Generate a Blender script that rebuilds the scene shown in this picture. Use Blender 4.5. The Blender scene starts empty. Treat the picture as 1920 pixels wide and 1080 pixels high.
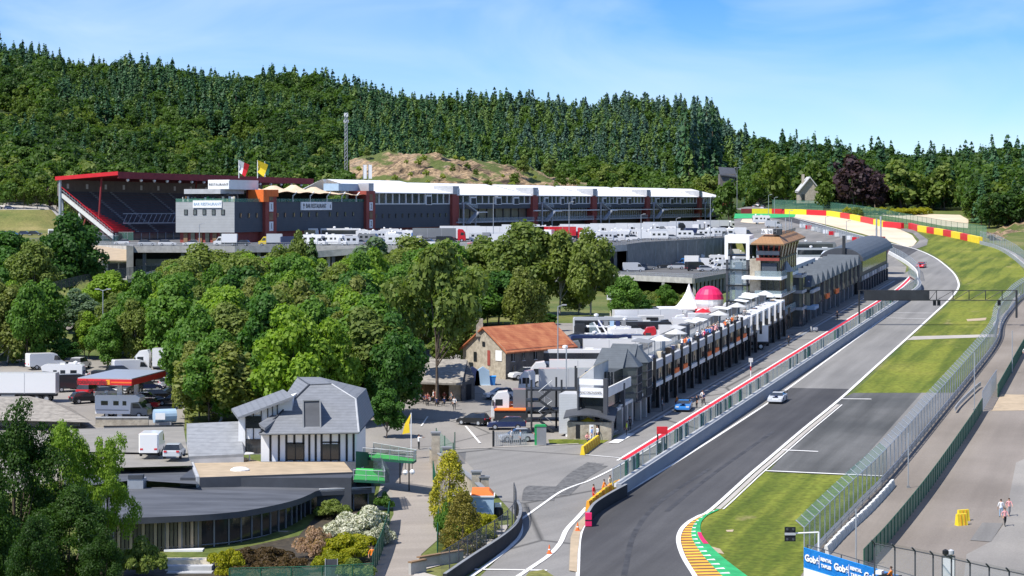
import bpy, bmesh, math, random
import numpy as np
from mathutils import Vector, Matrix
R = math.radians
# ------------------------------------------------------------------ camera, sky, sun, exposure
F, HY, CX, CZ = 4160.0, 400.0, 960.0, 60.0     # focal length and horizon row for a 1920 wide frame, camera height
scn = bpy.context.scene
col = scn.collection
cam = bpy.data.objects.new('camera', bpy.data.cameras.new('camera'))
col.objects.link(cam); scn.camera = cam
cam.location = (0, 0, CZ); cam.rotation_euler = (R(90), 0, 0)
cam.data.sensor_width = 36; cam.data.lens = F/1920*36; cam.data.shift_y = -(540-HY)/1920
cam.data.clip_start = 1; cam.data.clip_end = 8000
SUN = Vector((-0.46, -0.33, 0.82)).normalized()
sun_el = math.asin(SUN.z); sun_az = math.atan2(SUN.x, SUN.y)
ld = bpy.data.lights.new('sun', 'SUN'); ld.energy = 4.6; ld.angle = R(0.53); ld.color = (1.0, 0.955, 0.89)
lo = bpy.data.objects.new('sun', ld); col.objects.link(lo)
lo.rotation_euler = (-SUN).to_track_quat('-Z', 'Y').to_euler()
w = bpy.data.worlds.new('World'); scn.world = w; w.use_nodes = True
nt = w.node_tree; nt.nodes.clear()
def N(nt, t, **k):
    n = nt.nodes.new(t)
    for a, b in k.items():
        if a.startswith('i_'):
            n.inputs[a[2:].replace('_', ' ')].default_value = b
        else: setattr(n, a, b)
    return n
sky = N(nt, 'ShaderNodeTexSky', sky_type='NISHITA', sun_disc=False, sun_elevation=sun_el, sun_rotation=sun_az,
        altitude=400, air_density=0.75, dust_density=0.0, ozone_density=5.0)
tc = N(nt, 'ShaderNodeTexCoord'); mp = N(nt, 'ShaderNodeMapping'); mp.inputs['Scale'].default_value = (3.2, 1, 8.5)
mp.inputs['Rotation'].default_value = (0, R(24), 0)
no = N(nt, 'ShaderNodeTexNoise', i_Scale=1.9, i_Detail=6.0, i_Roughness=0.5, i_Distortion=0.9)
rp = N(nt, 'ShaderNodeMapRange'); rp.inputs['From Min'].default_value = 0.36; rp.inputs['From Max'].default_value = 0.72
rp.inputs['To Max'].default_value = 0.62
hs = N(nt, 'ShaderNodeHueSaturation', i_Hue=0.512, i_Saturation=1.38, i_Value=0.80)
mx = N(nt, 'ShaderNodeMix', data_type='RGBA'); mx.inputs['B'].default_value = (4.1, 5.1, 6.9, 1)
bg = N(nt, 'ShaderNodeBackground', i_Strength=0.13); ow = N(nt, 'ShaderNodeOutputWorld')
L = nt.links.new
L(tc.outputs['Generated'], mp.inputs['Vector']); L(mp.outputs['Vector'], no.inputs['Vector']); L(no.outputs['Fac'], rp.inputs['Value'])
L(sky.outputs['Color'], hs.inputs['Color']); L(hs.outputs['Color'], mx.inputs['A']); L(rp.outputs['Result'], mx.inputs['Factor'])
L(mx.outputs['Result'], bg.inputs['Color']); L(bg.outputs['Background'], ow.inputs['Surface'])
scn.view_settings.view_transform = 'Standard'; scn.view_settings.look = 'None'
scn.view_settings.exposure = 0.52; scn.view_settings.gamma = 1.0; scn.view_settings.use_curve_mapping = False
scn.render.engine = 'CYCLES'
scn.cycles.max_bounces = 5; scn.cycles.transparent_max_bounces = 12

# ------------------------------------------------------------------ where things stand
# the valley floor is one evenly rising slope; at(px, py) is the point of it seen in that pixel of the 1920x1080 photo
def zp(Y): return CZ - (162000 - 196*Y)/F
def at(px, py, h=0.0):
    D = 162000/(py-204.0)
    return Vector(((px-CX)/F*D, D, zp(D)+h))
def atz(px, py, z):
    D = (CZ-z)*F/(py-HY)
    return Vector(((px-CX)/F*D, D, z))
def atd(px, py, D): return Vector(((px-CX)/F*D, D, CZ-(py-HY)/F*D))
def deckz(Y): return 47.83 + .0068*Y
def dk(px, py):
    D = 50640/(py-371.7)
    return Vector(((px-CX)/F*D, D, deckz(D)))
# frame of the old pit row: s metres along it, t metres towards the track, h above the ground
PD = Vector((.292, .956, 0)); PN = Vector((.956, -.292, 0)); P0 = Vector((12.2, 259.6, 0))
def pit(s, t, h):
    p = P0 + PD*s + PN*t; p.z = zp(p.y) + h
    return p
PITROT = math.atan2(PD.y, PD.x)
# frame of the grand prix building
FD = Vector((.327, .945, 0)); FN = Vector((.945, -.327, 0)); F0 = Vector((-75, 600, 0))
def gp(s, t, h):
    p = F0 + FD*s + FN*t; p.z = 53.1 + .0048*s + h
    return p
def smooth(a, b, x):
    t = np.clip((x-a)/(b-a), 0, 1); return t*t*(3-2*t)
SKY_PX = np.array([-1500, -200, 0, 80, 150, 250, 400, 560, 640, 760, 860, 1000, 1200, 1338, 1362, 1450, 1560, 1700, 1800, 1920, 2200, 3500])
SKY_Y = np.array([60, 70, 88, 92, 120, 130, 138, 146, 160, 178, 195, 194, 194, 200, 240, 268, 280, 292, 288, 280, 270, 240])
def terrain(X, Y):
    X = np.asarray(X, float); Y = np.asarray(Y, float)
    px = CX + X/np.maximum(Y, 60)*F
    right = zp(np.minimum(Y, 860)) + np.maximum(Y-860, 0)*.008
    lo_ = np.interp(Y, [0, 400, 416, 512, 650, 735, 1150, 3000], [zp(0), zp(400), 40.3, 40.6, 42.5, 50.0, 54.6, 56])
    hi_ = np.interp(Y, [0, 400, 416, 512, 545, 1150, 3000], [zp(0), zp(400), 40.3, 40.6, 49.0, 54.6, 56])
    kk = smooth(-.190, -.180, X/np.maximum(Y, 60)); left = lo_*kk + hi_*(1-kk)
    left = np.where(Y < 400, zp(Y), left)
    xl = np.interp(Y, [250, 400, 470, 513, 640, 830, 1150, 3000], [-15, 26, 46, 61, 76, 90, 130, 340])
    u_ = X/np.maximum(Y, 60)
    left = left + (1-smooth(-.2065, -.199, u_))*np.interp(Y, [640, 700, 800, 815, 845, 900, 1000], [0, .5, 2.1, 2.6, 9.6, 9.6, 0])
    f = smooth(-9, 0, X-xl)
    z = left*(1-f) + right*f
    # wooded hills
    y0 = np.interp(px, [0, 600, 1300, 1400, 1500, 1950], [860, 930, 1120, 980, 900, 850])
    yt = np.interp(px, [0, 1200, 1450, 1950], [1520, 1540, 1300, 1180])
    sk = np.interp(px, SKY_PX, SKY_Y)
    top = CZ + (HY-sk)/F*yt - 15
    k = np.clip((Y-y0)/(yt-y0), 0, 1); k = k*(.55+.45*k)
    z = z + np.maximum(top-z, 0)*k
    z = z + np.where(Y > yt, -(Y-yt)*.02, 0)
    return z
def tz(X, Y): return float(terrain(X, Y))
def tr(px, D): X = (px-CX)/F*D; return Vector((X, D, tz(X, D)))

# ------------------------------------------------------------------ materials
MATS = {}
def mat(name, c, rough=.75, var=.12, scale=.6, metal=0.0, bump=0.0, c2=None, stretch=None, coat=0.0, detail=5.0, spec=.4):
    if name in MATS: return MATS[name]
    m = bpy.data.materials.new(name); m.use_nodes = True; t = m.node_tree; b = t.nodes['Principled BSDF']
    b.inputs['Roughness'].default_value = rough; b.inputs['Metallic'].default_value = metal
    b.inputs['Coat Weight'].default_value = coat; b.inputs['Specular IOR Level'].default_value = spec
    c = tuple(c)
    if var > 0 or c2:
        tcn = N(t, 'ShaderNodeTexCoord'); ns = N(t, 'ShaderNodeTexNoise', i_Scale=scale, i_Detail=detail, i_Roughness=.6)
        mpn = N(t, 'ShaderNodeMapping')
        if stretch: mpn.inputs['Scale'].default_value = stretch
        t.links.new(tcn.outputs['Object'], mpn.inputs['Vector']); t.links.new(mpn.outputs['Vector'], ns.inputs['Vector'])
        r = N(t, 'ShaderNodeValToRGB')
        a = c2 if c2 else tuple(x*(1+var) for x in c); d = tuple(x*(1-var) for x in c) if not c2 else c
        r.color_ramp.elements[0].position = .35; r.color_ramp.elements[0].color = (*d[:3], 1)
        r.color_ramp.elements[1].position = .65; r.color_ramp.elements[1].color = (*a[:3], 1)
        t.links.new(ns.outputs['Fac'], r.inputs['Fac']); t.links.new(r.outputs['Color'], b.inputs['Base Color'])
        if bump > 0:
            bn = N(t, 'ShaderNodeBump', i_Strength=bump, i_Distance=.1)
            t.links.new(ns.outputs['Fac'], bn.inputs['Height']); t.links.new(bn.outputs['Normal'], b.inputs['Normal'])
    else: b.inputs['Base Color'].default_value = (*c[:3], 1)
    MATS[name] = m; return m
def glass(name, c, rough=.12):
    m = mat(name, c, rough=rough, var=.35, scale=.35, spec=.8); return m
def meshmat(name, c, fac):
    m = bpy.data.materials.new(name); m.use_nodes = True; t = m.node_tree; b = t.nodes['Principled BSDF']
    b.inputs['Base Color'].default_value = (*c, 1); b.inputs['Roughness'].default_value = .6
    o = t.nodes['Material Output']; tr_ = N(t, 'ShaderNodeBsdfTransparent'); mi = N(t, 'ShaderNodeMixShader'); mi.inputs[0].default_value = fac
    t.links.new(tr_.outputs[0], mi.inputs[1]); t.links.new(b.outputs[0], mi.inputs[2]); t.links.new(mi.outputs[0], o.inputs['Surface'])
    MATS[name] = m; return m
def leafmat(name, c1, c2, trans=.42):
    m = bpy.data.materials.new(name); m.use_nodes = True; t = m.node_tree; t.nodes.clear()
    oi = N(t, 'ShaderNodeObjectInfo'); ge = N(t, 'ShaderNodeNewGeometry')
    mixc = N(t, 'ShaderNodeMix', data_type='RGBA'); mixc.inputs['A'].default_value = (*c1, 1); mixc.inputs['B'].default_value = (*c2, 1)
    add = N(t, 'ShaderNodeMath', operation='MULTIPLY_ADD'); add.inputs[1].default_value = .55; 
    m2 = N(t, 'ShaderNodeMath', operation='MULTIPLY'); m2.inputs[1].default_value = .45
    t.links.new(oi.outputs['Random'], m2.inputs[0]); t.links.new(ge.outputs['Random Per Island'], add.inputs[0]); t.links.new(m2.outputs[0], add.inputs[2])
    t.links.new(add.outputs[0], mixc.inputs['Factor'])
    d = N(t, 'ShaderNodeBsdfPrincipled'); d.inputs['Roughness'].default_value = .55; d.inputs['Specular IOR Level'].default_value = .25
    tl = N(t, 'ShaderNodeBsdfTranslucent'); ms = N(t, 'ShaderNodeMixShader'); ms.inputs[0].default_value = trans
    br = N(t, 'ShaderNodeMix', data_type='RGBA', blend_type='MULTIPLY'); br.inputs['Factor'].default_value = 1; br.inputs['B'].default_value = (1.15, 1.25, .6, 1)
    t.links.new(mixc.outputs['Result'], d.inputs['Base Color']); t.links.new(mixc.outputs['Result'], br.inputs['A']); t.links.new(br.outputs['Result'], tl.inputs['Color'])
    o = N(t, 'ShaderNodeOutputMaterial'); t.links.new(d.outputs[0], ms.inputs[1]); t.links.new(tl.outputs[0], ms.inputs[2]); t.links.new(ms.outputs[0], o.inputs['Surface'])
    MATS[name] = m; return m
M = MATS
for nm, c, kw in [
    ('white', (.80, .80, .79), dict(var=.04, rough=.5)), ('offwhite', (.66, .66, .63), dict(var=.08)), ('cream', (.62, .55, .42), {}),
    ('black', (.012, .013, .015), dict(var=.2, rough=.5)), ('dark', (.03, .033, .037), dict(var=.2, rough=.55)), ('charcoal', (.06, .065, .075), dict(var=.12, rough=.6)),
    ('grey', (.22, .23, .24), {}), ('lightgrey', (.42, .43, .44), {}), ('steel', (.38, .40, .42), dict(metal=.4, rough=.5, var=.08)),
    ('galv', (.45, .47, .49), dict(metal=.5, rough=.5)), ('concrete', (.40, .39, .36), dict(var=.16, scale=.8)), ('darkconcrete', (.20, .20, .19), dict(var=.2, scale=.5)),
    ('red', (.62, .02, .03), dict(var=.08, rough=.45)), ('darkred', (.22, .025, .03), dict(var=.12)), ('pinkred', (.75, .02, .12), dict(var=.05, rough=.5)),
    ('maroon', (.28, .06, .045), dict(var=.12)), ('orange', (.80, .17, .03), dict(var=.08)), ('kiosk_green', (.36, .44, .43), dict(var=.06)), ('curtain', (.13, .115, .075), dict(var=.25)), ('yellow', (.85, .62, .03), dict(var=.06, rough=.5)),
    ('amber', (.80, .36, .03), dict(var=.1)), ('green', (.02, .30, .09), dict(var=.1)), ('brightgreen', (.05, .45, .08), dict(var=.12)), ('darkgreen', (.01, .09, .05), dict(var=.15)),
    ('blue', (.03, .18, .50), dict(var=.08)), ('sky_blue', (.02, .32, .80), dict(var=.05)), ('navy', (.02, .035, .11), dict(var=.1)), ('paleblue', (.32, .45, .58), dict(var=.06)),
    ('silver', (.50, .52, .54), dict(metal=.5, rough=.35, var=.03)), ('tan', (.42, .33, .22), dict(var=.12)), ('copper_roof', (.45, .22, .09), dict(var=.15)),
    ('wood', (.24, .15, .08), dict(var=.2)), ('rubber', (.022, .022, .024), dict(var=.2, rough=.8)), ('slate', (.19, .20, .215), dict(var=.10, scale=1.2, detail=9., rough=.6)),
    ('slate_dark', (.085, .10, .115), dict(var=.12, scale=1.2, detail=9., rough=.6)), ('slate_light', (.27, .28, .29), dict(var=.13, scale=1.2, detail=9., rough=.6)), ('felt', (.085, .09, .10), dict(var=.28, scale=.35, stretch=(.4, 1.5, 1), rough=.7)),
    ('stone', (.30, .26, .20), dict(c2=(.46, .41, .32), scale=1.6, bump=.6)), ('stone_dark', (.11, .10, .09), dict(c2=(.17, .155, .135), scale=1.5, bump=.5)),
    ('tile_orange', (.34, .095, .04), dict(c2=(.52, .20, .085), scale=.6, detail=9.)), ('thatch_grey', (.22, .20, .17), dict(c2=(.36, .33, .28), scale=1.5)),
    ('seat_dark', (.12, .05, .05), dict(var=.25)), ('cladding', (.075, .085, .10), dict(var=.06)), ('cladding_light', (.36, .37, .37), dict(var=.05)),
    ('skin', (.50, .28, .19), dict(var=0)), ('hair', (.05, .03, .02), dict(var=0)), ('bark', (.13, .10, .075), dict(var=.3, scale=3)), ('pale_bark', (.36, .34, .30), dict(var=.3, scale=3)),
    ('membrane', (.50, .50, .49), dict(var=.08)), ('sand_fabric', (.62, .48, .33), dict(var=.06)), ('kerb_yellow', (.80, .42, .04), dict(var=.14)), ('kerb_brown', (.20, .09, .04), dict(var=.2)),
    ('line_white', (.72, .71, .68), dict(var=.10, scale=.7)), ('kerb_green', (.03, .36, .12), dict(var=.2)),
    ]: mat(nm, c, **kw)
glass('window_dark', (.02, .024, .028)); glass('window_mid', (.07, .08, .085)); glass('window_warm', (.16, .14, .10), .3)
glass('car_glass', (.025, .03, .035), .08)
for nm in ('white', 'silver', 'dark', 'navy', 'red', 'blue', 'grey', 'yellow', 'black'):
    k = mat('paint_'+nm, MATS[nm].node_tree.nodes['Color Ramp'].color_ramp.elements[0].color[:3], rough=.35, var=.0, coat=.6)
meshmat('mesh_grey', (.34, .40, .43), .30); meshmat('mesh_green', (.10, .26, .19), .42); meshmat('mesh_dark', (.05, .07, .07), .45); meshmat('mesh_thin', (.30, .33, .34), .2)
meshmat('windbreak', (.012, .11, .065), .93); meshmat('glass_clear', (.35, .45, .48), .35)
for nm in ('slate', 'slate_dark', 'slate_light', 'tile_orange', 'thatch_grey'):
    t_ = MATS[nm].node_tree; b_ = t_.nodes['Principled BSDF']; src = b_.inputs['Base Color'].links[0].from_socket; tc_ = N(t_, 'ShaderNodeTexCoord'); wv_ = N(t_, 'ShaderNodeTexWave', wave_type='BANDS', bands_direction='Z', wave_profile='SAW', i_Scale=1.3, i_Distortion=.8); t_.links.new(tc_.outputs['Object'], wv_.inputs['Vector'])
    rp_ = N(t_, 'ShaderNodeValToRGB'); rp_.color_ramp.elements[0].color = (.78, .78, .78, 1); rp_.color_ramp.elements[1].position = .35; mm_ = N(t_, 'ShaderNodeMix', data_type='RGBA', blend_type='MULTIPLY'); mm_.inputs['Factor'].default_value = 1.; t_.links.new(wv_.outputs['Fac'], rp_.inputs['Fac']); t_.links.new(src, mm_.inputs['A']); t_.links.new(rp_.outputs['Color'], mm_.inputs['B']); t_.links.new(mm_.outputs['Result'], b_.inputs['Base Color'])
# surfaces with a look of their own
def surf(name, fn):
    m = bpy.data.materials.new(name); m.use_nodes = True; t = m.node_tree; b = t.nodes['Principled BSDF']; b.inputs['Roughness'].default_value = .85
    b.inputs['Specular IOR Level'].default_value = .2
    tcn = N(t, 'ShaderNodeTexCoord'); fn(t, b, tcn.outputs['Object']); MATS[name] = m; return m
def noise(t, v, scale, detail=5., stretch=None, rot=0, rough=.55, dist=0.):
    n = N(t, 'ShaderNodeTexNoise', i_Scale=scale, i_Detail=detail, i_Roughness=rough, i_Distortion=dist)
    p = N(t, 'ShaderNodeMapping', vector_type='TEXTURE' if False else 'POINT'); p.inputs['Rotation'].default_value = (0, 0, rot)
    if rot:
        p2 = N(t, 'ShaderNodeMapping'); p2.inputs['Scale'].default_value = stretch or (1, 1, 1)
        t.links.new(v, p.inputs['Vector']); t.links.new(p.outputs['Vector'], p2.inputs['Vector']); t.links.new(p2.outputs['Vector'], n.inputs['Vector'])
    else:
        p.inputs['Scale'].default_value = stretch or (1, 1, 1)
        t.links.new(v, p.inputs['Vector']); t.links.new(p.outputs['Vector'], n.inputs['Vector'])
    return n.outputs['Fac']
def ramp(t, f, stops):
    r = N(t, 'ShaderNodeValToRGB'); e = r.color_ramp.elements
    e[0].position = stops[0][0]; e[0].color = (*stops[0][1], 1); e[1].position = stops[-1][0]; e[1].color = (*stops[-1][1], 1)
    for p, c in stops[1:-1]: x = e.new(p); x.color = (*c, 1)
    t.links.new(f, r.inputs['Fac']); return r.outputs['Color']
def mixc(t, a, b, f, mode='MIX'):
    m = N(t, 'ShaderNodeMix', data_type='RGBA', blend_type=mode)
    for k, v in (('A', a), ('B', b), ('Factor', f)):
        if hasattr(v, 'links') or hasattr(v, 'is_linked'): t.links.new(v, m.inputs[k])
        else: m.inputs[k].default_value = v if k == 'Factor' else (*v, 1)
    return m.outputs['Result']
def grass_fn(c1, c2, c3, rot=0., stripes=True):
    def f(t, b, v):
        big = noise(t, v, .06, 4.); fine = noise(t, v, 1.6, 6.)
        c = ramp(t, big, [(.3, c1), (.55, c2), (.75, c3)])
        c = mixc(t, c, ramp(t, fine, [(.3, (.62, .62, .62)), (.7, (1.25, 1.25, 1.2))]), 1.0, 'MULTIPLY')
        if stripes:
            s = noise(t, v, .35, 3., (1, .04, 1), rot)
            c = mixc(t, c, ramp(t, s, [(.40, (.62, .70, .6)), (.58, (1.35, 1.25, 1.3))]), .9, 'MULTIPLY')
        d = noise(t, v, .16, 7., (1, .5, 1), rot); c = mixc(t, c, (.40, .30, .17), ramp(t, d, [(.66, (0, 0, 0)), (.78, (.75, .75, .75))]))
        t.links.new(c, b.inputs['Base Color'])
    return f
# rot turns the texture so that stripes run along the straight
surf('mown_grass', grass_fn((.110, .145, .018), (.145, .172, .022), (.20, .208, .04), R(17)))
surf('rough_grass', grass_fn((.07, .11, .025), (.13, .15, .04), (.22, .20, .08), 0, False))
surf('bank_grass', grass_fn((.10, .13, .03), (.20, .19, .06), (.30, .25, .10), 0, False))
def forest_floor(t, b, v):
    t.links.new(ramp(t, noise(t, v, .03, 5.), [(.35, (.03, .05, .018)), (.65, (.06, .085, .025))]), b.inputs['Base Color'])
surf('ground_cover', forest_floor)
def asphalt_fn(base, warm, rot, streak=.25, patch=.25, crack=.0):
    def f(t, b, v):
        s1 = noise(t, v, .5, 5., (1, .03, 1), rot); s2 = noise(t, v, .05, 5.); s3 = noise(t, v, 6., 3.)
        c = mixc(t, base, warm, ramp(t, s2, [(.35, (0, 0, 0)), (.65, (1, 1, 1))]))
        c = mixc(t, c, ramp(t, s1, [(.3, (1-streak,)*3), (.7, (1+streak,)*3)]), 1., 'MULTIPLY')
        c = mixc(t, c, ramp(t, s3, [(.3, (.9,)*3), (.7, (1.1,)*3)]), 1., 'MULTIPLY')
        if crack:
            vo = N(t, 'ShaderNodeTexVoronoi', feature='DISTANCE_TO_EDGE', i_Scale=crack); t.links.new(v, vo.inputs['Vector'])
            c = mixc(t, c, (.045, .045, .043), ramp(t, vo.outputs['Distance'], [(.0, (.8, .8, .8)), (.012, (0, 0, 0))]))
        t.links.new(c, b.inputs['Base Color'])
    return f
surf('track_dark', asphalt_fn((.058, .058, .061), (.080, .079, .080), R(17), .24))
surf('track_light', asphalt_fn((.19, .186, .176), (.225, .218, .205), R(17), .16))
surf('apron', asphalt_fn((.19, .185, .175), (.245, .235, .22), R(35), .10, crack=.03))
surf('paddock_tarmac', asphalt_fn((.23, .215, .195), (.30, .28, .25), 0, .06, crack=.05))
surf('runoff_dark', asphalt_fn((.075, .077, .075), (.13, .13, .125), R(17), .28))
surf('runoff_light', asphalt_fn((.17, .165, .155), (.22, .21, .195), R(17), .2))
surf('side_road', asphalt_fn((.19, .165, .14), (.245, .215, .185), R(17), .10))
surf('side_road_grey', asphalt_fn((.20, .19, .175), (.30, .28, .25), R(17), .08))
surf('deck_tarmac', asphalt_fn((.10, .10, .10), (.14, .14, .138), 0, .1))
surf('path_tarmac', asphalt_fn((.25, .22, .19), (.31, .275, .24), R(80), .10))
surf('gravel', asphalt_fn((.56, .46, .33), (.66, .56, .42), 0, .05))
surf('pale_concrete', asphalt_fn((.38, .35, .31), (.46, .43, .39), 0, .06))
def rock_fn(t, b, v):
    a = noise(t, v, .16, 8., (1.6, .3, .8), R(25), .62, .8); g = noise(t, v, .7, 6., None, 0, .6)
    c = ramp(t, a, [(.34, (.06, .045, .03)), (.44, (.27, .19, .115)), (.54, (.44, .31, .18)), (.66, (.22, .175, .13))])
    c = mixc(t, c, ramp(t, g, [(.35, (.45,)*3), (.65, (1.25,)*3)]), 1., 'MULTIPLY')
    gr = noise(t, v, .07, 5.); c = mixc(t, c, (.09, .12, .03), ramp(t, gr, [(.50, (0, 0, 0)), (.57, (.95, .95, .95))]))
    t.links.new(c, b.inputs['Base Color'])
    bn = N(t, 'ShaderNodeBump', i_Strength=1., i_Distance=2.); t.links.new(a, bn.inputs['Height']); t.links.new(bn.outputs['Normal'], b.inputs['Normal'])
surf('rock', rock_fn)
def boards_fn(c, sc, ax=2, amt=.25):
    def f(t, b, v):
        wv = N(t, 'ShaderNodeTexWave', wave_type='BANDS', bands_direction='XYZ'[ax], wave_profile='SAW', i_Scale=sc); t.links.new(v, wv.inputs['Vector'])
        t.links.new(mixc(t, mixc(t, c, ramp(t, wv.outputs['Fac'], [(.0, (1-amt,)*3), (.12, (1.,)*3)]), 1., 'MULTIPLY'), ramp(t, noise(t, v, .4), [(.3, (.92,)*3), (.7, (1.06,)*3)]), 1., 'MULTIPLY'), b.inputs['Base Color'])
        b.inputs['Roughness'].default_value = .6
    return f
surf('boards_sunlit', boards_fn((.37, .38, .38), .42)); surf('boards_shaded', boards_fn((.075, .085, .10), .42)); surf('shutter', boards_fn((.46, .48, .49), 1.6, 2, .5))
surf('copper_seam', boards_fn((.34, .19, .095), .55, 0, .4)); surf('blinds', boards_fn((.085, .10, .12), 1.2, 2, .4))
# ------------------------------------------------------------------ mesh helpers
class MB:
    """collects shapes, then links them as ONE mesh object"""
    def __init__(s): s.v = []; s.f = []; s.m = []; s.mats = []
    def mi(s, m):
        if isinstance(m, str): m = MATS[m]
        if m not in s.mats: s.mats.append(m)
        return s.mats.index(m)
    def add(s, vs, fs, m='grey'):
        o = len(s.v); s.v += [tuple(v) for v in vs]; k = s.mi(m)
        for f in fs: s.f.append([i+o for i in f]); s.m.append(k)
        return s
    def hexa(s, p, m='grey'):   # 4 bottom + 4 top points, same winding
        return s.add(p, [(3, 2, 1, 0), (4, 5, 6, 7), (0, 1, 5, 4), (1, 2, 6, 5), (2, 3, 7, 6), (3, 0, 4, 7)], m)
    def box(s, x0, x1, y0, y1, z0, z1, m='grey', fr=None):
        p = [(x0, y0, z0), (x1, y0, z0), (x1, y1, z0), (x0, y1, z0), (x0, y0, z1), (x1, y0, z1), (x1, y1, z1), (x0, y1, z1)]
        if fr: p = [fr(*q) for q in p]
        return s.hexa(p, m)
    def prism(s, poly, z0, z1, m='grey', fr=None):
        n = len(poly); P = [(x, y, z0) for x, y in poly] + [(x, y, z1) for x, y in poly]
        if fr: P = [fr(*q) for q in P]
        return s.add(P, [tuple(range(n))[::-1], tuple(range(n, 2*n))] + [(i, (i+1) % n, (i+1) % n+n, i+n) for i in range(n)], m)
    def extr(s, poly, y0, y1, m='grey', fr=None, inset=0.0):   # side profile (x,z) pushed along y
        n = len(poly); cx = sum(p[0] for p in poly)/n; cz = sum(p[1] for p in poly)/n
        rows = [(y0, 1.)] if not inset else [(y0, 1-inset), (y0+(y1-y0)*.06, 1.), (y1-(y1-y0)*.06, 1.)]
        rows.append((y1, 1-inset))
        P = []
        for y, k in rows: P += [(cx+(x-cx)*k, y, cz+(z-cz)*k) for x, z in poly]
        if fr: P = [fr(*q) for q in P]
        fs = [tuple(range(n))[::-1], tuple(range(n*(len(rows)-1), n*len(rows)))]
        for r in range(len(rows)-1): fs += [(r*n+i, r*n+(i+1) % n, (r+1)*n+(i+1) % n, (r+1)*n+i) for i in range(n)]
        return s.add(P, fs, m)
    def quad(s, a, b, c, d, m='grey'): return s.add([a, b, c, d], [(0, 1, 2, 3)], m)
    def poly(s, pts, m='grey'): return s.add(pts, [tuple(range(len(pts)))], m)
    def tube(s, a, b, r, m='grey', n=6, r2=None):
        a = Vector(a); b = Vector(b); d = (b-a)
        if d.length < 1e-6: return s
        q = d.to_track_quat('Z', 'Y'); r2 = r if r2 is None else r2
        P = [a + q @ Vector((math.cos(2*math.pi*i/n)*r, math.sin(2*math.pi*i/n)*r, 0)) for i in range(n)]
        P += [b + q @ Vector((math.cos(2*math.pi*i/n)*r2, math.sin(2*math.pi*i/n)*r2, 0)) for i in range(n)]
        return s.add(P, [tuple(range(n))[::-1], tuple(range(n, 2*n))] + [(i, (i+1) % n, (i+1) % n+n, i+n) for i in range(n)], m)
    def path(s, pts, r, m='grey', n=6):
        for a, b in zip(pts, pts[1:]): s.tube(a, b, r, m, n)
        return s
    def beam(s, a, b, wd, ht, m='grey'):   # bar of square section whose top stays level
        a = Vector(a); b = Vector(b); d = (b-a).normalized(); side = d.cross(Vector((0, 0, 1)))
        side = Vector((1, 0, 0)) if side.length < .01 else side.normalized(); up = side.cross(d)
        p = []
        for k in (-1, 1):
            p += [a-side*wd/2+up*ht/2*k, a+side*wd/2+up*ht/2*k, b+side*wd/2+up*ht/2*k, b-side*wd/2+up*ht/2*k]
        return s.hexa(p, m)
    def lathe(s, prof, c, m='grey', n=14):
        P = []; k = len(prof)
        for r, z in prof: P += [(c[0]+r*math.cos(2*math.pi*i/n), c[1]+r*math.sin(2*math.pi*i/n), c[2]+z) for i in range(n)]
        fs = [(r*n+i, r*n+(i+1) % n, (r+1)*n+(i+1) % n, (r+1)*n+i) for r in range(k-1) for i in range(n)]
        return s.add(P, fs+[tuple(range(n))[::-1], tuple(range(n*(k-1), n*k))], m)
    def wheel(s, x, y, r, wd, fr=None):
        n = 14
        for y0, y1, rr, m in ((y-wd/2, y+wd/2, r, 'rubber'), (y-wd/2-.012, y+wd/2+.012, r*.58, 'silver')):
            P = [(x+rr*math.cos(2*math.pi*i/n), yy, r+rr*math.sin(2*math.pi*i/n)) for yy in (y0, y1) for i in range(n)]
            s.add(P, [tuple(range(n)), tuple(range(n, 2*n))[::-1]] + [(i+n, (i+1) % n+n, (i+1) % n, i) for i in range(n)], m)
        return s
    def build(s, name, parent=None, m=None, world=False, smooth_=False):
        me = bpy.data.meshes.new(name)
        V = s.v
        if parent is not None and world:
            im = xf(parent).inverted(); V = [im @ Vector(v) for v in V]
        me.from_pydata([tuple(v) for v in V], [], s.f)
        if m is not None:
            me.materials.append(MATS[m] if isinstance(m, str) else m)
        else:
            for k in s.mats: me.materials.append(k)
            me.polygons.foreach_set('material_index', s.m)
        bm = bmesh.new(); bm.from_mesh(me)
        big = [f for f in bm.faces if len(f.verts) > 4]
        if big: bmesh.ops.triangulate(bm, faces=big)
        bm.to_mesh(me); bm.free()
        if smooth_: me.polygons.foreach_set('use_smooth', [True]*len(me.polygons))
        me.update()
        o = bpy.data.objects.new(name, me); col.objects.link(o)
        if parent is not None: o.parent = parent
        return o
def xf(o): return (xf(o.parent) if o.parent else Matrix.Identity(4)) @ Matrix.Translation(o.location) @ o.rotation_euler.to_matrix().to_4x4() @ Matrix.Diagonal((*o.scale, 1))
def tag(o, label=None, cat=None, group=None, kind=None):
    if label: o['label'] = label
    if cat: o['category'] = cat
    if group: o['group'] = group
    if kind: o['kind'] = kind
    return o
def thing(name, label, cat, loc=(0, 0, 0), rz=0.0, group=None):
    o = bpy.data.objects.new(name, None); o.empty_display_size = .2; col.objects.link(o)
    o.location = loc; o.rotation_euler = (0, 0, rz); return tag(o, label, cat, group)
KIDS = {}
def kids(o):
    return [c for c in o.children]
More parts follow.
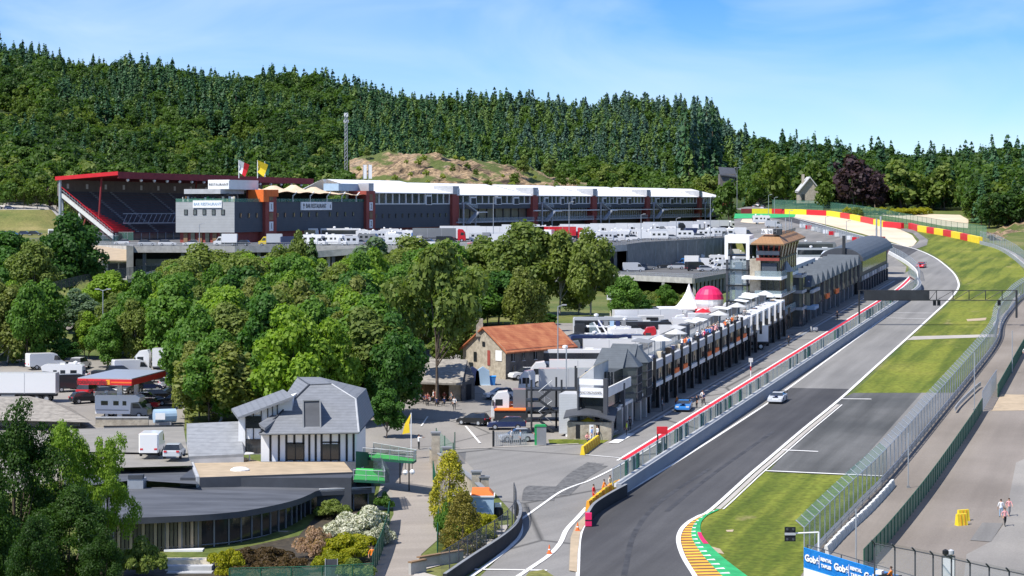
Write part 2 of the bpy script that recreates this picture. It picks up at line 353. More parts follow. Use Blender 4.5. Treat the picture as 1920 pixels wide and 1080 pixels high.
def dup(o, loc, rz=0.0, label=None, group=None, mats=None, sc=None, cat=None):
    def cp(a, parent):
        c = a.copy(); col.objects.link(c)
        if parent is not None: c.parent = parent
        if mats and a.type == 'MESH':
            nm = a.name.split('.')[0]
            if nm in mats:
                for k, v in (mats[nm].items() if isinstance(mats[nm], dict) else [(0, mats[nm])]):
                    c.material_slots[k].link = 'OBJECT'; c.material_slots[k].material = MATS[v] if isinstance(v, str) else v
        for ch in kids(a): cp(ch, c)
        return c
    r = cp(o, None); r.location = loc; r.rotation_euler = (0, 0, rz)
    if sc is not None: r.scale = sc if hasattr(sc, '__len__') else (sc,)*3
    if label: r['label'] = label
    if group: r['group'] = group
    elif 'group' in r.keys() and label: del r['group']
    if cat: r['category'] = cat
    return r
USED = set()
def drop(o):   # removes a pattern object that was only ever copied
    for c in list(kids(o)): drop(c)
    bpy.data.objects.remove(o)
def catmull(pts, n=8):
    P = [Vector(p) for p in pts]; P = [P[0]*2-P[1]] + P + [P[-1]*2-P[-2]]; out = []
    for i in range(1, len(P)-2):
        for k in range(n):
            t = k/n; a, b, c, d = P[i-1:i+3]
            out.append(.5*((2*b)+(c-a)*t+(2*a-5*b+4*c-d)*t*t+(3*b-a-3*c+d)*t**3))
    out.append(P[-2]); return out
def onplane(p, h): return Vector((p.x, p.y, zp(p.y)+h))
def line_px(pts, n=6, h=0.0): return [onplane(p, h) for p in catmull([at(*q) for q in pts], n)] if n > 1 else [at(*q, h) for q in pts]
def sheet(name, pts, off, m, kind='structure', curve=0, zf=None):
    P = [at(*q, off) for q in pts] if zf is None else [zf(*q) for q in pts]
    o = MB().poly(P, m).build(name); tag(o, kind=kind); return o
def offset_poly(P, d):
    out = []
    for i, p in enumerate(P):
        a = P[max(0, i-1)]; b = P[min(len(P)-1, i+1)]; t = Vector((b.x-a.x, b.y-a.y, 0)).normalized(); out.append(p + Vector((t.y, -t.x, 0))*d)
    return out
def ribbon(name, P, w0, off, m, kind='structure', parent=None, side=0.0):
    A = [onplane(p, off) for p in offset_poly(P, side-w0/2)]; B = [onplane(p, off) for p in offset_poly(P, side+w0/2)]
    mb = MB(); mb.add(A+B, [(i, i+1, len(A)+i+1, len(A)+i) for i in range(len(A)-1)], m)
    o = mb.build(name, parent)
    if kind: tag(o, kind=kind)
    return o
def resample(P, step):
    out = [P[0].copy()]; acc = 0.0
    for a, b in zip(P, P[1:]):
        d = (b-a).length; x = step-acc
        while x <= d: out.append(a+(b-a)*(x/d)); x += step
        acc = (acc+d) % step
    return out
def wall_strip(mb, P, h0, h1, th, m, top=None):
    Q = offset_poly(P, th)
    for i in range(len(P)-1):
        a, b, c, d = P[i], P[i+1], Q[i+1], Q[i]
        z = Vector((0, 0, 1))
        mb.hexa([a+z*h0, b+z*h0, c+z*h0, d+z*h0, a+z*h1, b+z*h1, c+z*h1, d+z*h1], m)
    return mb
def fence(name, label, P, h, step, panel='mesh_grey', postm='galv', curl=0.0, base=0.0, cat='fence', r=.05, maxposts=95, rails=1, sideup=1):
    root = thing(name, label, cat, P[0]); z = Vector((0, 0, 1))
    mb = MB(); Q = P
    for a, b in zip(Q, Q[1:]):
        mb.quad(a+z*base, b+z*base, b+z*h, a+z*h, panel)
        if curl:
            t = (b-a).normalized(); n = Vector((t.y, -t.x, 0))*curl*sideup
            mb.quad(a+z*h, b+z*h, b+n+z*(h+abs(curl)*.8), a+n+z*(h+abs(curl)*.8), panel)
    mb.build('mesh_panel', root, world=True)
    if rails:
        mr = MB()
        for hh in ([h] if rails == 1 else [base+.1, h]):
            for a, b in zip(Q, Q[1:]): mr.tube(a+z*hh, b+z*hh, r*.7, postm, 4)
        mr.build('rail', root, world=True)
    S = resample(P, step)[:maxposts]
    t = (P[1]-P[0]).normalized(); n = Vector((t.y, -t.x, 0))*sideup
    pm = MB(); pm.tube((0, 0, -.2), (0, 0, h), r, postm, 6)
    if curl: pm.tube((0, 0, h), n*curl+z*(h+abs(curl)*.8), r, postm, 6)
    first = pm.build('post', root)
    for i, p in enumerate(S):
        o = first if i == 0 else first.copy()
        if i: col.objects.link(o); o.parent = root
        o.location = p - root.location
    return root
def text(s, size, origin, right, up, m, name='lettering', parent=None, ext=.01, align='CENTER', spacing=1.0, world=True, bold=0.0):
    cu = bpy.data.curves.new('t', 'FONT'); cu.body = s; cu.size = size; cu.extrude = ext; cu.align_x = align; cu.align_y = 'CENTER'; cu.space_character = spacing; cu.offset = bold
    to = bpy.data.objects.new('t', cu); col.objects.link(to)
    bpy.context.view_layer.update()
    me = bpy.data.meshes.new_from_object(to.evaluated_get(bpy.context.evaluated_depsgraph_get()))
    bpy.data.objects.remove(to)
    rt = Vector(right).normalized(); u = Vector(up).normalized(); nn = rt.cross(u)
    mx_ = Matrix(((rt.x, u.x, nn.x, origin[0]), (rt.y, u.y, nn.y, origin[1]), (rt.z, u.z, nn.z, origin[2]), (0, 0, 0, 1)))
    if parent is not None and world: mx_ = xf(parent).inverted() @ mx_
    me.transform(mx_); me.materials.clear(); me.materials.append(MATS[m])
    o = bpy.data.objects.new(name, me); col.objects.link(o)
    if parent is not None: o.parent = parent
    return o
def np_mesh(name, V, Fq, mi, mats):
    me = bpy.data.meshes.new(name); V = np.asarray(V, 'f'); Fq = np.asarray(Fq, 'i'); n, k = Fq.shape
    me.vertices.add(len(V)); me.vertices.foreach_set('co', V.ravel()); me.loops.add(n*k); me.loops.foreach_set('vertex_index', Fq.ravel())
    me.polygons.add(n); me.polygons.foreach_set('loop_start', np.arange(0, n*k, k, dtype='i')); me.polygons.foreach_set('loop_total', np.full(n, k, 'i'))
    me.polygons.foreach_set('material_index', np.asarray(mi, 'i'))
    for m in mats: me.materials.append(MATS[m] if isinstance(m, str) else m)
    me.update(calc_edges=True); me.validate(); return me
def frame_xy(o, rz):   # local frame placed at o and turned by rz; z is height above o
    c, s_ = math.cos(rz), math.sin(rz); o = Vector(o)
    return lambda x, y, z: Vector((o.x+x*c-y*s_, o.y+x*s_+y*c, o.z+z))
mat('mulch', (.05, .04, .025), var=.4, scale=2.)
# ------------------------------------------------------------------ ground, roads, markings
def build_ground():
    ys = np.concatenate([np.arange(60, 420, 12), np.arange(420, 560, 4), np.arange(560, 1900, 12), np.arange(1900, 3600, 60)]).astype(float)
    xs = np.concatenate([np.arange(-1500, -480, 40), np.arange(-480, 480, 8), np.arange(480, 1500, 40)]).astype(float)
    X, Y = np.meshgrid(xs, ys); Z = terrain(X, Y)
    rng = np.random.default_rng(4); Z = Z + np.where(Y > 900, rng.normal(0, .5, Z.shape), 0)
    V = np.stack([X, Y, Z], -1).reshape(-1, 3); nx = len(xs); idx = np.arange(len(V)).reshape(X.shape)
    Fq = np.stack([idx[:-1, :-1], idx[:-1, 1:], idx[1:, 1:], idx[1:, :-1]], -1).reshape(-1, 4)
    cy = V[Fq].mean(1); mi = np.where(cy[:, 1] > 880, 1, 0); mi = np.where((cy[:, 0]/cy[:, 1] < -.196) & (cy[:, 1] > 700) & (cy[:, 1] < 846), 2, mi); mi = np.where((cy[:, 0]/cy[:, 1] < -.196) & (cy[:, 1] >= 846) & (cy[:, 1] < 900), 3, mi)
    o = bpy.data.objects.new('ground', np_mesh('ground', V, Fq, mi, ['rough_grass', 'ground_cover', 'bank_grass', 'pale_concrete'])); col.objects.link(o); tag(o, kind='structure')
build_ground()
TL = [(1082, 1130), (1084, 1060), (1088, 1005), (1105, 972), (1140, 945), (1185, 918), (1285, 857), (1420, 770), (1471, 734), (1560, 669), (1640, 610),
      (1699, 564), (1720, 542), (1722, 522), (1711, 503), (1690, 486), (1657, 470), (1615, 455), (1540, 433), (1477, 415), (1430, 406)]
TR = [(1316, 1105), (1302, 1080), (1281, 1045), (1272, 1015), (1277, 995), (1291, 980), (1310, 969), (1335, 955), (1407, 890), (1440, 862), (1502, 809), (1575, 749), (1640, 690),
      (1702, 634), (1748, 592), (1782, 560), (1796, 542), (1797, 530), (1790, 515), (1775, 500), (1750, 482), (1715, 467), (1665, 455), (1615, 442), (1540, 422), (1490, 409), (1445, 400)]
def polyw(name, P, off, m): return tag(MB().poly([onplane(p, off) for p in P], m).build(name), kind='structure')
L_ = line_px(TL); R_ = line_px(TR)
sheet('paddock', [(700, 960), (742, 800), (700, 745), (690, 690), (860, 640), (980, 606), (1350, 606), (1440, 575), (1660, 480), (1700, 500), (1690, 540), (1180, 872), (1000, 900)], .02, 'paddock_tarmac')
sheet('station_forecourt', [(-120, 690), (60, 672), (330, 668), (347, 700), (345, 860), (200, 880), (-120, 960)], .02, 'paddock_tarmac')
sheet('car_park', [(560, 720), (740, 740), (760, 850), (640, 850)], .025, 'paddock_tarmac')
sheet('path', [(733, 846), (812, 846), (836, 905), (824, 1010), (790, 1040), (775, 1090), (690, 1090), (716, 1010), (738, 965), (736, 925), (690, 890)], .04, 'path_tarmac')
polyw('pit_apron', [at(*q) for q in [(852, 842), (1085, 834), (1150, 832)]] + [pit(s, -.4, 0) for s in (0, 130, 258, 275, 290)] + [at(1708, 499), at(1722, 520)] + [at(1700, 563), at(1185, 921), at(1084, 1000), at(1080, 1130), at(850, 1130), at(906, 1076), at(962, 1020), at(976, 998), at(972, 975), at(950, 950), at(905, 900)], .04, 'apron')
# racing track in its three surfaces
def part_poly(y0, y1): # between image rows
    a = [p for p in L_ if y0 <= HYy(p) <= y1]; b = [p for p in R_ if y0 <= HYy(p) <= y1]; return a + b[::-1]
def HYy(p): return 204+162000/p.y
A_ = [p for p in L_ if HYy(p) > 727]; B_ = [p for p in R_ if HYy(p) > 729]
polyw('race_track', A_ + [at(1481, 728), at(1594, 730)] + B_[::-1], .06, 'track_dark')
A2 = [p for p in L_ if 489 < HYy(p) <= 728]; B2 = [p for p in R_ if 470 < HYy(p) <= 730]
polyw('race_track', [at(1481, 728)] + A2 + [at(1692, 487), at(1722, 469)] + B2[::-1] + [at(1594, 730)], .06, 'track_light')
A3 = [p for p in L_ if HYy(p) <= 487]; B3 = [p for p in R_ if HYy(p) <= 469]
polyw('race_track', [at(1692, 487)] + A3 + B3[::-1] + [at(1722, 469)], .06, 'track_dark')
sheet('runoff', [(1440, 886), (1502, 815), (1583, 745), (1600, 737), (1790, 737), (1656, 895)], .03, 'runoff_dark')
sheet('runoff', [(1728, 737), (1790, 737), (1656, 894), (1592, 891)], .05, 'runoff_light')
sheet('verge', [(1594, 742), (1640, 700), (1702, 642), (1790, 560), (1804, 532), (1796, 512), (1775, 494), (1750, 477), (1722, 464), (1736, 458), (1744, 448), (1722, 430), (1780, 438), (1832, 452), (1877, 470),
                (1905, 490), (1940, 532), (1930, 550), (1893, 575), (1872, 605), (1868, 634), (1788, 737), (1600, 737)], .03, 'mown_grass')
sheet('verge', [(1330, 962), (1436, 884), (1655, 895), (1600, 960), (1540, 1020), (1505, 1075), (1450, 1150), (1390, 1150), (1330, 1060), (1300, 1015), (1310, 985)], .03, 'mown_grass')
sheet('gravel_trap', [(1487, 401), (1540, 401), (1580, 405), (1615, 412), (1652, 421), (1690, 431), (1710, 441), (1719, 453), (1712, 462), (1700, 463), (1665, 452), (1615, 438), (1552, 422), (1487, 407)], .05, 'gravel')
sheet('service_road', [(1690, 427), (1715, 432), (1740, 450), (1738, 460), (1718, 467), (1706, 464), (1716, 459), (1724, 451), (1712, 438), (1690, 432)], .07, 'runoff_light')
sheet('gravel_yard', [(1640, 399), (1800, 403), (1816, 412), (1815, 428), (1770, 424), (1700, 411), (1655, 404)], .05, 'gravel')
sheet('painted_runoff', [(1378, 401), (1470, 401), (1492, 402), (1490, 407), (1440, 409), (1376, 410)], .09, 'kerb_green')
sheet('sand_patch', [(1392, 411), (1440, 410), (1455, 417), (1420, 420), (1388, 417)], .1, 'gravel')
sheet('la_source_tarmac', [(1376, 411), (1440, 403), (1500, 404), (1570, 432), (1660, 470), (1700, 500), (1660, 500), (1560, 470), (1380, 450)], .035, 'runoff_light')
sheet('side_road', [(1480, 1150), (1506, 1060), (1545, 1015), (1650, 900), (1785, 742), (1866, 640), (1873, 608), (1895, 580), (1928, 550), (2100, 520), (2500, 1150)], .02, 'side_road')
sheet('sandy_patch', [(1877, 740), (1990, 741), (1990, 769), (1857, 771)], .04, 'tan')
sheet('side_road_patch', [(1905, 868), (2100, 780), (2300, 1150), (1800, 1150), (1812, 1040), (1858, 1016), (1882, 984)], .04, 'side_road_grey')
sheet('tarmac_repair', [(1842, 981), (1881, 982), (1858, 1017), (1819, 1014)], .06, 'runoff_light')
sheet('cross_path', [(1700, 638), (1712, 631), (1872, 627), (1866, 632)], .05, 'pale_concrete')
sheet('footpath', [(1862, 606), (1890, 580), (1900, 560), (1915, 548), (1888, 592), (1878, 618), (1862, 612)], .06, 'pale_concrete')
def wline(pts, wd, off=.09, m='line_white', n=6, name='painted_line', side=0.0): return ribbon(name, line_px(pts, n), wd, off, m, side=side)
wline(TL[:-2], .32, .085); wline(TR[:-1], .42, .085)
P2 = [onplane(p, 0) for p in offset_poly(R_, 1.1) if 756 < HYy(p) < 960]; ribbon('painted_line', P2, .18, .09, 'line_white'); ribbon('kerb_strip', P2, .5, .075, 'pale_concrete', side=-.5)
wline([(1575, 749), (1634, 749.5)], .55, .1, n=1); wline([(1466, 845), (1534, 848)], .5, .1, n=1); wline([(1436, 884), (1655, 894)], .5, .1, n=1)
wline([(1640, 596), (1742, 599)], .3, .1, n=1); wline([(1657, 587), (1754, 588)], .3, .1, n=1)
wline([(975, 977), (1010, 952), (1050, 924), (1080, 911), (1110, 900), (1180, 864), (1240, 828)], .3); wline([(1100, 953), (1080, 975), (1062, 995), (1050, 1020), (1030, 1042), (1000, 1063), (960, 1090)], .45)
wline([(972, 970), (977, 990), (973, 1008), (955, 1028), (925, 1052), (880, 1085)], .4); wline([(890, 1069), (1026, 1071)], .4, n=1)
wline([(852, 843), (905, 841), (1085, 833)], .35, m='pale_concrete', n=1); wline([(1098, 854), (1178, 861)], .3, n=1)
wline([(1150, 832), (1182, 814)], 1.2, .1, n=1)
wline([(873, 800), (900, 832)], .25, n=1); wline([(790, 800), (802, 782)], .2, n=1)
# red and white pit lane line
for nm, t, wd, m, o in (('pit_lane_line', 4.15, .62, 'red', .1), ('pit_lane_line', 3.68, .3, 'line_white', .09), ('pit_lane_line', 4.62, .3, 'line_white', .09)):
    P = [pit(s, t, 0) for s in (-13 + (0 if m == 'red' else -1), 60, 120, 180, 225)] + [pit(s, t-.0005*(s-225)**2-.02*(s-225), 0) for s in range(230, 268, 6)]
    ribbon(nm, P, wd, o, m)
# long drain at the foot of the garages
ribbon('drain_strip', [pit(s, .4, 0) for s in range(3, 262, 10)], .5, .09, 'steel'); ribbon('drain_strip', [pit(s, -.4, 0) for s in range(3, 262, 10)], .35, .09, 'pale_concrete')
ribbon('pavement', [pit(s, 9.95, 0) for s in range(-34, 215, 12)], 1.3, .056, 'runoff_light'); ribbon('pavement', [pit(s, 9.2, 0) for s in range(-20, 215, 12)], 1.2, .07, 'pale_concrete')
sheet('island', [(1082, 1075), (1067, 1072), (1070, 1010), (1080, 985), (1096, 970), (1101, 978), (1088, 1000), (1083, 1040)], .12, 'tan'); sheet('verge', [(980, 1090), (992, 1074), (1020, 1070), (1050, 1090)], .1, 'bank_grass')
sheet('verge', [(1030, 832), (1028, 825), (1100, 823), (1150, 818), (1168, 812), (1130, 832), (1080, 834)], .06, 'mown_grass')
# tyre marks
for i, (a, b, c) in enumerate([((1040, 925), (1075, 890), (1110, 868)), ((1048, 928), (1085, 892), (1125, 870)), ((1058, 930), (1095, 896), (1132, 874)), ((995, 940), (998, 920), (1006, 912)), ((1022, 940), (1024, 922), (1032, 913))]):
    wline([a, b, c], 1.0 if i < 3 else 1.8, .055+.004*i, m='tyre_mark' if 'tyre_mark' in MATS else mat('tyre_mark', (.12, .118, .113), var=.35, scale=1.5), name='tyre_mark')
mat('dark_mark', (.05, .05, .052), var=.3)
for i, pts in enumerate([[(1170, 1080), (1190, 1000), (1240, 940), (1330, 880)], [(1250, 960), (1330, 895), (1450, 810)]]): wline(pts, .5, .07+.003*i, m='dark_mark', name='tyre_mark')
# kerb at the corner: yellow and dark teeth, green band with white dashes, red patch
def kerb(inner, w1, w2):
    P = catmull([at(*q) for q in inner], 10); P = resample(P, .62)
    A = offset_poly(P, .15); k = len(P)
    def wv(i): return max(.10, (1-i/(k-1))**.9)
    mb = MB(); mg = MB(); md = MB()
    B = [onplane(p, .13) for p in [offset_poly(P, w1*wv(i))[i] for i in range(k)]]
    C = [onplane(p, .10) for p in [offset_poly(P, w1*wv(i)+w2*wv(i))[i] for i in range(k)]]
    for i in range(k-1):
        mb.quad(onplane(A[i], .1), onplane(A[i+1], .1), B[i+1], B[i], 'kerb_yellow' if i % 2 else 'kerb_brown')
        mg.quad(B[i], B[i+1], C[i+1], C[i], 'kerb_green')
        if i % 3 == 0: md.quad(*[q+Vector((0, 0, .02)) for q in (B[i], B[i].lerp(B[i+1], .45), B[i+1].lerp(C[i+1], .42), B[i].lerp(C[i], .42))], 'white')
    o = thing('kerb', 'yellow and brown striped corner kerb with green outer band', 'kerb', P[0]); mb.build('stripe_band', o, world=True); mg.build('green_band', o, world=True); md.build('white_dash', o, world=True)
    mr = MB(); rr = range(int(k*.55), int(k*.70)); rr = list(rr)
    for i in rr[:-1]: mr.quad(*[q+Vector((0, 0, .035)) for q in (B[i].lerp(C[i], .62), B[i+1].lerp(C[i+1], .62), C[i+1], C[i])], 'pinkred')
    mr.build('red_patch', o, world=True)
kerb([(1344, 1125), (1318, 1100), (1302, 1078), (1283, 1045), (1274, 1015), (1279, 996), (1293, 980), (1312, 969), (1340, 956)], 2.7, 2.6)
for nm, q in [('sand_patch', [(1330, 1025), (1350, 1030), (1358, 1040), (1336, 1036)]), ('sand_patch', [(1361, 995), (1376, 994), (1374, 998), (1363, 998)]), ('sand_patch', [(1812, 599), (1850, 596), (1848, 601), (1814, 603)])]:
    sheet(nm, q, .06, 'tan')
sheet('planting_bed', [(230, 1100), (235, 1050), (400, 1048), (420, 1035), (560, 1005), (600, 960), (690, 955), (728, 965), (726, 1000), (700, 1090), (690, 1110)], .03, 'mulch')
# rock face cut into the hill
def rock_face():
    rng = np.random.default_rng(2)
    top = [(655, 300), (690, 290), (740, 284), (800, 287), (860, 292), (900, 300), (950, 312), (1000, 322), (1060, 335), (1100, 346)]
    tx = [p[0] for p in top]; ty = [p[1] for p in top]; V = []; nx, ny = 110, 16
    from mathutils import noise as mn
    for j in range(ny):
        for i in range(nx):
            px = 655 + 445*i/(nx-1); k = j/(ny-1); D = 985 + 75*k + (px-655)*.08; yt = np.interp(px, tx, ty); yb = 405
            q = atd(px, yb+(yt-yb)*k**.9, D); n = mn.fractal(Vector((q.x*.06, q.z*.09, 3.1)), .8, 2.1, 5)
            n2 = mn.noise(Vector(((q.x+q.z*1.4)*.22, q.z*.1, 9.))); q.y += n*11*(k*(1-k)*4)**.3+n2*3; q.z += n*2.6*k+n2*1.2; V.append(tuple(q))
    for i in range(nx):   # shelf behind the crest
        q = Vector(V[(ny-1)*nx+i]); V.append((q.x*1.06, q.y+60, q.z+1.5))
    Fq = [(j*nx+i, j*nx+i+1, (j+1)*nx+i+1, (j+1)*nx+i) for j in range(ny) for i in range(nx-1)]
    me = np_mesh('rock_face', V, Fq, [0]*len(Fq), ['rock']); o = bpy.data.objects.new('rock_face', me); col.objects.link(o); tag(o, kind='structure')
rock_face()
# sandy bank at the right edge
def bank():
    V = []; nx, ny = 30, 10; rng = np.random.default_rng(5)
    for j in range(ny):
        for i in range(nx):
            px = 1850+260*i/(nx-1); k = j/(ny-1); D = 655+70*k; yt = np.interp(px, [1850, 1870, 1920, 2110], [438, 428, 414, 380]); yb = np.interp(px, [1850, 1890, 1920, 2110], [438, 455, 470, 560])
            q = atd(px, yb+(yt-yb)*k, D); V.append((q.x, q.y+rng.normal(0, .8), q.z+rng.normal(0, .4)))
    Fq = [(j*nx+i, j*nx+i+1, (j+1)*nx+i+1, (j+1)*nx+i) for j in range(ny-1) for i in range(nx-1)]
    me = np_mesh('sand_bank', V, Fq, [0]*len(Fq), ['rock']); o = bpy.data.objects.new('sand_bank', me); col.objects.link(o); tag(o, kind='structure')
bank()
# ------------------------------------------------------------------ trees
leafmat('leaf_dark', (0.034, 0.094, 0.018), (0.085, 0.198, 0.030)); leafmat('leaf_mid', (0.064, 0.154, 0.021), (0.154, 0.281, 0.040)); leafmat('leaf_olive', (0.108, 0.167, 0.033), (0.225, 0.275, 0.059))
leafmat('leaf_bright', (0.125, 0.233, 0.023), (0.267, 0.392, 0.037)); leafmat('leaf_silver', (0.109, 0.181, 0.094), (0.225, 0.297, 0.174)); leafmat('leaf_willow', (0.144, 0.186, 0.034), (0.261, 0.282, 0.076))
leafmat('leaf_spruce', (0.024, 0.071, 0.028), (0.059, 0.137, 0.048), .12); leafmat('leaf_spruce_blue', (0.038, 0.090, 0.059), (0.084, 0.154, 0.097), .12); leafmat('leaf_larch', (0.075, 0.141, 0.030), (0.141, 0.217, 0.049), .2)
leafmat('leaf_copper', (0.037, 0.023, 0.030), (0.083, 0.047, 0.053)); leafmat('leaf_yellow', (0.435, 0.435, 0.022), (0.797, 0.725, 0.043)); leafmat('leaf_gold', (0.145, 0.174, 0.017), (0.609, 0.522, 0.036), .2)
leafmat('leaf_flower', (.10, .14, .03), (1.0, .95, .80), .2); leafmat('leaf_brown', (.06, .04, .018), (.17, .11, .045)); leafmat('leaf_pink', (0.319, 0.203, 0.131), (0.580, 0.392, 0.246)); leafmat('leaf_meadow', (0.189, 0.246, 0.029), (0.319, 0.362, 0.051))
leafmat('leaf_hill', (.044, .098, .014), (.105, .180, .028)); leafmat('leaf_hill_dark', (.024, .064, .012), (.062, .120, .020)); leafmat('leaf_hill_bright', (.062, .120, .016), (.150, .205, .030)); leafmat('leaf_fore', (.016, .050, .008), (.060, .125, .014)); leafmat('leaf_bronze', (.06, .07, .012), (.24, .20, .03), .2); leafmat('leaf_lime', (.17, .21, .01), (.46, .42, .02))
def leaf_quads(rng, pos, nrm, s0, s1, asp=1.25, jit=.55):
    n = len(pos); nrm = nrm + rng.normal(0, jit, (n, 3)); nrm /= np.linalg.norm(nrm, axis=1, keepdims=True)+1e-9
    a = rng.normal(0, 1, (n, 3)); t = np.cross(nrm, a); t /= np.linalg.norm(t, axis=1, keepdims=True)+1e-9; b = np.cross(nrm, t)
    s = rng.uniform(s0, s1, (n, 1)); t = t*s*asp; b = b*s
    k = rng.uniform(.55, 1.1, (n, 4, 1))
    V = np.stack([pos+t*k[:, 0], pos+b*k[:, 1], pos-t*k[:, 2], pos-b*k[:, 3]], 1).reshape(-1, 3)
    return V
def crown_pts(rng, n, H, h0, Rr, K, top=.45, cr=(.26, .42), shell=.78, droop=0.0):
    # clumps spread through an uneven egg, leaves sit on the outside of each clump
    cz = h0+(H-h0)*.5; hz = (H-h0)*.5
    d = rng.normal(0, 1, (K, 3)); d /= np.linalg.norm(d, axis=1, keepdims=True); d[:, 2] = np.where(d[:, 2] < -.85, -d[:, 2], d[:, 2])
    rad = rng.uniform(.35, 1., (K, 1))**.5; r = rng.uniform(*cr, K)*Rr
    env = 1+.18*np.sin(np.arctan2(d[:, 1], d[:, 0])*3+rng.uniform(0, 6))[:, None]
    c = d*rad*np.array([[Rr, Rr, hz]])*.82*env; w = 1-top*np.clip(c[:, 2:3]/hz, 0, 1)**1.5; c[:, :2] *= w; c[:, 2] += cz
    m = r**2; pick = rng.choice(K, n, p=m/m.sum()); dd = rng.normal(0, 1, (n, 3)); dd[:, 2] = np.abs(dd[:, 2])*rng.choice([1, 1, -.8], n); dd /= np.linalg.norm(dd, axis=1, keepdims=True)
    rr = r[pick][:, None]*rng.uniform(shell-.12, 1.08, (n, 1))
    p = c[pick]+dd*rr*np.array([[1, 1, .85]])
    if droop: p[:, 2] -= droop*np.abs(rng.normal(0, 1, n))*np.clip(np.linalg.norm(p[:, :2], axis=1)/Rr, 0, 1)
    return p, dd+np.array([[0, 0, .35]]), c, r
def tube_np(pts, rads, n=6):
    V = []; Fq = []
    for k, (p, r) in enumerate(zip(pts, rads)):
        d = Vector(pts[min(k+1, len(pts)-1)])-Vector(pts[max(k-1, 0)]); q = d.to_track_quat('Z', 'Y')
        for i in range(n): V.append(Vector(p)+q @ Vector((math.cos(6.283*i/n)*r, math.sin(6.283*i/n)*r, 0)))
    for k in range(len(pts)-1):
        for i in range(n): Fq.append((k*n+i, k*n+(i+1) % n, (k+1)*n+(i+1) % n, (k+1)*n+i))
    return [tuple(v) for v in V], Fq
def trunk_np(rng, H, h0, c, r0, lim=7, lean=.3):
    V, Fq = tube_np([(0, 0, -.5), (rng.normal(0, .05)*H*lean, 0, h0*.6), (rng.normal(0, .06)*H*lean, rng.normal(0, .05)*H*lean, h0+(H-h0)*.35), (0, 0, H*.88)], [r0*1.25, r0*.9, r0*.6, r0*.12])
    for i in rng.choice(len(c), min(lim, len(c)), replace=False):
        e = Vector(c[i]); z0 = h0*.7+(e.z-h0)*.3; v, f = tube_np([(0, 0, max(z0, .5)), tuple(Vector((e.x*.5, e.y*.5, z0+(e.z-z0)*.45))), tuple(e)], [r0*.42, r0*.28, r0*.08], 5)
        o = len(V); V += v; Fq += [tuple(a+o for a in q) for q in f]
    return V, Fq
def broadleaf(seed, H, Rr, h0, K, n, s, lm, bark='bark', one=False, **kw):
    rng = np.random.default_rng(seed); p, nn, c, r = crown_pts(rng, n, H, h0, Rr, K, **kw)
    V = leaf_quads(rng, p, nn, s*.6, s*1.25); Fq = np.arange(len(V)).reshape(-1, 4)
    tv, tf = trunk_np(rng, H, h0, c, max(.12, H*.016), 5 if one else 10)
    if one:
        tv = np.array(tv); tf = np.array(tf)+len(V)
        return np_mesh('tree', np.vstack([V, tv]), np.vstack([Fq, tf]), [0]*len(Fq)+[1]*len(tf), [lm, bark])
    return np_mesh('crown', V, Fq, [0]*len(Fq), [lm]), np_mesh('trunk', tv, tf, [0]*len(tf), [bark])
def conifer(seed, H, Rr, n, s, lm, bark='bark', one=False, h0=.06, power=.85, tier=16, up=.2):
    rng = np.random.default_rng(seed)
    nb = tier*9; hb = np.sort(rng.uniform(h0, .98, nb))**1.0; ab = rng.uniform(0, 6.283, nb); lb = Rr*(1-hb)**power*rng.uniform(.72, 1.12, nb)+.12*Rr*(1-hb)+.05
    w = lb**1.15; pick = rng.choice(nb, n, p=w/w.sum()); u = rng.uniform(.12, 1., n)**.65; a = ab[pick]+rng.normal(0, .16, n)
    rr = lb[pick]*u; z = hb[pick]*H - rr*.28+up*rr*u + rng.normal(0, .012*H, n)
    p = np.stack([np.cos(a)*rr, np.sin(a)*rr, z], 1); out = np.stack([np.cos(a), np.sin(a), np.full(n, .9)], 1)
    V = leaf_quads(rng, p, out, s*.55, s*1.2, 1.5, .45); Fq = np.arange(len(V)).reshape(-1, 4)
    tv, tf = tube_np([(0, 0, -.5), (0, 0, H*.5), (0, 0, H*.97)], [H*.014, H*.009, .03], 5)
    if one:
        tf = np.array(tf)+len(V); return np_mesh('tree', np.vstack([V, np.array(tv)]), np.vstack([Fq, tf]), [0]*len(Fq)+[1]*len(tf), [lm, bark])
    return np_mesh('crown', V, Fq, [0]*len(Fq), [lm]), np_mesh('trunk', tv, tf, [0]*len(tf), [bark])
def columnar(seed, H, Rr, n, s, lm, power=.5):   # flame shaped garden conifer, leaf clumps on tight whorls
    rng = np.random.default_rng(seed); K = 150; hb = rng.uniform(.02, .97, K); a = rng.uniform(0, 6.283, K)
    prof = Rr*np.minimum(1, (1-hb)**.62*1.15)*np.clip(.45+hb*2.2, 0, 1); c = np.stack([np.cos(a)*prof*.82, np.sin(a)*prof*.82, hb*H], 1); r = rng.uniform(.13, .24, K)*Rr
    pick = rng.integers(0, K, n); d = rng.normal(0, 1, (n, 3)); d /= np.linalg.norm(d, axis=1, keepdims=True); d[:, 2] = np.abs(d[:, 2])*rng.choice([1, 1, -.5], n)
    p = c[pick]+d*r[pick][:, None]; V = leaf_quads(rng, p, d, s*.6, s*1.2); Fq = np.arange(len(V)).reshape(-1, 4)
    tv, tf = tube_np([(0, 0, -.3), (0, 0, H*.9)], [H*.025, .02], 6)
    return np_mesh('crown', V, Fq, [0]*len(Fq), [lm]), np_mesh('trunk', tv, tf, [0]*len(tf), ['bark'])
MT = {}   # crown and trunk meshes, 12 m tall and 9 m wide when unscaled
BARKS = {'silver': 'pale_bark', 'willow': 'pale_bark', 'olive': 'pale_bark'}
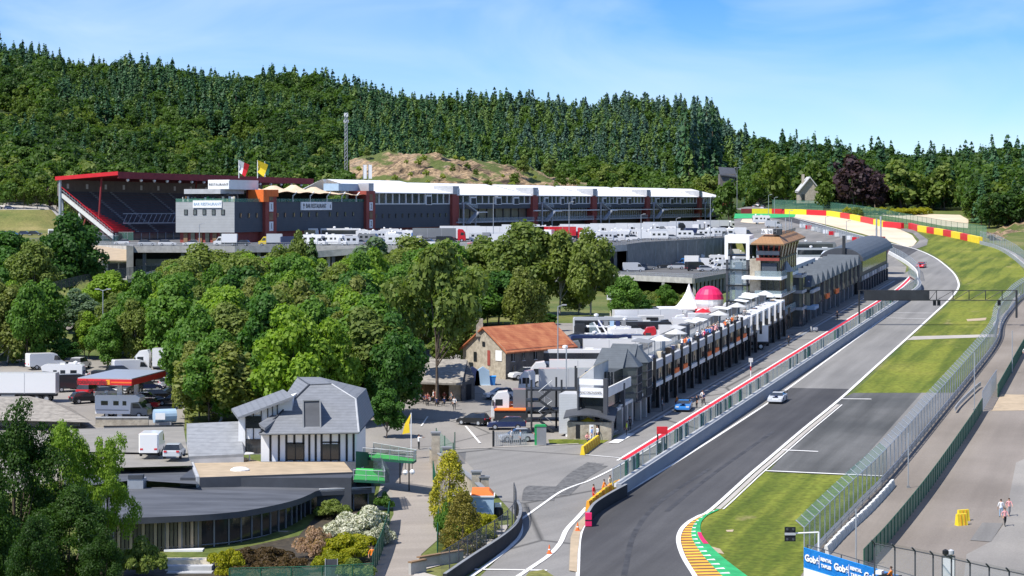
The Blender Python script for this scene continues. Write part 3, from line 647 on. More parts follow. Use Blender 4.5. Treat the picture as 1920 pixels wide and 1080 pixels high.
for kind, lm, kw in [('dark', 'leaf_dark', dict(K=42, h0=.7)), ('mid', 'leaf_mid', dict(K=40, h0=.9)), ('olive', 'leaf_olive', dict(K=44, h0=.9, top=.35)), ('bright', 'leaf_bright', dict(K=38, h0=.8)),
                     ('silver', 'leaf_silver', dict(K=46, h0=.8, cr=(.2, .34))), ('willow', 'leaf_willow', dict(K=55, h0=.9, cr=(.2, .32), droop=1.1, top=.2)), ('copper', 'leaf_copper', dict(K=38, h0=1.)), ('yellow', 'leaf_yellow', dict(K=20, h0=.5))]:
    MT[kind] = [broadleaf(100+i*7+len(kind), 12, 4.5, kw['h0'], kw['K'], 9500, .27, lm, BARKS.get(kind, 'bark'), **{k: v for k, v in kw.items() if k not in ('h0', 'K')}) for i in range(3 if kind in ('dark', 'mid', 'olive') else 2)]
MT['spruce'] = [conifer(i+40, 12, 3.2, 8000, .25, 'leaf_spruce') for i in range(2)]; MT['larch'] = [conifer(i+60, 12, 3.0, 7500, .25, 'leaf_larch', power=.6) for i in range(2)]
MT['open'] = [broadleaf(77, 12, 6.0, 3.2, 34, 7000, .26, 'leaf_olive', 'bark', cr=(.16, .27), shell=.7)]
MT['fore'] = [broadleaf(901+i, 12, 4.5, .6, 75, 30000, .105, 'leaf_fore', 'bark', cr=(.17, .3)) for i in range(2)]
MT['maple'] = [broadleaf(951+i, 12, 5.2, 1.5, 56, 17000, .115, 'leaf_bright', 'bark', cr=(.12, .24), shell=.65) for i in range(2)]
def plant(kind, name, label, cat, loc, H, Wd, rz=0.0, group=None, var=0):
    root = thing(name, label, cat, loc, rz, group); a, b = MT[kind][var % len(MT[kind])]
    bw = 2*(6.0 if kind == 'open' else 5.2 if kind == 'maple' else 3.2 if kind == 'spruce' else 3.0 if kind == 'larch' else 4.5)
    for nm, me in (('crown', a), ('trunk', b)):
        o = bpy.data.objects.new(nm, me); col.objects.link(o); o.parent = root
    root.scale = (Wd/bw, Wd/bw, H/12*(1.13 if bw > 7 and kind not in ('gold', 'bronze') else 1.03)); return root
DESC = dict(dark='dark green broadleaf tree', mid='green broadleaf tree', olive='olive green broadleaf tree', bright='bright green broadleaf tree', silver='silvery grey-green willow', willow='yellow-green weeping birch',
            copper='dark copper beech', yellow='golden yellow shrub', spruce='dark pointed spruce', larch='tall ragged green conifer', open='open-crowned ash tree')
NAMES = dict(dark='broadleaf_tree', mid='broadleaf_tree', olive='broadleaf_tree', bright='broadleaf_tree', silver='willow_tree', willow='birch_tree', copper='copper_beech', yellow='yellow_shrub', spruce='spruce_tree', larch='conifer_tree', open='ash_tree')
rt = random.Random(11)
VT = [ # px, top py, width px, distance, kind, where it stands
 (16, 448, 110, 500, 'dark', 'at the left edge below the car park'), (132, 418, 118, 470, 'dark', 'in front of the grandstand corner'), (62, 470, 90, 455, 'olive', 'between two dark trees left of the underpass'), (20, 545, 130, 395, 'dark', 'at the left edge above the white lorry'),
 (205, 517, 110, 425, 'bright', 'right of the underpass road'), (150, 552, 150, 385, 'silver', 'leftmost silvery one above the filling station'), (70, 598, 110, 370, 'mid', 'above the white lorry'), (120, 640, 110, 338, 'dark', 'behind the filling station canopy'), (205, 610, 110, 345, 'dark', 'behind the filling station shading parked vans'),
 (30, 640, 90, 350, 'mid', 'behind the white trailer'), (-40, 620, 120, 350, 'silver', 'cut by the left frame edge'), (270, 560, 120, 400, 'olive', 'in the wood left of the weeping birch'), (330, 500, 125, 440, 'olive', 'under the concrete deck edge at left'), (385, 472, 130, 455, 'olive', 'rising in front of the concrete deck'), (450, 486, 110, 440, 'olive', 'below the yellow van'),
 (345, 575, 100, 340, 'willow', 'hanging beside the filling station'), (410, 655, 150, 276, 'willow', 'round one left of the half-timbered house'), (440, 600, 110, 350, 'olive', 'in the middle of the valley wood'), (490, 540, 120, 410, 'mid', 'in the valley wood below the coach'), (530, 476, 90, 450, 'olive', 'poking up to the deck beside the ramp'), (585, 450, 45, 455, 'larch', 'narrow one reaching up in front of the white campers'),
 (602, 495, 62, 395, 'larch', 'tall one standing out of the valley wood'), (560, 452, 50, 462, 'olive', 'slim one in front of the white coach'), (690, 464, 170, 440, 'silver', 'broad one below the row of motorhomes'), (640, 530, 110, 400, 'silver', 'half hidden behind the green conifer'), (700, 514, 66, 385, 'larch', 'dark tiered one amid broadleaf trees'), (770, 462, 110, 440, 'olive', 'below the grey van on the deck'),
 (835, 468, 120, 435, 'mid', 'below the lorry with a red cab'), (900, 462, 110, 438, 'olive', 'below the white semi-trailers'), (980, 440, 130, 430, 'olive', 'tallest one against the semi-trailers'), (1050, 452, 90, 428, 'olive', 'in front of the red lorry'), (1108, 450, 86, 420, 'olive', 'rightmost of the row before the lower deck'),
 (985, 512, 78, 385, 'willow', 'slender one standing alone left of the food stands'), (1172, 528, 62, 395, 'mid', 'beside the white info sign'), (1250, 540, 40, 440, 'mid', 'bush-like beneath the lower deck'), (880, 520, 120, 395, 'mid', 'right of the ash tree crown'), (935, 520, 90, 400, 'dark', 'behind the stone house'),
 (800, 545, 120, 370, 'olive', 'behind the ash tree'), (760, 520, 110, 400, 'bright', 'in the upper valley wood'), (580, 585, 130, 345, 'mid', 'above the roof of the half-timbered house'), (520, 620, 130, 315, 'dark', 'behind the half-timbered house at left'), (625, 600, 130, 305, 'dark', 'behind the half-timbered house ridge'),
 (700, 575, 130, 300, 'mid', 'right behind the half-timbered house'), (735, 640, 90, 275, 'dark', 'deep shade right of the half-timbered house'), (690, 660, 100, 280, 'dark', 'over the yellow parasol stand'), (655, 560, 110, 370, 'mid', 'centre of the valley wood'), (725, 740, 60, 262, 'dark', 'low ivy-clad one beside the yellow flag'),
 (820, 498, 200, 292, 'open', 'leaning over the shingle-roofed hut'), (460, 545, 100, 400, 'mid', 'left centre of the wood'), (540, 700, 110, 300, 'dark', 'left of the house roof'), (1000, 560, 60, 420, 'mid', 'by the footpath wall'), (1030, 590, 60, 400, 'dark', 'in the shade behind the orange roof'), (850, 590, 90, 330, 'olive', 'left of the stone house gable'),
 (1200, 560, 50, 415, 'dark', 'right of the info sign'), (320, 530, 60, 370, 'mid', 'behind the street lamp'), (240, 560, 80, 380, 'mid', 'over the lane by the lamp post'), (-30, 520, 110, 420, 'dark', 'beyond the left frame edge'), (1085, 530, 60, 430, 'olive', 'at the back of the car park')]
KIND_N = {}
for i, (px, ty, wd, D, kind, where) in enumerate(VT):
    b = tr(px, D); top = CZ-(ty-HY)/F*D; H = top-b.z; W_ = min(wd/F*D*1.08, H*1.0+1.5)
    plant(kind, NAMES[kind], '%s %s' % (DESC[kind], where), 'tree', b, H, W_, rt.uniform(0, 6.28), None, i)
# filler in the wood where nothing tells one crown from the next
nf = 0
for i in range(2600):
    px = rt.uniform(-40, 930); D = rt.uniform(262, 480); H = rt.uniform(6.0 if px < 300 else 8.5, 13); b = tr(px, D); ty = HY+(CZ-b.z-H)/D*F
    lim = np.interp(px, [-40, 90, 100, 200, 300, 500, 700, 930], [530, 540, 610, 560, 505, 492, 480, 475])
    if px > 765 and D < 350 or px > 860 and D < 400 or px < 350 and D < 330 or ty < lim or px < 460 and D < 275: continue
    if D < 300 and rt.random() < .35: continue
    plant(rt.choice(['dark', 'mid', 'olive', 'bright', 'mid', 'olive', 'willow']), 'broadleaf_tree', 'broadleaf tree packed among others in the valley wood', 'tree', b, H, H*rt.uniform(.58, .85), rt.uniform(0, 6.28), 'trees packed in the valley wood', i)
    nf += 1
    if nf > 190: break
# foreground left
for i, (px, ty, wd, D, kind, lab) in enumerate([(30, 750, 200, 176, 'fore', 'tall dark green tree filling the lower left corner'), (130, 905, 190, 172, 'fore', 'dark shaded tree in front of the glass restaurant wall'), (-30, 860, 200, 165, 'fore', 'dark tree cut by the left frame edge at the bottom'),
        (112, 765, 160, 182, 'maple', 'airy light green maple above the dark tree at lower left'), (200, 800, 130, 184, 'maple', 'light green maple with spreading branches over the flat roof'), (60, 960, 130, 160, 'fore', 'low bushy tree at the very bottom left'), (190, 985, 110, 166, 'fore', 'dark shrubby tree below the curtained windows')]):
    b = at(px, 204+162000/D); top = CZ-(ty-HY)/F*D; plant(kind, 'broadleaf_tree' if kind == 'fore' else 'maple_tree', lab, 'tree', b, (top-b.z)/1.12, wd/F*D*.95, i*1.3, None, i)
# garden conifers and shrubs by the path
MT['gold'] = [columnar(5, 12, 4.5, 9000, .17, 'leaf_gold')]; MT['bronze'] = [columnar(9, 12, 4.5, 11000, .15, 'leaf_bronze')]
for px, ty, wd, D, lab in [(843, 842, 60, 207, 'golden yellow garden conifer, taller and further up the path'), (868, 920, 64, 194, 'bronze-green garden conifer in front of the golden one')]:
    b = at(px, 204+162000/D); top = CZ-(ty-HY)/F*D; o = plant('bronze' if 'bronze' in lab else 'gold', 'garden_conifer', lab, 'tree', b, (top-b.z)/1.08, wd/F*D*1.45)
def shrub_mesh(seed, lm, n=3500, s=.09, K=26):
    rng = np.random.default_rng(seed); a = rng.uniform(0, 6.283, K); rr = rng.uniform(0, .75, K)**.6; c = np.stack([np.cos(a)*rr, np.sin(a)*rr, rng.uniform(.15, .75, K)*(1.05-rr*.6)], 1); r = rng.uniform(.18, .3, K)
    pick = rng.integers(0, K, n); d = rng.normal(0, 1, (n, 3)); d[:, 2] = np.abs(d[:, 2]); d /= np.linalg.norm(d, axis=1, keepdims=True); p = c[pick]+d*r[pick][:, None]
    V = leaf_quads(rng, p, d, s*.5, s); Fq = np.arange(len(V)).reshape(-1, 4); return np_mesh('shrub', V, Fq, [0]*len(Fq), [lm])
SH = {k: shrub_mesh(i, lm, n, s) for i, (k, lm, n, s) in enumerate([('flower', 'leaf_flower', 7000, .055), ('yellowgreen', 'leaf_lime', 4800, .06), ('gold', 'leaf_gold', 3500, .07), ('brown', 'leaf_brown', 3600, .06), ('pink', 'leaf_pink', 4200, .05), ('green', 'leaf_mid', 3600, .07), ('olive', 'leaf_olive', 3600, .07), ('dark', 'leaf_dark', 3600, .07)])}
def shrub(kind, px, py, wpx, hpx, lab, group=None, P=None, cat='shrub', name='shrub', D=None):
    b = P if P is not None else at(px, py); k = b.y/F
    o = bpy.data.objects.new(name, SH[kind]); col.objects.link(o); o.location = b; o.scale = (wpx*k*.68, wpx*k*.68, hpx*k*1.15); o.rotation_euler = (0, 0, px*.1); return tag(o, lab, cat, group)
for a in [('flower', 672, 1012, 96, 60, 'large shrub covered in white blossom by the green fence'), ('flower', 700, 1020, 60, 44, 'white-blossomed shrub against the windbreak fence'), ('pink', 584, 1048, 64, 62, 'pinkish tan feathery round shrub'), ('yellowgreen', 650, 1048, 90, 50, 'wide yellow-green shrub under the white blossom'), ('yellowgreen', 625, 1072, 70, 40, 'yellow-green shrub in front of the pinkish one'),
          ('brown', 505, 1060, 70, 36, 'brown-leaved hedge shrub nearest the pinkish one'), ('brown', 460, 1062, 70, 36, 'brown-leaved hedge shrub in the middle of the bed'), ('brown', 540, 1075, 60, 34, 'low brown shrub at the front of the bed'), ('yellowgreen', 424, 1078, 56, 50, 'bright green shrub beside the terrace steps'), ('olive', 262, 1082, 80, 66, 'olive shrub left of the terrace steps'), ('brown', 490, 1086, 90, 34, 'brown shrub at the bottom edge'),
          ('olive', 665, 1085, 60, 34, 'olive shrub beside the grey board'), ('green', 721, 958, 28, 32, 'small green hedge bush by the dark doorway'), ('yellowgreen', 905, 1000, 56, 40, 'light green bush beside the grey kiosk'), ('green', 838, 1022, 40, 70, 'green climbing shrub on the fence'), ('pink', 878, 1028, 50, 22, 'low pale shrub below the garden conifer'), ('gold', 843, 1034, 22, 16, 'small golden shrub at the fence corner'),
          ('yellowgreen', 884, 1012, 70, 30, 'yellow-green ground shrub between conifer and kiosk'), ('olive', 620, 970, 60, 30, 'olive shrub behind the blossom at the glass wall'), ('green', 690, 985, 50, 30, 'green shrub beside the glass corner')]:
    shrub(*a)
shrub('gold', 273, 668, 34, 34, 'small golden yellow tree behind the filling station', cat='tree', name='yellow_tree')
for i in range(12): shrub(rt.choice(['olive', 'yellowgreen', 'olive']), 0, 0, 40, 22, 'olive bush planted below the lower parking deck', 'bushes below the lower deck', P=tr(1165+i*11+rt.uniform(-4, 4), 470+rt.uniform(-12, 12)))
for i in range(14): shrub(rt.choice(['yellowgreen', 'olive']), 0, 0, 26, 14, 'round bush in the row behind the gravel yard', 'bushes behind the gravel yard', P=tr(1595+i*10.5, 815+rt.uniform(-8, 8)))
for i in range(6): shrub('green', 0, 0, 18, 8, 'low clipped hedge plant near the paddock coaches', 'hedge near the paddock coaches', P=at(1505+i*9, 466+i*1.2))

# ------------------------------------------------------------------ wooded hills
FAR = {}
FAR['dark'] = [broadleaf(200+i, 16, 6.0, 1.5, 20, 950, .70, 'leaf_hill_dark', one=True, cr=(.3, .46)) for i in range(3)]
FAR['mid'] = [broadleaf(210+i, 16, 6.2, 1.5, 20, 950, .70, 'leaf_hill', one=True, cr=(.3, .46)) for i in range(3)]
FAR['bright'] = [broadleaf(220+i, 13, 5.2, 1.0, 17, 800, .66, 'leaf_hill_bright', one=True, cr=(.3, .46)) for i in range(2)]
FAR['olive'] = [broadleaf(230+i, 14, 5.0, 1.0, 17, 800, .66, 'leaf_olive', one=True, cr=(.28, .44)) for i in range(2)]
FAR['copper'] = [broadleaf(240, 14, 5.4, .6, 16, 620, .75, 'leaf_copper', one=True)]
FAR['spruce'] = [conifer(250+i, 20, 4.5, 1000, .52, 'leaf_spruce', one=True, h0=.1) for i in range(3)]
FAR['blue'] = [conifer(260+i, 20, 4.6, 1000, .52, 'leaf_spruce_blue', one=True, h0=.12) for i in range(2)]
FAR['larch'] = [conifer(270+i, 18, 4.3, 950, .52, 'leaf_larch', one=True, h0=.1, power=.7) for i in range(2)]
FAR['young'] = [broadleaf(280+i, 5, 2.2, .2, 8, 160, .55, 'leaf_meadow', one=True) for i in range(2)]
def hill_kind(px, D, f):   # f: 0 at the forest edge, 1 at the ridge
    u = rt.random(); n = math.sin(px*.013+D*.011)+math.sin(px*.031-D*.017)*.7+math.sin(px*.006+1.3+D*.004)*.6
    if px < 640:
        if .53 < f < .68 and 150 < px < 480: return 'young' if u < .8 else 'bright'
        if .55 < f < .74 and -60 < px < 70: return 'young' if u < .7 else 'bright'
        if f > .68 and px > 100: return 'spruce' if u < .36+n*.15 else 'mid' if u < .72 else 'larch' if u < .86 else 'dark'
        if f > .9: return 'spruce' if u < .5 else 'mid'
        if f < .22: return 'bright' if u < .42 else 'olive' if u < .74 else 'mid'
        if f < .55 and n < -.55: return 'bright' if u < .5 else 'olive' if u < .75 else 'mid'
        return 'dark' if u < .42+n*.18 else 'mid' if u < .70 else 'spruce' if n > .2 and u < .80 else 'larch' if u < .70+.08*max(n, 0) else 'bright' if u < .86 else 'olive'
    if px < 1400:
        if f < np.interp(px, [640, 900, 1250, 1400], [.10, .28, .34, .1]): return 'bright' if u < .38 else 'olive' if u < .75 else 'mid'
        if f < .45 and n > .5: return 'bright' if u < .5 else 'mid'
        return ('blue' if px > 950 and u < .4 else 'spruce') if u < .48 else 'larch' if u < .80 else 'mid'
    if f > .75: return 'spruce' if u < .22 else 'mid' if u < .6 else 'dark'
    if 1560 < px < 1660 and f < .35: return 'copper' if u < .7 else 'dark'
    return 'mid' if u < .36 else 'dark' if u < .60 else 'bright' if u < .78 else 'spruce' if u < .9 else 'olive'
def hidden(px, D): # rock face and clearings
    return (655 < px < 1090 and D < 1075+(px-655)*.06 and D > np.interp(px, [655, 900, 1090], [960, 960, 1030]))
pts = []
Dq = 850.0; step = 8.2
while Dq < 1640:
    x0, x1 = -Dq*.262, Dq*.262; x = x0+rt.uniform(0, step)
    while x < x1:
        X = x+rt.uniform(-2.2, 2.2); Y = Dq+rt.uniform(-2.6, 2.6); px = CX+X/Y*F
        y0 = float(np.interp(px, [0, 300, 560, 640, 700, 1300, 1395, 1405, 1450, 1560, 1640, 1815, 1830, 1950], [880, 880, 905, 935, 945, 1150, 1175, 1000, 960, 905, 850, 850, 715, 715]))
        yt = float(np.interp(px, [0, 1200, 1450, 1950], [1520, 1540, 1300, 1180]))
        if Y > y0 and Y < yt+60 and not hidden(px, Y): pts.append((X, Y, px, (Y-y0)/(yt-y0)))
        x += step*rt.uniform(.85, 1.2)
    Dq += step*.95
for i in range(150):   # lower wood at the right edge
    Y = rt.uniform(722, 860); px = rt.uniform(1822+max(0, 735-Y)*2, 1960); pts.append(((px-CX)/F*Y, Y, px, .1))
pts.sort(key=lambda p: p[1])
near = []; rest = []
for X, Y, px, f in pts:
    k = hill_kind(px, Y, f); sc = (rt.uniform(.85, 1.3)+.22*math.sin(X*.05+Y*.03))*(1.0 if k in ('spruce', 'blue', 'larch') else .92)
    if px > 1400: sc *= .92
    (near if (len(near) < 170) else rest).append((X, Y, px, k, sc, rt.randrange(8), rt.uniform(0, 6.28)))
HD = dict(dark='dark green broadleaf tree', mid='green broadleaf tree', bright='light green young broadleaf tree', olive='olive green birch', copper='dark copper beech', spruce='dark spruce', blue='blue-green spruce', larch='mid green larch', young='low yellow-green sapling')
def hill_tree(X, Y, px, k, sc, v, rz):
    o = bpy.data.objects.new({'spruce': 'spruce_tree', 'blue': 'spruce_tree', 'larch': 'larch_tree', 'copper': 'copper_beech', 'young': 'sapling', 'olive': 'birch_tree'}.get(k, 'broadleaf_tree'), FAR[k][v % len(FAR[k])]); col.objects.link(o)
    o.location = (X, Y, tz(X, Y)-.4); o.rotation_euler = (0, 0, rz); o.scale = (sc, sc, sc)
    wh = 'at the foot of the hill behind the grandstand' if px < 640 else 'at the foot of the hill behind the white pit roofs' if px < 1400 else 'at the forest edge behind the crash barriers' if px < 1815 else 'in the wood above the sandy bank'
    return tag(o, '%s %s' % (HD[k], wh), 'tree', '%s %s' % (HD[k].replace(' tree', '').replace('birch', 'birches')+(' trees' if 'tree' in HD[k] else ''), wh))
for q in near: hill_tree(*q)
# everything further up: nobody could count it, one wood scattered by geometry nodes
def wood(name, items):
    keys = [(k, i) for k in FAR for i in range(len(FAR[k]))]; cc = bpy.data.collections.new('wood_source')
    for n, (k, i) in enumerate(keys):
        o = bpy.data.objects.new('%02d_tree' % n, FAR[k][i]); cc.objects.link(o)
    V = np.array([(X, Y, 0) for X, Y, *_ in items], float); V[:, 2] = terrain(V[:, 0], V[:, 1])-.4
    me = bpy.data.meshes.new(name); me.vertices.add(len(V)); me.vertices.foreach_set('co', V.astype('f').ravel())
    for nm, tp, vals in (('idx', 'INT', [keys.index((k, v % len(FAR[k]))) for _, _, _, k, _, v, _ in items]), ('sc', 'FLOAT', [q[4] for q in items]), ('rz', 'FLOAT', [q[6] for q in items])):
        a = me.attributes.new(nm, tp, 'POINT'); a.data.foreach_set('value', vals)
    o = bpy.data.objects.new(name, me); col.objects.link(o)
    g = bpy.data.node_groups.new('scatter', 'GeometryNodeTree'); g.interface.new_socket('Geometry', in_out='INPUT', socket_type='NodeSocketGeometry'); g.interface.new_socket('Geometry', in_out='OUTPUT', socket_type='NodeSocketGeometry')
    gi = g.nodes.new('NodeGroupInput'); go = g.nodes.new('NodeGroupOutput'); ci = g.nodes.new('GeometryNodeCollectionInfo'); ci.inputs['Collection'].default_value = cc
    ci.inputs['Separate Children'].default_value = True; ci.inputs['Reset Children'].default_value = True
    ip = g.nodes.new('GeometryNodeInstanceOnPoints'); ip.inputs['Pick Instance'].default_value = True
    def attr(n, t): a = g.nodes.new('GeometryNodeInputNamedAttribute'); a.data_type = t; a.inputs['Name'].default_value = n; return a.outputs['Attribute']
    cx = g.nodes.new('ShaderNodeCombineXYZ'); g.links.new(attr('rz', 'FLOAT'), cx.inputs['Z'])
    mp_ = g.nodes.new('GeometryNodeMeshToPoints'); g.links.new(gi.outputs[0], mp_.inputs[0]); g.links.new(mp_.outputs[0], ip.inputs['Points'])
    g.links.new(ci.outputs[0], ip.inputs['Instance']); g.links.new(attr('idx', 'INT'), ip.inputs['Instance Index']); g.links.new(cx.outputs[0], ip.inputs['Rotation']); g.links.new(attr('sc', 'FLOAT'), ip.inputs['Scale']); g.links.new(ip.outputs[0], go.inputs[0])
    m = o.modifiers.new('scatter', 'NODES'); m.node_group = g; tag(o, 'dense mixed wood covering the hills to the skyline', 'forest', kind='stuff')
wood('forest', rest)
print('hill trees', len(near), len(rest))
# trees of the skyline and clearings that stand out
for i in range(46):
    px = rt.uniform(665, 1100); k_ = rt.random()**1.5; D = 985+75*k_+(px-655)*.08-6; yt = float(np.interp(px, [655, 740, 860, 950, 1060, 1100], [300, 284, 292, 312, 335, 346])); q = atd(px, 372+(yt-372)*k_**.9, D); k2 = rt.choice(['young', 'young', 'bright', 'olive']); o = bpy.data.objects.new('sapling' if k2 == 'young' else 'young_tree', FAR[k2][i % 2]); col.objects.link(o); o.location = q-Vector((0, 0, .8)); z_ = rt.uniform(.35, .8) if k2 == 'young' else rt.uniform(.25, .5)*(1.5 if px > 960 else 1); o.scale = (z_*1.1, z_*1.1, z_); tag(o, 'small green bush growing on the bare rock face', 'bush', 'bushes on the rock face')
def special(k, px, ty, D, H, lab, ws=1., v=0, nm=None):
    b = tr(px, D); top = CZ-(ty-HY)/F*D; H = min(H, top-b.z+3) if H else top-b.z
    o = bpy.data.objects.new(nm or ('spruce_tree' if k in ('spruce', 'blue') else 'broadleaf_tree'), FAR[k][v % len(FAR[k])]); col.objects.link(o); nat = {'spruce': 21, 'blue': 21, 'larch': 19, 'bright': 13, 'olive': 14, 'copper': 14}.get(k, 16)
    h = top-b.z; o.location = b; o.scale = (max(ws, .55*h/nat),)*2+(h/nat,); o.rotation_euler = (0, 0, px*.3); return tag(o, lab, 'tree')
special('blue', 1493, 236, 1150, 0, 'left one of two tall narrow trees standing clear of the skyline', .85, nm='poplar_tree'); special('spruce', 1528, 238, 1150, 0, 'right and pointier of two tall narrow trees on the skyline', .75)
special('blue', 1745, 258, 1120, 0, 'pointed spruce rising above the right-hand skyline', 1.1)
for i, (px, ty) in enumerate([(1284, 178), (1300, 172), (1313, 176), (1325, 171), (1336, 180), (1343, 196)]): special(['spruce', 'blue'][i % 2], px, ty, 1195+i*6, 0, 'tall spruce of the dark group ending the left ridge', 1.7)['group'] = 'tall spruces ending the left ridge'
for i, (px, ty) in enumerate([(1292, 268), (1318, 262), (1340, 275), (1356, 300)]): special(['larch', 'spruce', 'spruce', 'spruce'][i], px, ty, 1190, 0, ['reddish-tinged tall conifer left of the dark conifers by the white roofs', 'tall dark conifer in the middle of the stand beside the red tower', 'tall dark conifer right in the stand beside the red tower', 'shorter dark conifer ending the stand beside the red tower'][i], 1.7)
for i, (k, px, ty, D, ws, lab) in enumerate([('mid', 1366, 332, 1000, 1.1, 'green tree hiding the foot of the grey-roofed house'), ('bright', 1450, 288, 880, 1.5, 'big light green lime tree beside the road at La Source hairpin'), ('bright', 1520, 285, 900, 1.5, 'big green tree behind the slate-roofed stone house'), ('bright', 1545, 340, 840, .8, 'bright green tree right of the slate-roofed stone house'), ('copper', 1600, 295, 850, 1.5, 'broad dark copper beech behind the barriers'), ('copper', 1640, 330, 845, 1.0, 'smaller copper beech right of the broad one'),
        ('olive', 1690, 298, 850, 1.6, 'olive green broad tree left of the pale trunk'), ('olive', 1770, 305, 850, 1.4, 'olive green tree right of the pale trunk'), ('bright', 1890, 325, 760, 1.3, 'bright yellow-green tree at the right edge above the bank'), ('mid', 1850, 300, 790, 1.4, 'green tree above the sandy bank')]): special(k, px, ty, D, 0, lab.replace('La Source ', ''), ws, i)
for k, px, ty, D, ws, lab in [('bright', 70, 333, 866, .9, 'light green tree at the grandstand car park'), ('bright', 98, 332, 866, .6, 'small bright green tree left of the grandstand'), ('bright', 45, 342, 866, .6, 'small bright green tree in the far car park'), ('copper', 92, 352, 866, .5, 'small purple-leaved tree at the car park edge'), ('mid', 12, 338, 866, .8, 'green tree at the left edge of the far car park'), ('olive', 130, 345, 866, .7, 'pale green tree just left of the grandstand')]: special(k, px, ty, D, 0, lab, ws)
# ------------------------------------------------------------------ upper paddock: decks, grandstand, grand prix building
Zv = Vector((0, 0, 1))
def slab(mb, P, th, m): n = len(P); return mb.add(list(P)+[p-Zv*th for p in P], [tuple(range(n))[::-1], tuple(range(n, 2*n))]+[(i, (i+1) % n, (i+1) % n+n, i+n) for i in range(n)], m)
def rail_path(mb, P, h, step, m='galv', r=.035, panel=None):
    for a, b in zip(P, P[1:]):
        mb.tube(a+Zv*h, b+Zv*h, r, m, 4); mb.tube(a+Zv*h*.5, b+Zv*h*.5, r*.7, m, 4)
        if panel: mb.quad(a, b, b+Zv*h, a+Zv*h, panel)
    for p in resample(P, step): mb.tube(p, p+Zv*h, r, m, 4)
    return mb
ud = thing('parking_deck', 'long grey concrete parking deck on columns carrying the upper paddock', 'parking deck', dk(700, 466))
E = [dk(*q) for q in [(186, 462), (245, 464), (440, 464), (560, 463), (700, 463), (860, 463), (1010, 464), (1140, 463), (1175, 461), (1206, 457), (1280, 453), (1356, 448), (1376, 437), (1400, 428)]]
back = [dk(1392, 418), dk(1382, 413.5), dk(900, 413.5), dk(100, 413.5)]
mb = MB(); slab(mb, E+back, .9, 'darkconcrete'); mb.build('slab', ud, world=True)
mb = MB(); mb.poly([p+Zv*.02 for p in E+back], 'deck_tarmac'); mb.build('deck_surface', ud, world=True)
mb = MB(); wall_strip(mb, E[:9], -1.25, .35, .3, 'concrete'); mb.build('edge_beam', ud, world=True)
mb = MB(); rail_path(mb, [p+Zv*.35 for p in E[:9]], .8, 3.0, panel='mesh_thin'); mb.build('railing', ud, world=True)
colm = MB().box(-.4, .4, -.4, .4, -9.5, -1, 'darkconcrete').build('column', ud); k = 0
for p in resample(E[:9], 9.5):
    o = colm if k == 0 else colm.copy(); k += 1
    if k > 1: col.objects.link(o); o.parent = ud
    o.location = p-ud.location+Vector((0, 1.2, 0))
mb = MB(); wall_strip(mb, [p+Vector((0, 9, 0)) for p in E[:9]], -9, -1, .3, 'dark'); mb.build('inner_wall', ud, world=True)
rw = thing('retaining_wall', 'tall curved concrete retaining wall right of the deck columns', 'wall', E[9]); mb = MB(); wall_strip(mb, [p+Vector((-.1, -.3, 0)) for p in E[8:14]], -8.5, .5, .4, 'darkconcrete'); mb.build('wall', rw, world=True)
mb = MB(); rail_path(mb, [p+Zv*.5 for p in E[8:14]], .9, 3.0); mb.build('railing', rw, world=True)
mb = MB(); [mb.box(p.x-.3, p.x+.3, p.y-.9, p.y-.2, p.z-8.5, p.z-.2, 'concrete') for p in resample([q+Zv*0 for q in E[9:14]], 9)]; mb.build('buttress', rw, world=True)
# second level and ramp
lv = thing('ramp', 'curving concrete ramp rising to the deck above the trees', 'ramp', atd(480, 490, 530))
Pr = catmull([atd(236, 524, 512), atd(300, 512, 520), atd(400, 499, 528), atd(480, 489, 534), atd(560, 480, 540), atd(640, 473, 545), atd(735, 467, 548)], 5); Q = offset_poly(Pr, -7)
mb = MB(); slab(mb, Pr+Q[::-1], .7, 'darkconcrete'); mb.build('roadway', lv, world=True); mb = MB(); wall_strip(mb, Pr, -.8, .8, .3, 'concrete'); mb.build('parapet', lv, world=True)
mb = MB()
for p in resample(Pr[8:], 9): mb.box(p.x-.4, p.x+.4, p.y+2, p.y+3, 40, p.z-.6, 'concrete')
mb.build('column', lv, world=True)
lb = thing('lower_level', 'lower floor of the parking deck seen as a pale concrete beam at left', 'parking deck', atd(250, 490, 556)); mb = MB(); P = [atd(255, 487, 556), atd(320, 487, 556), atd(480, 483, 556)]; wall_strip(mb, P, -1.5, .2, .4, 'concrete'); mb.build('beam', lb, world=True)
mb = MB(); slab(mb, P+[p+Vector((0, 12, 0)) for p in P[::-1]], .3, 'darkconcrete'); mb.build('slab', lb, world=True)
# lower deck on columns
ld_ = thing('lower_deck', 'lower parking deck on columns behind the red and white tent', 'parking deck', atz(1300, 523, 45.2))
LE = [atz(1128, 516, 45.2), atz(1300, 524, 45.2), atz(1404, 506, 45.2)]
LB = [Vector((72, 640, 45.2)), Vector((20, 640, 45.2)), Vector((14, 560, 45.2))]
mb = MB(); slab(mb, LE+LB, .8, 'darkconcrete'); mb.build('slab', ld_, world=True); mb = MB(); mb.poly([p+Zv*.02 for p in LE+LB], 'deck_tarmac'); mb.build('deck_surface', ld_, world=True)
mb = MB(); wall_strip(mb, LE[:2], -.9, .35, .3, 'concrete'); wall_strip(mb, LE[1:], -.9, .2, .3, 'darkconcrete'); mb.build('edge_beam', ld_, world=True)
mb = MB(); rail_path(mb, [p+Zv*.35 for p in LE], .8, 3.0, panel='mesh_thin'); mb.build('railing', ld_, world=True)
c0 = MB().box(-.3, .3, -.3, .3, -6, -.7, 'concrete').build('column', ld_)
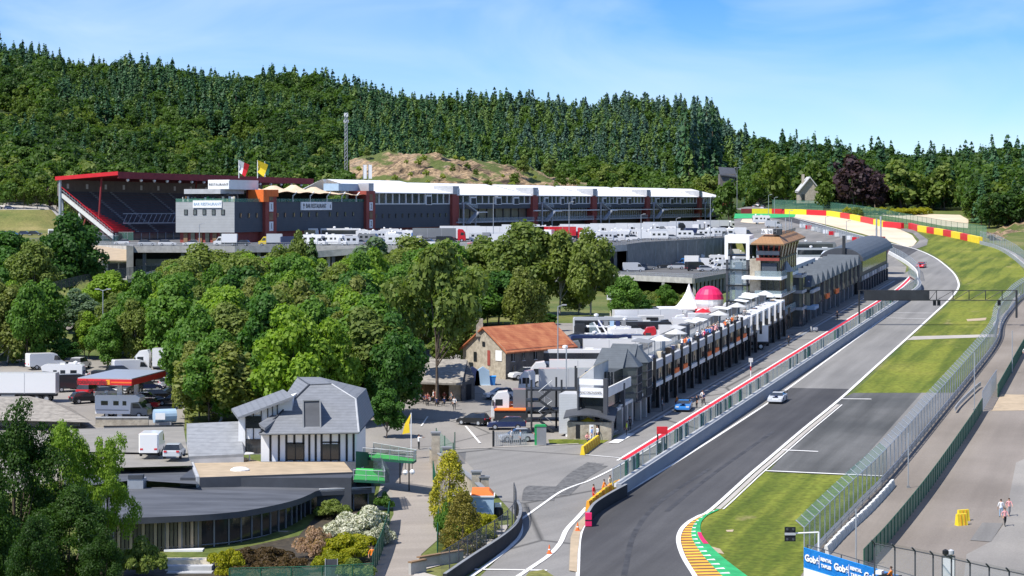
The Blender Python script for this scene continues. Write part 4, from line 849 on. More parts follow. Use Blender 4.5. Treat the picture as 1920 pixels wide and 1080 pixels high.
for k, p in enumerate(resample(LE[1:], 5.5)+[LE[1]+Vector((-7, 0, 0))]):
    o = c0 if k == 0 else c0.copy()
    if k: col.objects.link(o); o.parent = ld_
    o.location = p-ld_.location+Vector((.3, .8, 0))
# underpass portal and lane at left
up = thing('underpass', 'grey concrete underpass portal with brown roof left of the deck', 'portal', atd(215, 522, 515)); D_ = 515
f = lambda px, py, d=D_: atd(px, py, d)
mb = MB(); mb.hexa([f(193, 521), f(250, 524), f(250, 524, 560), f(193, 521, 560), f(196, 488), f(250, 490), f(247, 470, 560), f(186, 466, 560)], 'concrete'); mb.build('wall', up, world=True)
mb = MB(); mb.hexa([f(185, 489, 513), f(247, 490.5, 513), f(240, 464, 562), f(172, 462, 562), f(185, 487, 513), f(247, 488.5, 513), f(240, 462, 562), f(172, 460, 562)], 'tan'); mb.build('roof', up, world=True)
mb = MB(); mb.box(*[v for q in ((f(203, 520).x, f(221, 520).x), (D_-.2, D_+.1)) for v in q], f(0, 519).z, f(0, 494).z, 'dark'); mb.box(f(224, 520).x, f(247, 520).x, D_-.2, D_+.1, f(0, 521).z, f(0, 494).z, 'dark'); mb.build('opening', up, world=True)
mb = MB(); mb.hexa([f(220, 470, 556), f(236, 462, 556), f(238, 490, 516), f(236, 482, 516), f(225, 462, 556), f(240, 458, 556), f(241, 482, 516), f(240, 480, 516)], 'white')
mb = MB(); mb.hexa([f(237, 523, 512), f(250, 523, 512), f(250, 523, 556), f(237, 523, 556), f(237, 460, 512), f(250, 462, 512), f(250, 459, 556), f(237, 457, 556)], 'darkconcrete'); mb.build('pier', up, world=True)
mb = MB(); tl = [tr(*q) for q in [(60, 452), (90, 415), (128, 385), (150, 400), (185, 430), (300, 478), (292, 500), (170, 470)]]; mb.poly([p+Zv*.5 for p in tl], 'side_road'); o = mb.build('lane'); tag(o, kind='structure')
fence('lane_fence', 'dark green mesh fence along the lane left of the underpass', [atd(*q) for q in [(55, 561, 425), (100, 545, 445), (160, 530, 465), (215, 520, 480), (300, 508, 500)]], 1.7, 2.5, 'mesh_dark', 'dark', sideup=1)
fence('deck_fence', 'green mesh fence in front of the far-left car park', [dk(-40, 469), dk(30, 468), dk(110, 462), dk(160, 460), dk(222, 459)], 2.4, 3, 'mesh_green', 'galv')
fence('stand_fence', 'green glass-like fence at the foot of the grandstand', [dk(150, 452), dk(222, 451), dk(250, 451)], 2.4, 3, 'mesh_green', 'galv')
# grandstand
S0 = Vector((-130, 640, 52))
def st(s, t, h): return S0+FD*s+FN*t+Zv*h
gs = thing('grandstand', 'big grandstand with red roof edge and dark seats left of the restaurant block', 'grandstand', st(0, 0, 0)); NR = 24; LS = 135
def rake(t): return 14-12*t/16.2
mb = MB()
for i in range(NR):
    t0 = 16.2*i/NR; t1 = 16.2*(i+1)/NR; h = rake(t0); mb.box(0.5, LS, t0, t1, h-2.2, h, 'seat_dark', st); mb.box(.5, LS, t0+.12, t0+.42, h, h+.35, 'charcoal', st)
mb.build('seating', gs, world=True)
mb = MB()
for i in range(8, NR): t0 = 16.2*i/NR; h = rake(t0); mb.box(.7, 2+ (i-7)*.75, t0+.1, t0+.6, h+.02, h+.42, 'red', st)
mb.build('red_seats', gs, world=True)
mb = MB()
for s in (15, 27, 52, 64, 88, 112):
    for i in range(NR): t0 = 16.2*i/NR; h = rake(t0); mb.box(s, s+1.4, t0, t0+.7, h+.02, h+.4, 'lightgrey' if False else 'grey', st)
mb.build('stairway', gs, world=True)
mb = MB(); mb.hexa([st(0, 0, 12.6), st(.6, 0, 12.6), st(.6, 16.8, .6), st(0, 16.8, .6), st(0, 0, 13.9), st(.6, 0, 13.9), st(.6, 16.8, 1.9), st(0, 16.8, 1.9)], 'offwhite'); mb.build('raking_beam', gs, world=True)
mb = MB(); mb.tube(st(0, 0, 15.6), st(0, 16.8, 3.4), .09, 'red', 5); mb.tube(st(0, 0, 14.8), st(0, 16.8, 2.6), .06, 'galv', 5)
for i in range(20): t = 16.8*i/19; mb.tube(st(0, t, rake(t)), st(0, t, rake(t)+1.5), .05, 'galv', 4)
mb.build('railing', gs, world=True)
mb = MB(); mb.hexa([st(-.6, -1.5, 17.6), st(LS, -1.5, 17.6), st(LS, 18.6, 19.0), st(-.6, 18.6, 19.0), st(-.6, -1.5, 18.3), st(LS, -1.5, 18.3), st(LS, 18.6, 19.5), st(-.6, 18.6, 19.5)], 'darkred'); mb.build('roof', gs, world=True)
mb = MB(); mb.hexa([st(-.8, -1.6, 17.5), st(-.5, -1.6, 17.5), st(-.5, 18.8, 18.9), st(-.8, 18.8, 18.9), st(-.8, -1.6, 18.6), st(-.5, -1.6, 18.6), st(-.5, 18.8, 20), st(-.8, 18.8, 20)], 'red'); mb.hexa([st(-.5, 18.6, 18.0), st(LS, 18.6, 18.0), st(LS, 18.8, 18.0), st(-.5, 18.8, 18.0), st(-.5, 18.6, 19.9), st(LS, 18.6, 19.9), st(LS, 18.8, 19.9), st(-.5, 18.8, 19.9)], 'darkred'); mb.build('fascia', gs, world=True)
mb = MB(); mb.box(-.2, LS, -1.2, -.6, 13, 17.7, 'tan_wall' if 'tan_wall' in MATS else mat('tan_wall', (.17, .14, .12)), st); mb.build('back_wall', gs, world=True)
mb = MB()
for s in range(4, 130, 11): mb.box(s, s+1.2, -.6, -.5, 15.2, 16.6, 'offwhite', st)
mb.build('number_plate', gs, world=True)
mb = MB(); mb.tube(st(0, -.4, -1), st(0, -.4, 17.8), .45, 'galv', 8); mb.tube(st(1.5, -.4, -1), st(1.5, -.4, 14), .35, 'galv', 8); mb.build('column', gs, world=True)
for nm, a, b, r, m in [('column', (1, 5.6, -1), (1, 5.6, 9.6), .55, 'offwhite'), ('column', (1, 10.6, -1), (1, 10.6, 6), .5, 'offwhite'), ('mast', (1, 11.6, 5.5), (1, 12.6, 18.6), .3, 'darkred'), ('mast', (60, 11.6, 5.5), (60, 12.6, 18.6), .25, 'darkred'), ('brace', (1, 5.6, 1), (1, 7.8, 8), .25, 'maroon')]:
    MB().tube(st(*a), st(*b), r, m, 8).build(nm, gs, world=True)
mb = MB()
for s in range(6, 130, 8): mb.lathe([(.1, 0), (.45, .3), (.45, .7), (.1, .9)], st(s, 18.2, 17.1), 'white', 8)
mb.build('lamp', gs, world=True)
mb = MB(); mb.box(8, 40, 15.6, 16.6, 5.0, 5.3, 'galv', st); mb.box(8, 40, 15.6, 15.8, 7.8, 8.0, 'galv', st)
for s in range(8, 40, 3): mb.tube(st(s, 15.7, 5.3), st(s+2.4, 15.7, 7.8), .07, 'galv', 4)
mb.build('walkway', gs, world=True)
mb = MB(); mb.box(1, 60, 16.8, 17.1, -1, 2.2, 'window_mid', st)
for s in range(1, 60, 5): mb.box(s, s+.25, 17.1, 17.2, -1, 2.3, 'galv', st)
mb.build('front_screen', gs, world=True)

# grand prix building
gb = thing('pit_building', 'long grey pit and restaurant building with maroon towers and white tent roofs', 'building', gp(0, 0, 0))
TWS = [21, 93, 168, 254, 331, 413, 507]
def prt(name, mb, m=None): return mb.build(name, gb, m, world=True)
mb = MB(); mb.box(0, 93, -17.7, 0, 1.7, 10.0, 'boards_shaded', gp); mb.box(93, 168, -17.7, 0, 1.7, 9.2, 'boards_shaded', gp); prt('wall', mb)
mb = MB(); mb.box(-.15, 0, -17.7, 0, 1.7, 10.05, 'boards_sunlit', gp); prt('end_wall', mb)
mb = MB(); mb.box(1, 168, -17, -1.2, -3, 1.7, 'maroon', gp); mb.box(168, 575, -17, -2.5, -3, 3.2, 'dark', gp); prt('ground_floor', mb)
mb = MB()
for i in range(7): mb.box(.7, .95, -15.8+i*2.2, -14.6+i*2.2, -1, 1.5, 'window_dark' if i % 2 else 'wood', gp)
prt('ground_floor_bays', mb)
win = MB().box(-.5, .5, -.08, .1, -.75, .75, 'black').box(-.34, .34, -.1, -.06, -.62, .62, 'window_mid').build('window', gb)
wn = [(('e', t)) for t in (-14.6, -11.8, -9.0, -6.2, -3.4)]+[('s', s) for s in (3.6, 8.6, 13.6, 18.2)]+[('s', s) for s in (27, 32, 38, 43, 48.5, 54, 63.5, 69, 75, 81)]+[('s', 99+5.6*i) for i in range(12)]
first = True
for k, v in wn:
    o = win if first else win.copy(); 
    if not first: col.objects.link(o); o.parent = gb
    first = False; p = gp(-.2, v, 7.2) if k == 'e' else gp(v, .1, 6.3 if v < 93 else 5.6); o.location = p-gb.location
    o.rotation_euler = (0, 0, math.atan2(-FN.y*-1, FN.x) if k == 'e' else math.atan2(FD.y, FD.x)); 
    if k == 'e': o.rotation_euler = (0, 0, math.atan2(FN.y, FN.x))
    o.scale = (1.1, 1, 1) if k == 'e' else (1, 1, .9)
def plate(s, t, h, w_, hh, txt, sz):
    mb = MB(); mb.box(s-w_/2, s+w_/2, t, t+.12, h-hh/2, h+hh/2, 'white', gp); o = prt('number_plate', mb)
    text(txt, sz, gp(s, t+.16, h), FD, Zv, 'black', 'lettering', o, world=False) if False else text(txt, sz, gp(s, t+.16, h), FD, Zv, 'black', 'lettering', gb)
for i, s in enumerate(TWS):
    w2 = 3.6 if i < 2 else 3.2; top = 13.4 if i < 2 else 12.6; mb = MB(); mb.box(s-w2, s+w2, -5, .9, -3, top, 'maroon', gp); 
    if i >= 2: mb.box(s-3, s+3, -6, 1.0, 12.6, 15.4, 'lightgrey', gp)
    elif i == 1: mb.box(s-16, s+2, -8, -3, 13.4, 15.6, 'paleblue', gp); mb.box(s-1, s+3, -3, .6, 13.4, 15.8, 'lightgrey', gp)
    prt('tower', mb)
    if i < 2:
        for h in (8.6, 3.2): plate(s, .9, h, 2.5, 2.6, str(i+1), 2.3)
        mb = MB(); mb.box(s-1.2, s+1.2, .9, 1.0, 4.9, 7.0, 'wood', gp); mb.box(s-1.2, s+1.2, .9, 1.0, 10.4, 12.4, 'wood', gp); prt('louvre', mb)
    else: plate(s+2.2, 1.0, 13.4, 2.2, 2.4, str(i+1), 2.0)
# glazed upper storey with white mullions, and the white roofs
for i, (a, b) in enumerate(zip(TWS[1:], TWS[2:]+[560])):
    s0, s1 = a+3.4, b-3.4; n = 12 if i < 2 else 14; lo_, hi_ = (9.2, 12.7) if i == 0 else (9.2, 12.2)
    mb = MB(); mb.box(s0, s1, -9, -.3, lo_, hi_, 'window_mid', gp); gz = prt('glazing', mb)
    mb = MB(); d = (s1-s0)/n
    for k in range(n+1): mb.box(s0+k*d-.28, s0+k*d+.28, -.3, -.05, lo_, hi_, 'white', gp)
    mb.box(s0, s1, -.3, 0, lo_, lo_+.35, 'offwhite', gp); mb.build('mullion', gz, world=True)
    for k in (8,) if i == 0 else (2, 6, 9): mb = MB(); mb.box(s0+k*d, s0+k*d+d*.9, -.05, .25, lo_-.2, hi_-.3, 'white', gp); mb.box(s0+k*d+.5, s0+k*d+d*.9-.5, .25, .3, lo_, hi_-.9, 'black', gp); prt('window', mb)
    r0 = s0-3 if i else a+2.5; r1 = s1+.5; mb = MB()
    mb.hexa([gp(r0, .9, hi_), gp(r1, .9, hi_), gp(r1-2, -14, hi_+.3), gp(r0, -14, hi_+.3), gp(r0+.5, .9, hi_+.25), gp(r1, .9, hi_+.25), gp(r1-14, -13, hi_+4.4), gp(r0-5 if i == 0 else r0-10, -13, hi_+4.4)], 'white'); mb.hexa([gp(r0, -14, hi_), gp(r1-2, -14, hi_), gp(r1-4, -26, hi_), gp(r0, -26, hi_), gp(r0-8, -13, hi_+4.4), gp(r1-14, -13, hi_+4.4), gp(r1-4, -26, hi_+.3), gp(r0, -26, hi_+.3)], 'white'); prt('roof', mb)
    if i > 0:
        mb = MB(); mb.box(s0, s1, -9, 0, 7.6, 9.2, 'boards_shaded', gp); prt('wall', mb)
        mb = MB(); mb.box(s0, s1, -9, -1.8, 3.2, 7.6, 'window_warm', gp); gz = prt('glazing', mb); mb = MB(); m = 9 if i == 1 else 22
        for k in range(m+1): q = s0+(s1-s0)*k/m; mb.box(q-.2, q+.2, -1.8, -1.5, 3.2, 7.6, 'dark' if i == 1 else 'offwhite', gp)
        mb.build('mullion', gz, world=True); mb = MB(); mb.box(s0-3, s1, -2, 1.6, 2.7, 3.2, 'lightgrey', gp); mb.box(s0-3, s1, 1.5, 1.62, 3.2, 4.4, 'mesh_grey', gp)
        if i > 1: mb.box(s0-6, s1, -1.5, 1.8, 6.5, 6.9, 'white', gp)
        prt('balcony', mb)
        mb = MB(); mb.beam(gp(a+4, 2.2, 9.6), gp(a+16, 2.2, 6.6), 1.6, .4, 'galv'); mb.beam(gp(a+16, 2.2, 6.4), gp(a+26, 2.2, 6.4), 1.8, .3, 'white'); mb.beam(gp(a+15, 3.4, 6.4), gp(a+5, 3.4, 2.6), 1.6, .4, 'galv'); mb.beam(gp(a+4, 3, 9.6), gp(a+16, 3, 8.4), .1, 1.2, 'mesh_grey')
        for q in (a+3.5, a+15.5): mb.tube(gp(q, 2.4, -1), gp(q, 2.4, 9.6 if q < a+5 else 6.4), .3, 'lightgrey', 6)
        prt('staircase', mb)
# first block roof terrace with beige sails
mb = MB(); P = []
pk = [(24, 14.6), (38, 15.4), (52, 15.5), (66, 15.2), (80, 14.6), (90, 12.9)]; nx, nt_ = 60, 8
for j in range(nt_+1):
    t = .8-13*j/nt_
    for i in range(nx+1):
        s = 19+73*i/nx; base = 12.7-.012*(s-19); g = 0
        for a, hh in pk: g = max(g, math.exp(-abs(s-a)/3.6)*(hh-base)*math.exp(-abs(t+6.5)/4.2)*1.1)
        P.append(gp(s, t, base+g+.35*math.sin(s*.45)*(1 if j == 0 else .3)))
mb.add(P, [(j*(nx+1)+i, j*(nx+1)+i+1, (j+1)*(nx+1)+i+1, (j+1)*(nx+1)+i) for j in range(nt_) for i in range(nx)], 'sand_fabric'); o = prt('canopy', mb)
mb = MB()
for s in (37, 49, 61, 72, 83): mb.path([gp(s, .2, 10), gp(s, .2, 11.7), gp(s+2, .5, 12.9)], .2, 'offwhite', 5)
prt('canopy_post', mb)
mb = MB(); mb.box(25, 89, .0, .1, 10.0, 10.9, 'mesh_green', gp)
for s in range(25, 90, 4): mb.box(s, s+.2, 0, .15, 10, 11.0, 'green' if False else 'darkgreen', gp)
prt('terrace_railing', mb)
mb = MB(); mb.box(26, 88, -12, -11.6, 10, 12.6, 'dark', gp); mb.box(25, 90, -12, .1, 10, 10.05, 'wood', gp)
rr = random.Random(3)
for i in range(40): s = rr.uniform(27, 87); t = rr.uniform(-8, -1); mb.box(s, s+1.2, t, t+1, 10.05, 10.9, rr.choice(['wood', 'tan', 'maroon', 'cream']), gp)
prt('terrace', mb)
mb = MB(); mb.box(17, 25, -4, 1.3, 11.5, 13.4, 'orange', gp); mb.box(15.5, 19, -3.5, 1.2, 10, 13.4, 'orange', gp); prt('orange_frame', mb)
mb = MB(); mb.box(-.5, 14, -15, -4, 12.2, 13.5, 'lightgrey', gp); mb.box(2, 20, -9, -2.5, 13.4, 16.0, 'white', gp); prt('upper_storey', mb)
mb = MB(); mb.box(1.8, 1.98, -8.9, -2.6, 13.5, 15.9, 'white', gp); o = prt('sign_board', mb); text('RESTAURANT', .95, gp(1.7, -5.7, 14.7), FN, Zv, 'charcoal', 'lettering', gb)
mb = MB()
for a, b in ((-15, -9), (-8, -3)): mb.lathe([(.05, 0), (.05, 2.0), (3.2, 1.7), (.1, 2.7)], gp(4+b*.1, (a+b)/2, 10.1), 'dark', 8)
prt('parasol', mb)
mb = MB(); 
for i in range(46): t = rr.uniform(-17, -1); s = rr.uniform(.3, 3); mb.box(s, s+.5, t, t+.45, 10.05, 10.05+rr.uniform(.5, 1.5), rr.choice(['white', 'darkgreen', 'wood', 'green', 'offwhite', 'cream', 'dark']), gp)
prt('terrace_furniture', mb)
mb = MB(); mb.box(-.2, -.1, -17.7, 0, 10.0, 10.9, 'mesh_green', gp); mb.box(0, 21, -.05, .05, 10.0, 10.9, 'mesh_green', gp); prt('terrace_railing', mb)
# signs BAR RESTAURANT
mb = MB(); mb.box(42.5, 64.5, .0, .3, 7.6, 10.0, 'white', gp); prt('sign_board', mb); text('BAR RESTAURANT', 1.75, gp(53, .36, 8.75), FD, Zv, 'charcoal', 'lettering', gb, bold=.02)
mb = MB(); mb.poly([gp(44.2, .34, 8.0), gp(44.5, .34, 8.0), gp(44.5, .34, 8.9), gp(45.1, .34, 8.9), gp(44.35, .34, 9.7), gp(43.6, .34, 8.9), gp(44.2, .34, 8.9)], 'charcoal'); prt('arrow', mb); mb = MB(); mb.box(63.1, 63.5, .31, .35, 8.1, 9.2, 'charcoal', gp); prt('arrow', mb)
mb = MB(); mb.box(-.4, -.16, -12.4, -3.7, 8.4, 10.4, 'white', gp); prt('sign_board', mb); text('BAR RESTAURANT', 1.0, gp(-.44, -8.0, 9.4), FN, Zv, 'paleblue', 'lettering', gb, bold=.02)
mb = MB(); mb.box(560, 579, -9, 1, -3, 10.2, 'maroon', gp); mb.box(562, 578.9, -12, -9, -3, 10.0, 'red', gp); prt('end_tower', mb)
mb = MB(); mb.box(535, 560, -1, 4.5, -2, 4.5, 'tan', gp); mb.box(535, 560, -1, 4.7, 4.5, 5.1, 'white', gp); prt('annex', mb)
hs_ = thing('gabled_house', 'small house with bright orange tiled roof behind the red end tower', 'house', atd(1340, 378, 1180)); a = 1180
mb = MB(); mb.hexa([atd(1318, 384, a), atd(1345, 384, a), atd(1345, 384, a+9), atd(1318, 384, a+9), atd(1318, 370, a), atd(1345, 374, a), atd(1345, 374, a+9), atd(1318, 370, a+9)], 'white'); mb.build('wall', hs_, world=True)
mb = MB(); mb.hexa([atd(1316, 371, a-1), atd(1360, 379, a-1), atd(1360, 379, a+10), atd(1316, 371, a+10), atd(1323, 362, a-1), atd(1344, 363, a-1), atd(1344, 363, a+10), atd(1323, 362, a+10)], 'orange'); mb.build('roof', hs_, world=True)
# flags on the restaurant
def flag(px, ty, by, D, cols, lab, wd=2.6):
    b = atd(px, by, D); t = atd(px, ty, D); o = thing('flag', lab, 'flag', b); MB().tube(b, t, .12, 'white', 6).build('pole', o, world=True); n = len(cols); mb = MB()
    for k, c in enumerate(cols):
        for j in range(4):
            x0 = wd*(k+0)/n; x1 = wd*(k+1)/n; h = 3.3*(1-.0*k); z0 = t.z-h*(j+1)/4; z1 = t.z-h*j/4; w0 = .35*math.sin(j*1.3); w1 = .35*math.sin(j*1.3-1.3); s0_ = 1-.12*j; s1_ = 1-.12*(j-1)
            mb.quad((b.x+x0*s0_, b.y+w0, z0-.5*x0), (b.x+x1*s0_, b.y+w0, z0-.5*x1), (b.x+x1*s1_, b.y+w1, z1-.5*x1), (b.x+x0*s1_, b.y+w1, z1-.5*x0), c)
    mb.build('cloth', o, world=True)
flag(448, 300, 334, 605, ['white', 'red'], 'drooping red and white flag on the white roof box'); flag(483, 300, 334, 605, ['yellow', 'yellow'], 'yellow flag between two others on the white roof box'); flag(497, 302, 332, 607, ['darkgreen'], 'dark green flag hanging beside the yellow one', 1.4)
for px, lab in ((681, 'left white vertical banner above the rock face roofline'), (691, 'right white vertical banner above the rock face roofline')):
    b = atd(px, 345, 840); o = thing('banner', lab, 'banner', b); MB().tube(b-Zv*14, atd(px, 308, 840), .12, 'galv', 5).build('pole', o, world=True); MB().box(b.x+.15, b.x+1.3, 839.9, 840, b.z+2, atd(px, 309, 840).z, 'white').build('cloth', o, world=True)
# tall floodlight mast in the wood
b = tr(649, 1105); t = atd(649, 211, 1105); o = thing('light_mast', 'tall grey lattice floodlight mast standing in the wood', 'mast', b)
mb = MB()
for dx, dy in ((-.7, -.7), (.7, -.7), (.7, .7), (-.7, .7)): mb.tube(b+Vector((dx, dy, 0)), t+Vector((dx*.7, dy*.7, 0)), .16, 'galv', 5)
n = 22
for k in range(n): z0 = b.z+(t.z-b.z)*k/n; z1 = b.z+(t.z-b.z)*(k+1)/n; mb.tube((b.x-.7, b.y-.7, z0), (b.x+.7, b.y-.7, z1), .1, 'galv', 4)
mb.build('mast', o, world=True); mb = MB(); mb.box(t.x-1.3, t.x+1.3, t.y-.5, t.y+.5, t.z-5, t.z-3.6, 'lightgrey'); mb.box(t.x-1, t.x+1, t.y-.6, t.y+.4, t.z-2, t.z-.3, 'white'); mb.build('floodlight', o, world=True)
# ------------------------------------------------------------------ old pit row along the start straight
def nar(t, t0, k): return t if t > t0 else t0+(t-t0)*k
def prw(s, t, h): return pit(s, nar(t, -3., .5), h)
def phd(s, t, h): return pit(s+9.5, nar(t, -2.6, .34), h*.87)
def ptw(s, t, h): return pit(s, -3.6+(t+2)*.45, h if h < 15.7 else 15.7+(h-15.7)*.55)
def plf(s, t, h): return pit(s, t+3.6, h)
def pfr(s, t, h): return pit(s, nar(t, -3., .55), h*.9)
def pbh(s, t, h): return pit(s, -1+(t+1)*.5, h*.8)
pr = thing('pit_row', 'long row of glazed pit garages with black fins beside the pit lane', 'building', prw(20, -8, 0))
def pp(name, mb, m=None, par=None): return mb.build(name, par or pr, m, world=True)
BAY = 5.25; S1 = 25.0; NB = 12; rr = random.Random(9)
mb = MB(); mb.box(S1, 128, -14, -5.2, 0, 3.3, 'black', prw); mb.box(S1, 128, -14, -2.4, 3.2, 3.6, 'charcoal', prw); pp('garage_hall', mb)
mb = MB(); mb.box(S1, 128, -14, -3.0, 5.35, 5.6, 'grey', prw); pp('roof_terrace', mb)
for i in range(20):
    s = S1+i*BAY; last = i >= NB; mb = MB()
    mb.box(s-.15, s+.15, -1.5, -1.12, 3.0, 7.1 if not last else 5.0, 'black', prw); mb.box(s-.3, s+.15, -2.3, -1.9, 0, 3.2, 'black', prw); pp('fin', mb)
    mb = MB(); mb.box(s+.2, s+1.1, -2.6, -2.2, 0, 3.1, 'lightgrey', prw); mb.box(s+BAY*.5, s+BAY*.5+.5, -2.9, -2.5, 0, 3.1, 'grey', prw); pp('pillar', mb)
    if not last:
        mb = MB(); mb.box(s+.25, s+BAY-.25, -3.0, -1.35, 3.2, 3.7, 'offwhite', prw); pp('balcony_band', mb)
        mb = MB(); mb.box(s+.25, s+BAY-.25, -3.0, -1.8, 3.6, 5.5, 'window_warm' if i % 3 else 'window_mid', prw)
        for k in (1, 2, 3): mb.box(s+.25+k*1.18, s+.37+k*1.18, -1.8, -1.7, 3.6, 5.5, 'dark', prw)
        pp('window', mb)
        mb = MB(); mb.box(s+.25, s+BAY-.25, -1.8, -1.35, 5.5, 6.5, 'lightgrey', prw); pp('parapet', mb)
        if i % 4 == 2 or i in (3, 7, 11): mb = MB(); mb.box(s+1.4, s+3.9, -1.6, -1.3, 3.72, 4.3, 'orange', prw); pp('banner', mb)
    elif i < 19:
        mb = MB(); mb.box(s, s+BAY-.3, -2.6, -2.2, 3.1, 3.6, 'lightgrey', prw); mb.box(s+.2, s+3.4, -5.5, -1.9, 3.6, 6.2, 'window_mid', prw); pp('glass_box', mb)
        mb = MB()
        for a, b in (((.2, -1.9, 3.6), (.2, -1.9, 6.3)), ((3.4, -1.9, 3.6), (3.4, -1.9, 6.3)), ((.2, -1.9, 6.3), (3.4, -1.9, 6.3)), ((.2, -1.9, 3.7), (3.4, -1.9, 3.7)), ((.2, -5.5, 6.3), (.2, -1.9, 6.3)), ((3.4, -5.5, 6.3), (3.4, -1.9, 6.3))): mb.beam(prw(s+a[0], a[1], a[2]), prw(s+b[0], b[1], b[2]), .3, .3, 'white')
        pp('box_frame', mb)
# roof terrace clutter: huts and awnings
for i in range(21):
    s = S1+2+i*4.8+rr.uniform(-.8, .8); k = rr.random(); mb = MB()
    if k < .3: mb.box(s, s+rr.uniform(1.4, 2.6), -10, -7.4, 5.6, 7.0+rr.uniform(0, .8), rr.choice(['charcoal', 'grey', 'lightgrey']), prw)
    elif k < .8:
        a0, d0, hh = rr.uniform(2.6, 4.2), rr.uniform(3, 5), rr.uniform(7.2, 7.7); mb.hexa([prw(s, -6.4-d0, hh+.25), prw(s+a0, -6.4-d0, hh+.25), prw(s+a0, -6.4, hh), prw(s, -6.4, hh), prw(s, -6.4-d0, hh+.33), prw(s+a0, -6.4-d0, hh+.33), prw(s+a0, -6.4, hh+.08), prw(s, -6.4, hh+.08)], rr.choice(['membrane', 'grey', 'white', 'charcoal', 'offwhite']))
        for a in (.1, a0-.1): mb.tube(prw(s+a, -6.5, 5.6), prw(s+a, -6.5, hh), .06, 'galv', 4)
    else: mb.lathe([(1.6, 1.9), (1.5, 2.0), (.05, 2.6)], prw(s+1, -6, 5.6), rr.choice(['white', 'dark', 'membrane']), 8); mb.tube(prw(s+1, -6, 5.6), prw(s+1, -6, 8.1), .05, 'white', 4)
    for q_ in range(3): a0 = s+rr.uniform(0, 3); mb.box(a0, a0+.7, -5.2, -4.0, 5.6, 6.4, rr.choice(['wood', 'white', 'dark', 'cream', 'navy']), prw)
    pp('roof_hut' if k < .3 else 'awning' if k < .8 else 'parasol', mb)
mb = MB(); mb.box(S1, 128, -5.6, -5.5, 5.6, 6.6, 'glass_clear', prw); mb.box(S1, 128, -13.6, -13.5, 5.6, 6.7, 'mesh_dark', prw); pp('terrace_railing', mb)
# near corner block with slate gables and glass bays
nb = thing('pit_head_block', 'two-gabled slate-roofed glass block at the near end of the pit row', 'building', phd(5, -6, 0))
def q(name, mb): return mb.build(name, nb, None, world=True)
mb = MB(); mb.box(0, 14.5, -16, -3.5, 0, 3.2, 'black', phd); mb.box(-1, 14.5, -14, -1.6, 3.2, 3.6, 'offwhite', phd)
for s, t in ((-.8, -2.2), (1.6, -2.2), (4.2, -2.2), (8.5, -2.2), (11.5, -2.2), (-.8, -4.5)): mb.box(s, s+.7, t, t+.7, 0, 3.2, 'concrete', phd)
q('ground_floor', mb)
mb = MB(); mb.box(0, 14.5, -13.6, -3.0, 3.6, 8.0, 'window_dark', phd); q('wall', mb)
mb = MB()
for t in [-13+i*1.25 for i in range(9)]: mb.box(-.12, 0, t, t+.1, 3.6, 8.0, 'grey', phd)
mb.box(-.15, 0, -13.6, -3, 5.7, 5.9, 'charcoal', phd); q('mullion', mb)
for k, s in enumerate((4.5, 9.8)):   # projecting glass bays with pyramid tops
    mb = MB(); pl = [(s, -3.0), (s+1.0, -1.2), (s+3.4, -1.2), (s+4.4, -3.0)]
    mb.prism(pl, 3.0, 8.0, 'window_mid', phd); q('glass_bay', mb); mb = MB()
    for a, b in pl+[(s+2.2, -1.2), (s+1.6, -1.2), (s+2.8, -1.2)]: mb.box(a-.07, a+.07, b-.04, b+.1, 3.0, 8.1, 'charcoal', phd)
    for h in (3.1, 4.4, 5.6, 6.8, 8.0):
        for a, b in zip(pl, pl[1:]): mb.beam(phd(a[0], a[1]+.05, h), phd(b[0], b[1]+.05, h), .12, .14, 'charcoal')
    q('bay_frame', mb); mb = MB(); A = phd(s+2.2, -2.9, 10.4); P = [phd(a, b+.25, 8.05) for a, b in pl]
    for a, b in zip(P, P[1:]): mb.poly([a, b, A], 'slate_dark')
    q('bay_roof', mb)
    mb = MB(); r0, r1 = s-.6, s+5.0; m_ = (r0+r1)/2
    mb.add([phd(r0, -2.6, 8), phd(r1, -2.6, 8), phd(m_, -2.8, 10.5), phd(r0, -14, 8), phd(r1, -14, 8), phd(m_, -12.5, 10.5)], [(0, 1, 2), (5, 4, 3), (0, 2, 5, 3), (1, 4, 5, 2), (0, 3, 4, 1)], 'slate_dark'); q('roof', mb)
# timing room and balcony with the name board
mb = MB(); mb.box(-7.5, .0, -9, -2.0, 3.4, 5.6, 'window_dark', phd); mb.box(-8, 0, -10, -1.6, 3.0, 3.4, 'offwhite', phd); mb.box(-8, .5, -10, -1.6, 5.6, 5.8, 'offwhite', phd); mb.box(-7.7, .4, -9.6, -1.9, 0, .12, 'concrete', phd); q('control_room', mb)
mb = MB(); mb.box(-8.1, -7.9, -9.8, -1.6, 5.6, 6.9, 'white', phd); mb.box(-8, 3.8, -1.7, -1.5, 5.6, 6.9, 'offwhite', phd); mb.box(-8.2, -8.1, -9.8, -1.6, 7.3, 8.1, 'white', phd); q('parapet', mb); text('FRANCORCHAMPS', .36, phd(-8.2, -5.7, 6.25), PN, Zv, 'charcoal', 'lettering', nb)
mb = MB(); mb.box(-8, .0, -2.2, -1.9, 3.4, 3.9, 'black', phd)
for s, t, h in ((-8, -1.7, 8.2), (-8, -9.7, 8.2), (.2, -1.7, 6.5)): mb.box(s-.3, s+.2, t-.2, t+.3, 0, h, 'charcoal', phd)
for t in (-2.6, -8.5, -5.6): mb.box(-7.2, -6.6, t, t+.8, 0, 3, 'concrete', phd)
q('frame', mb)
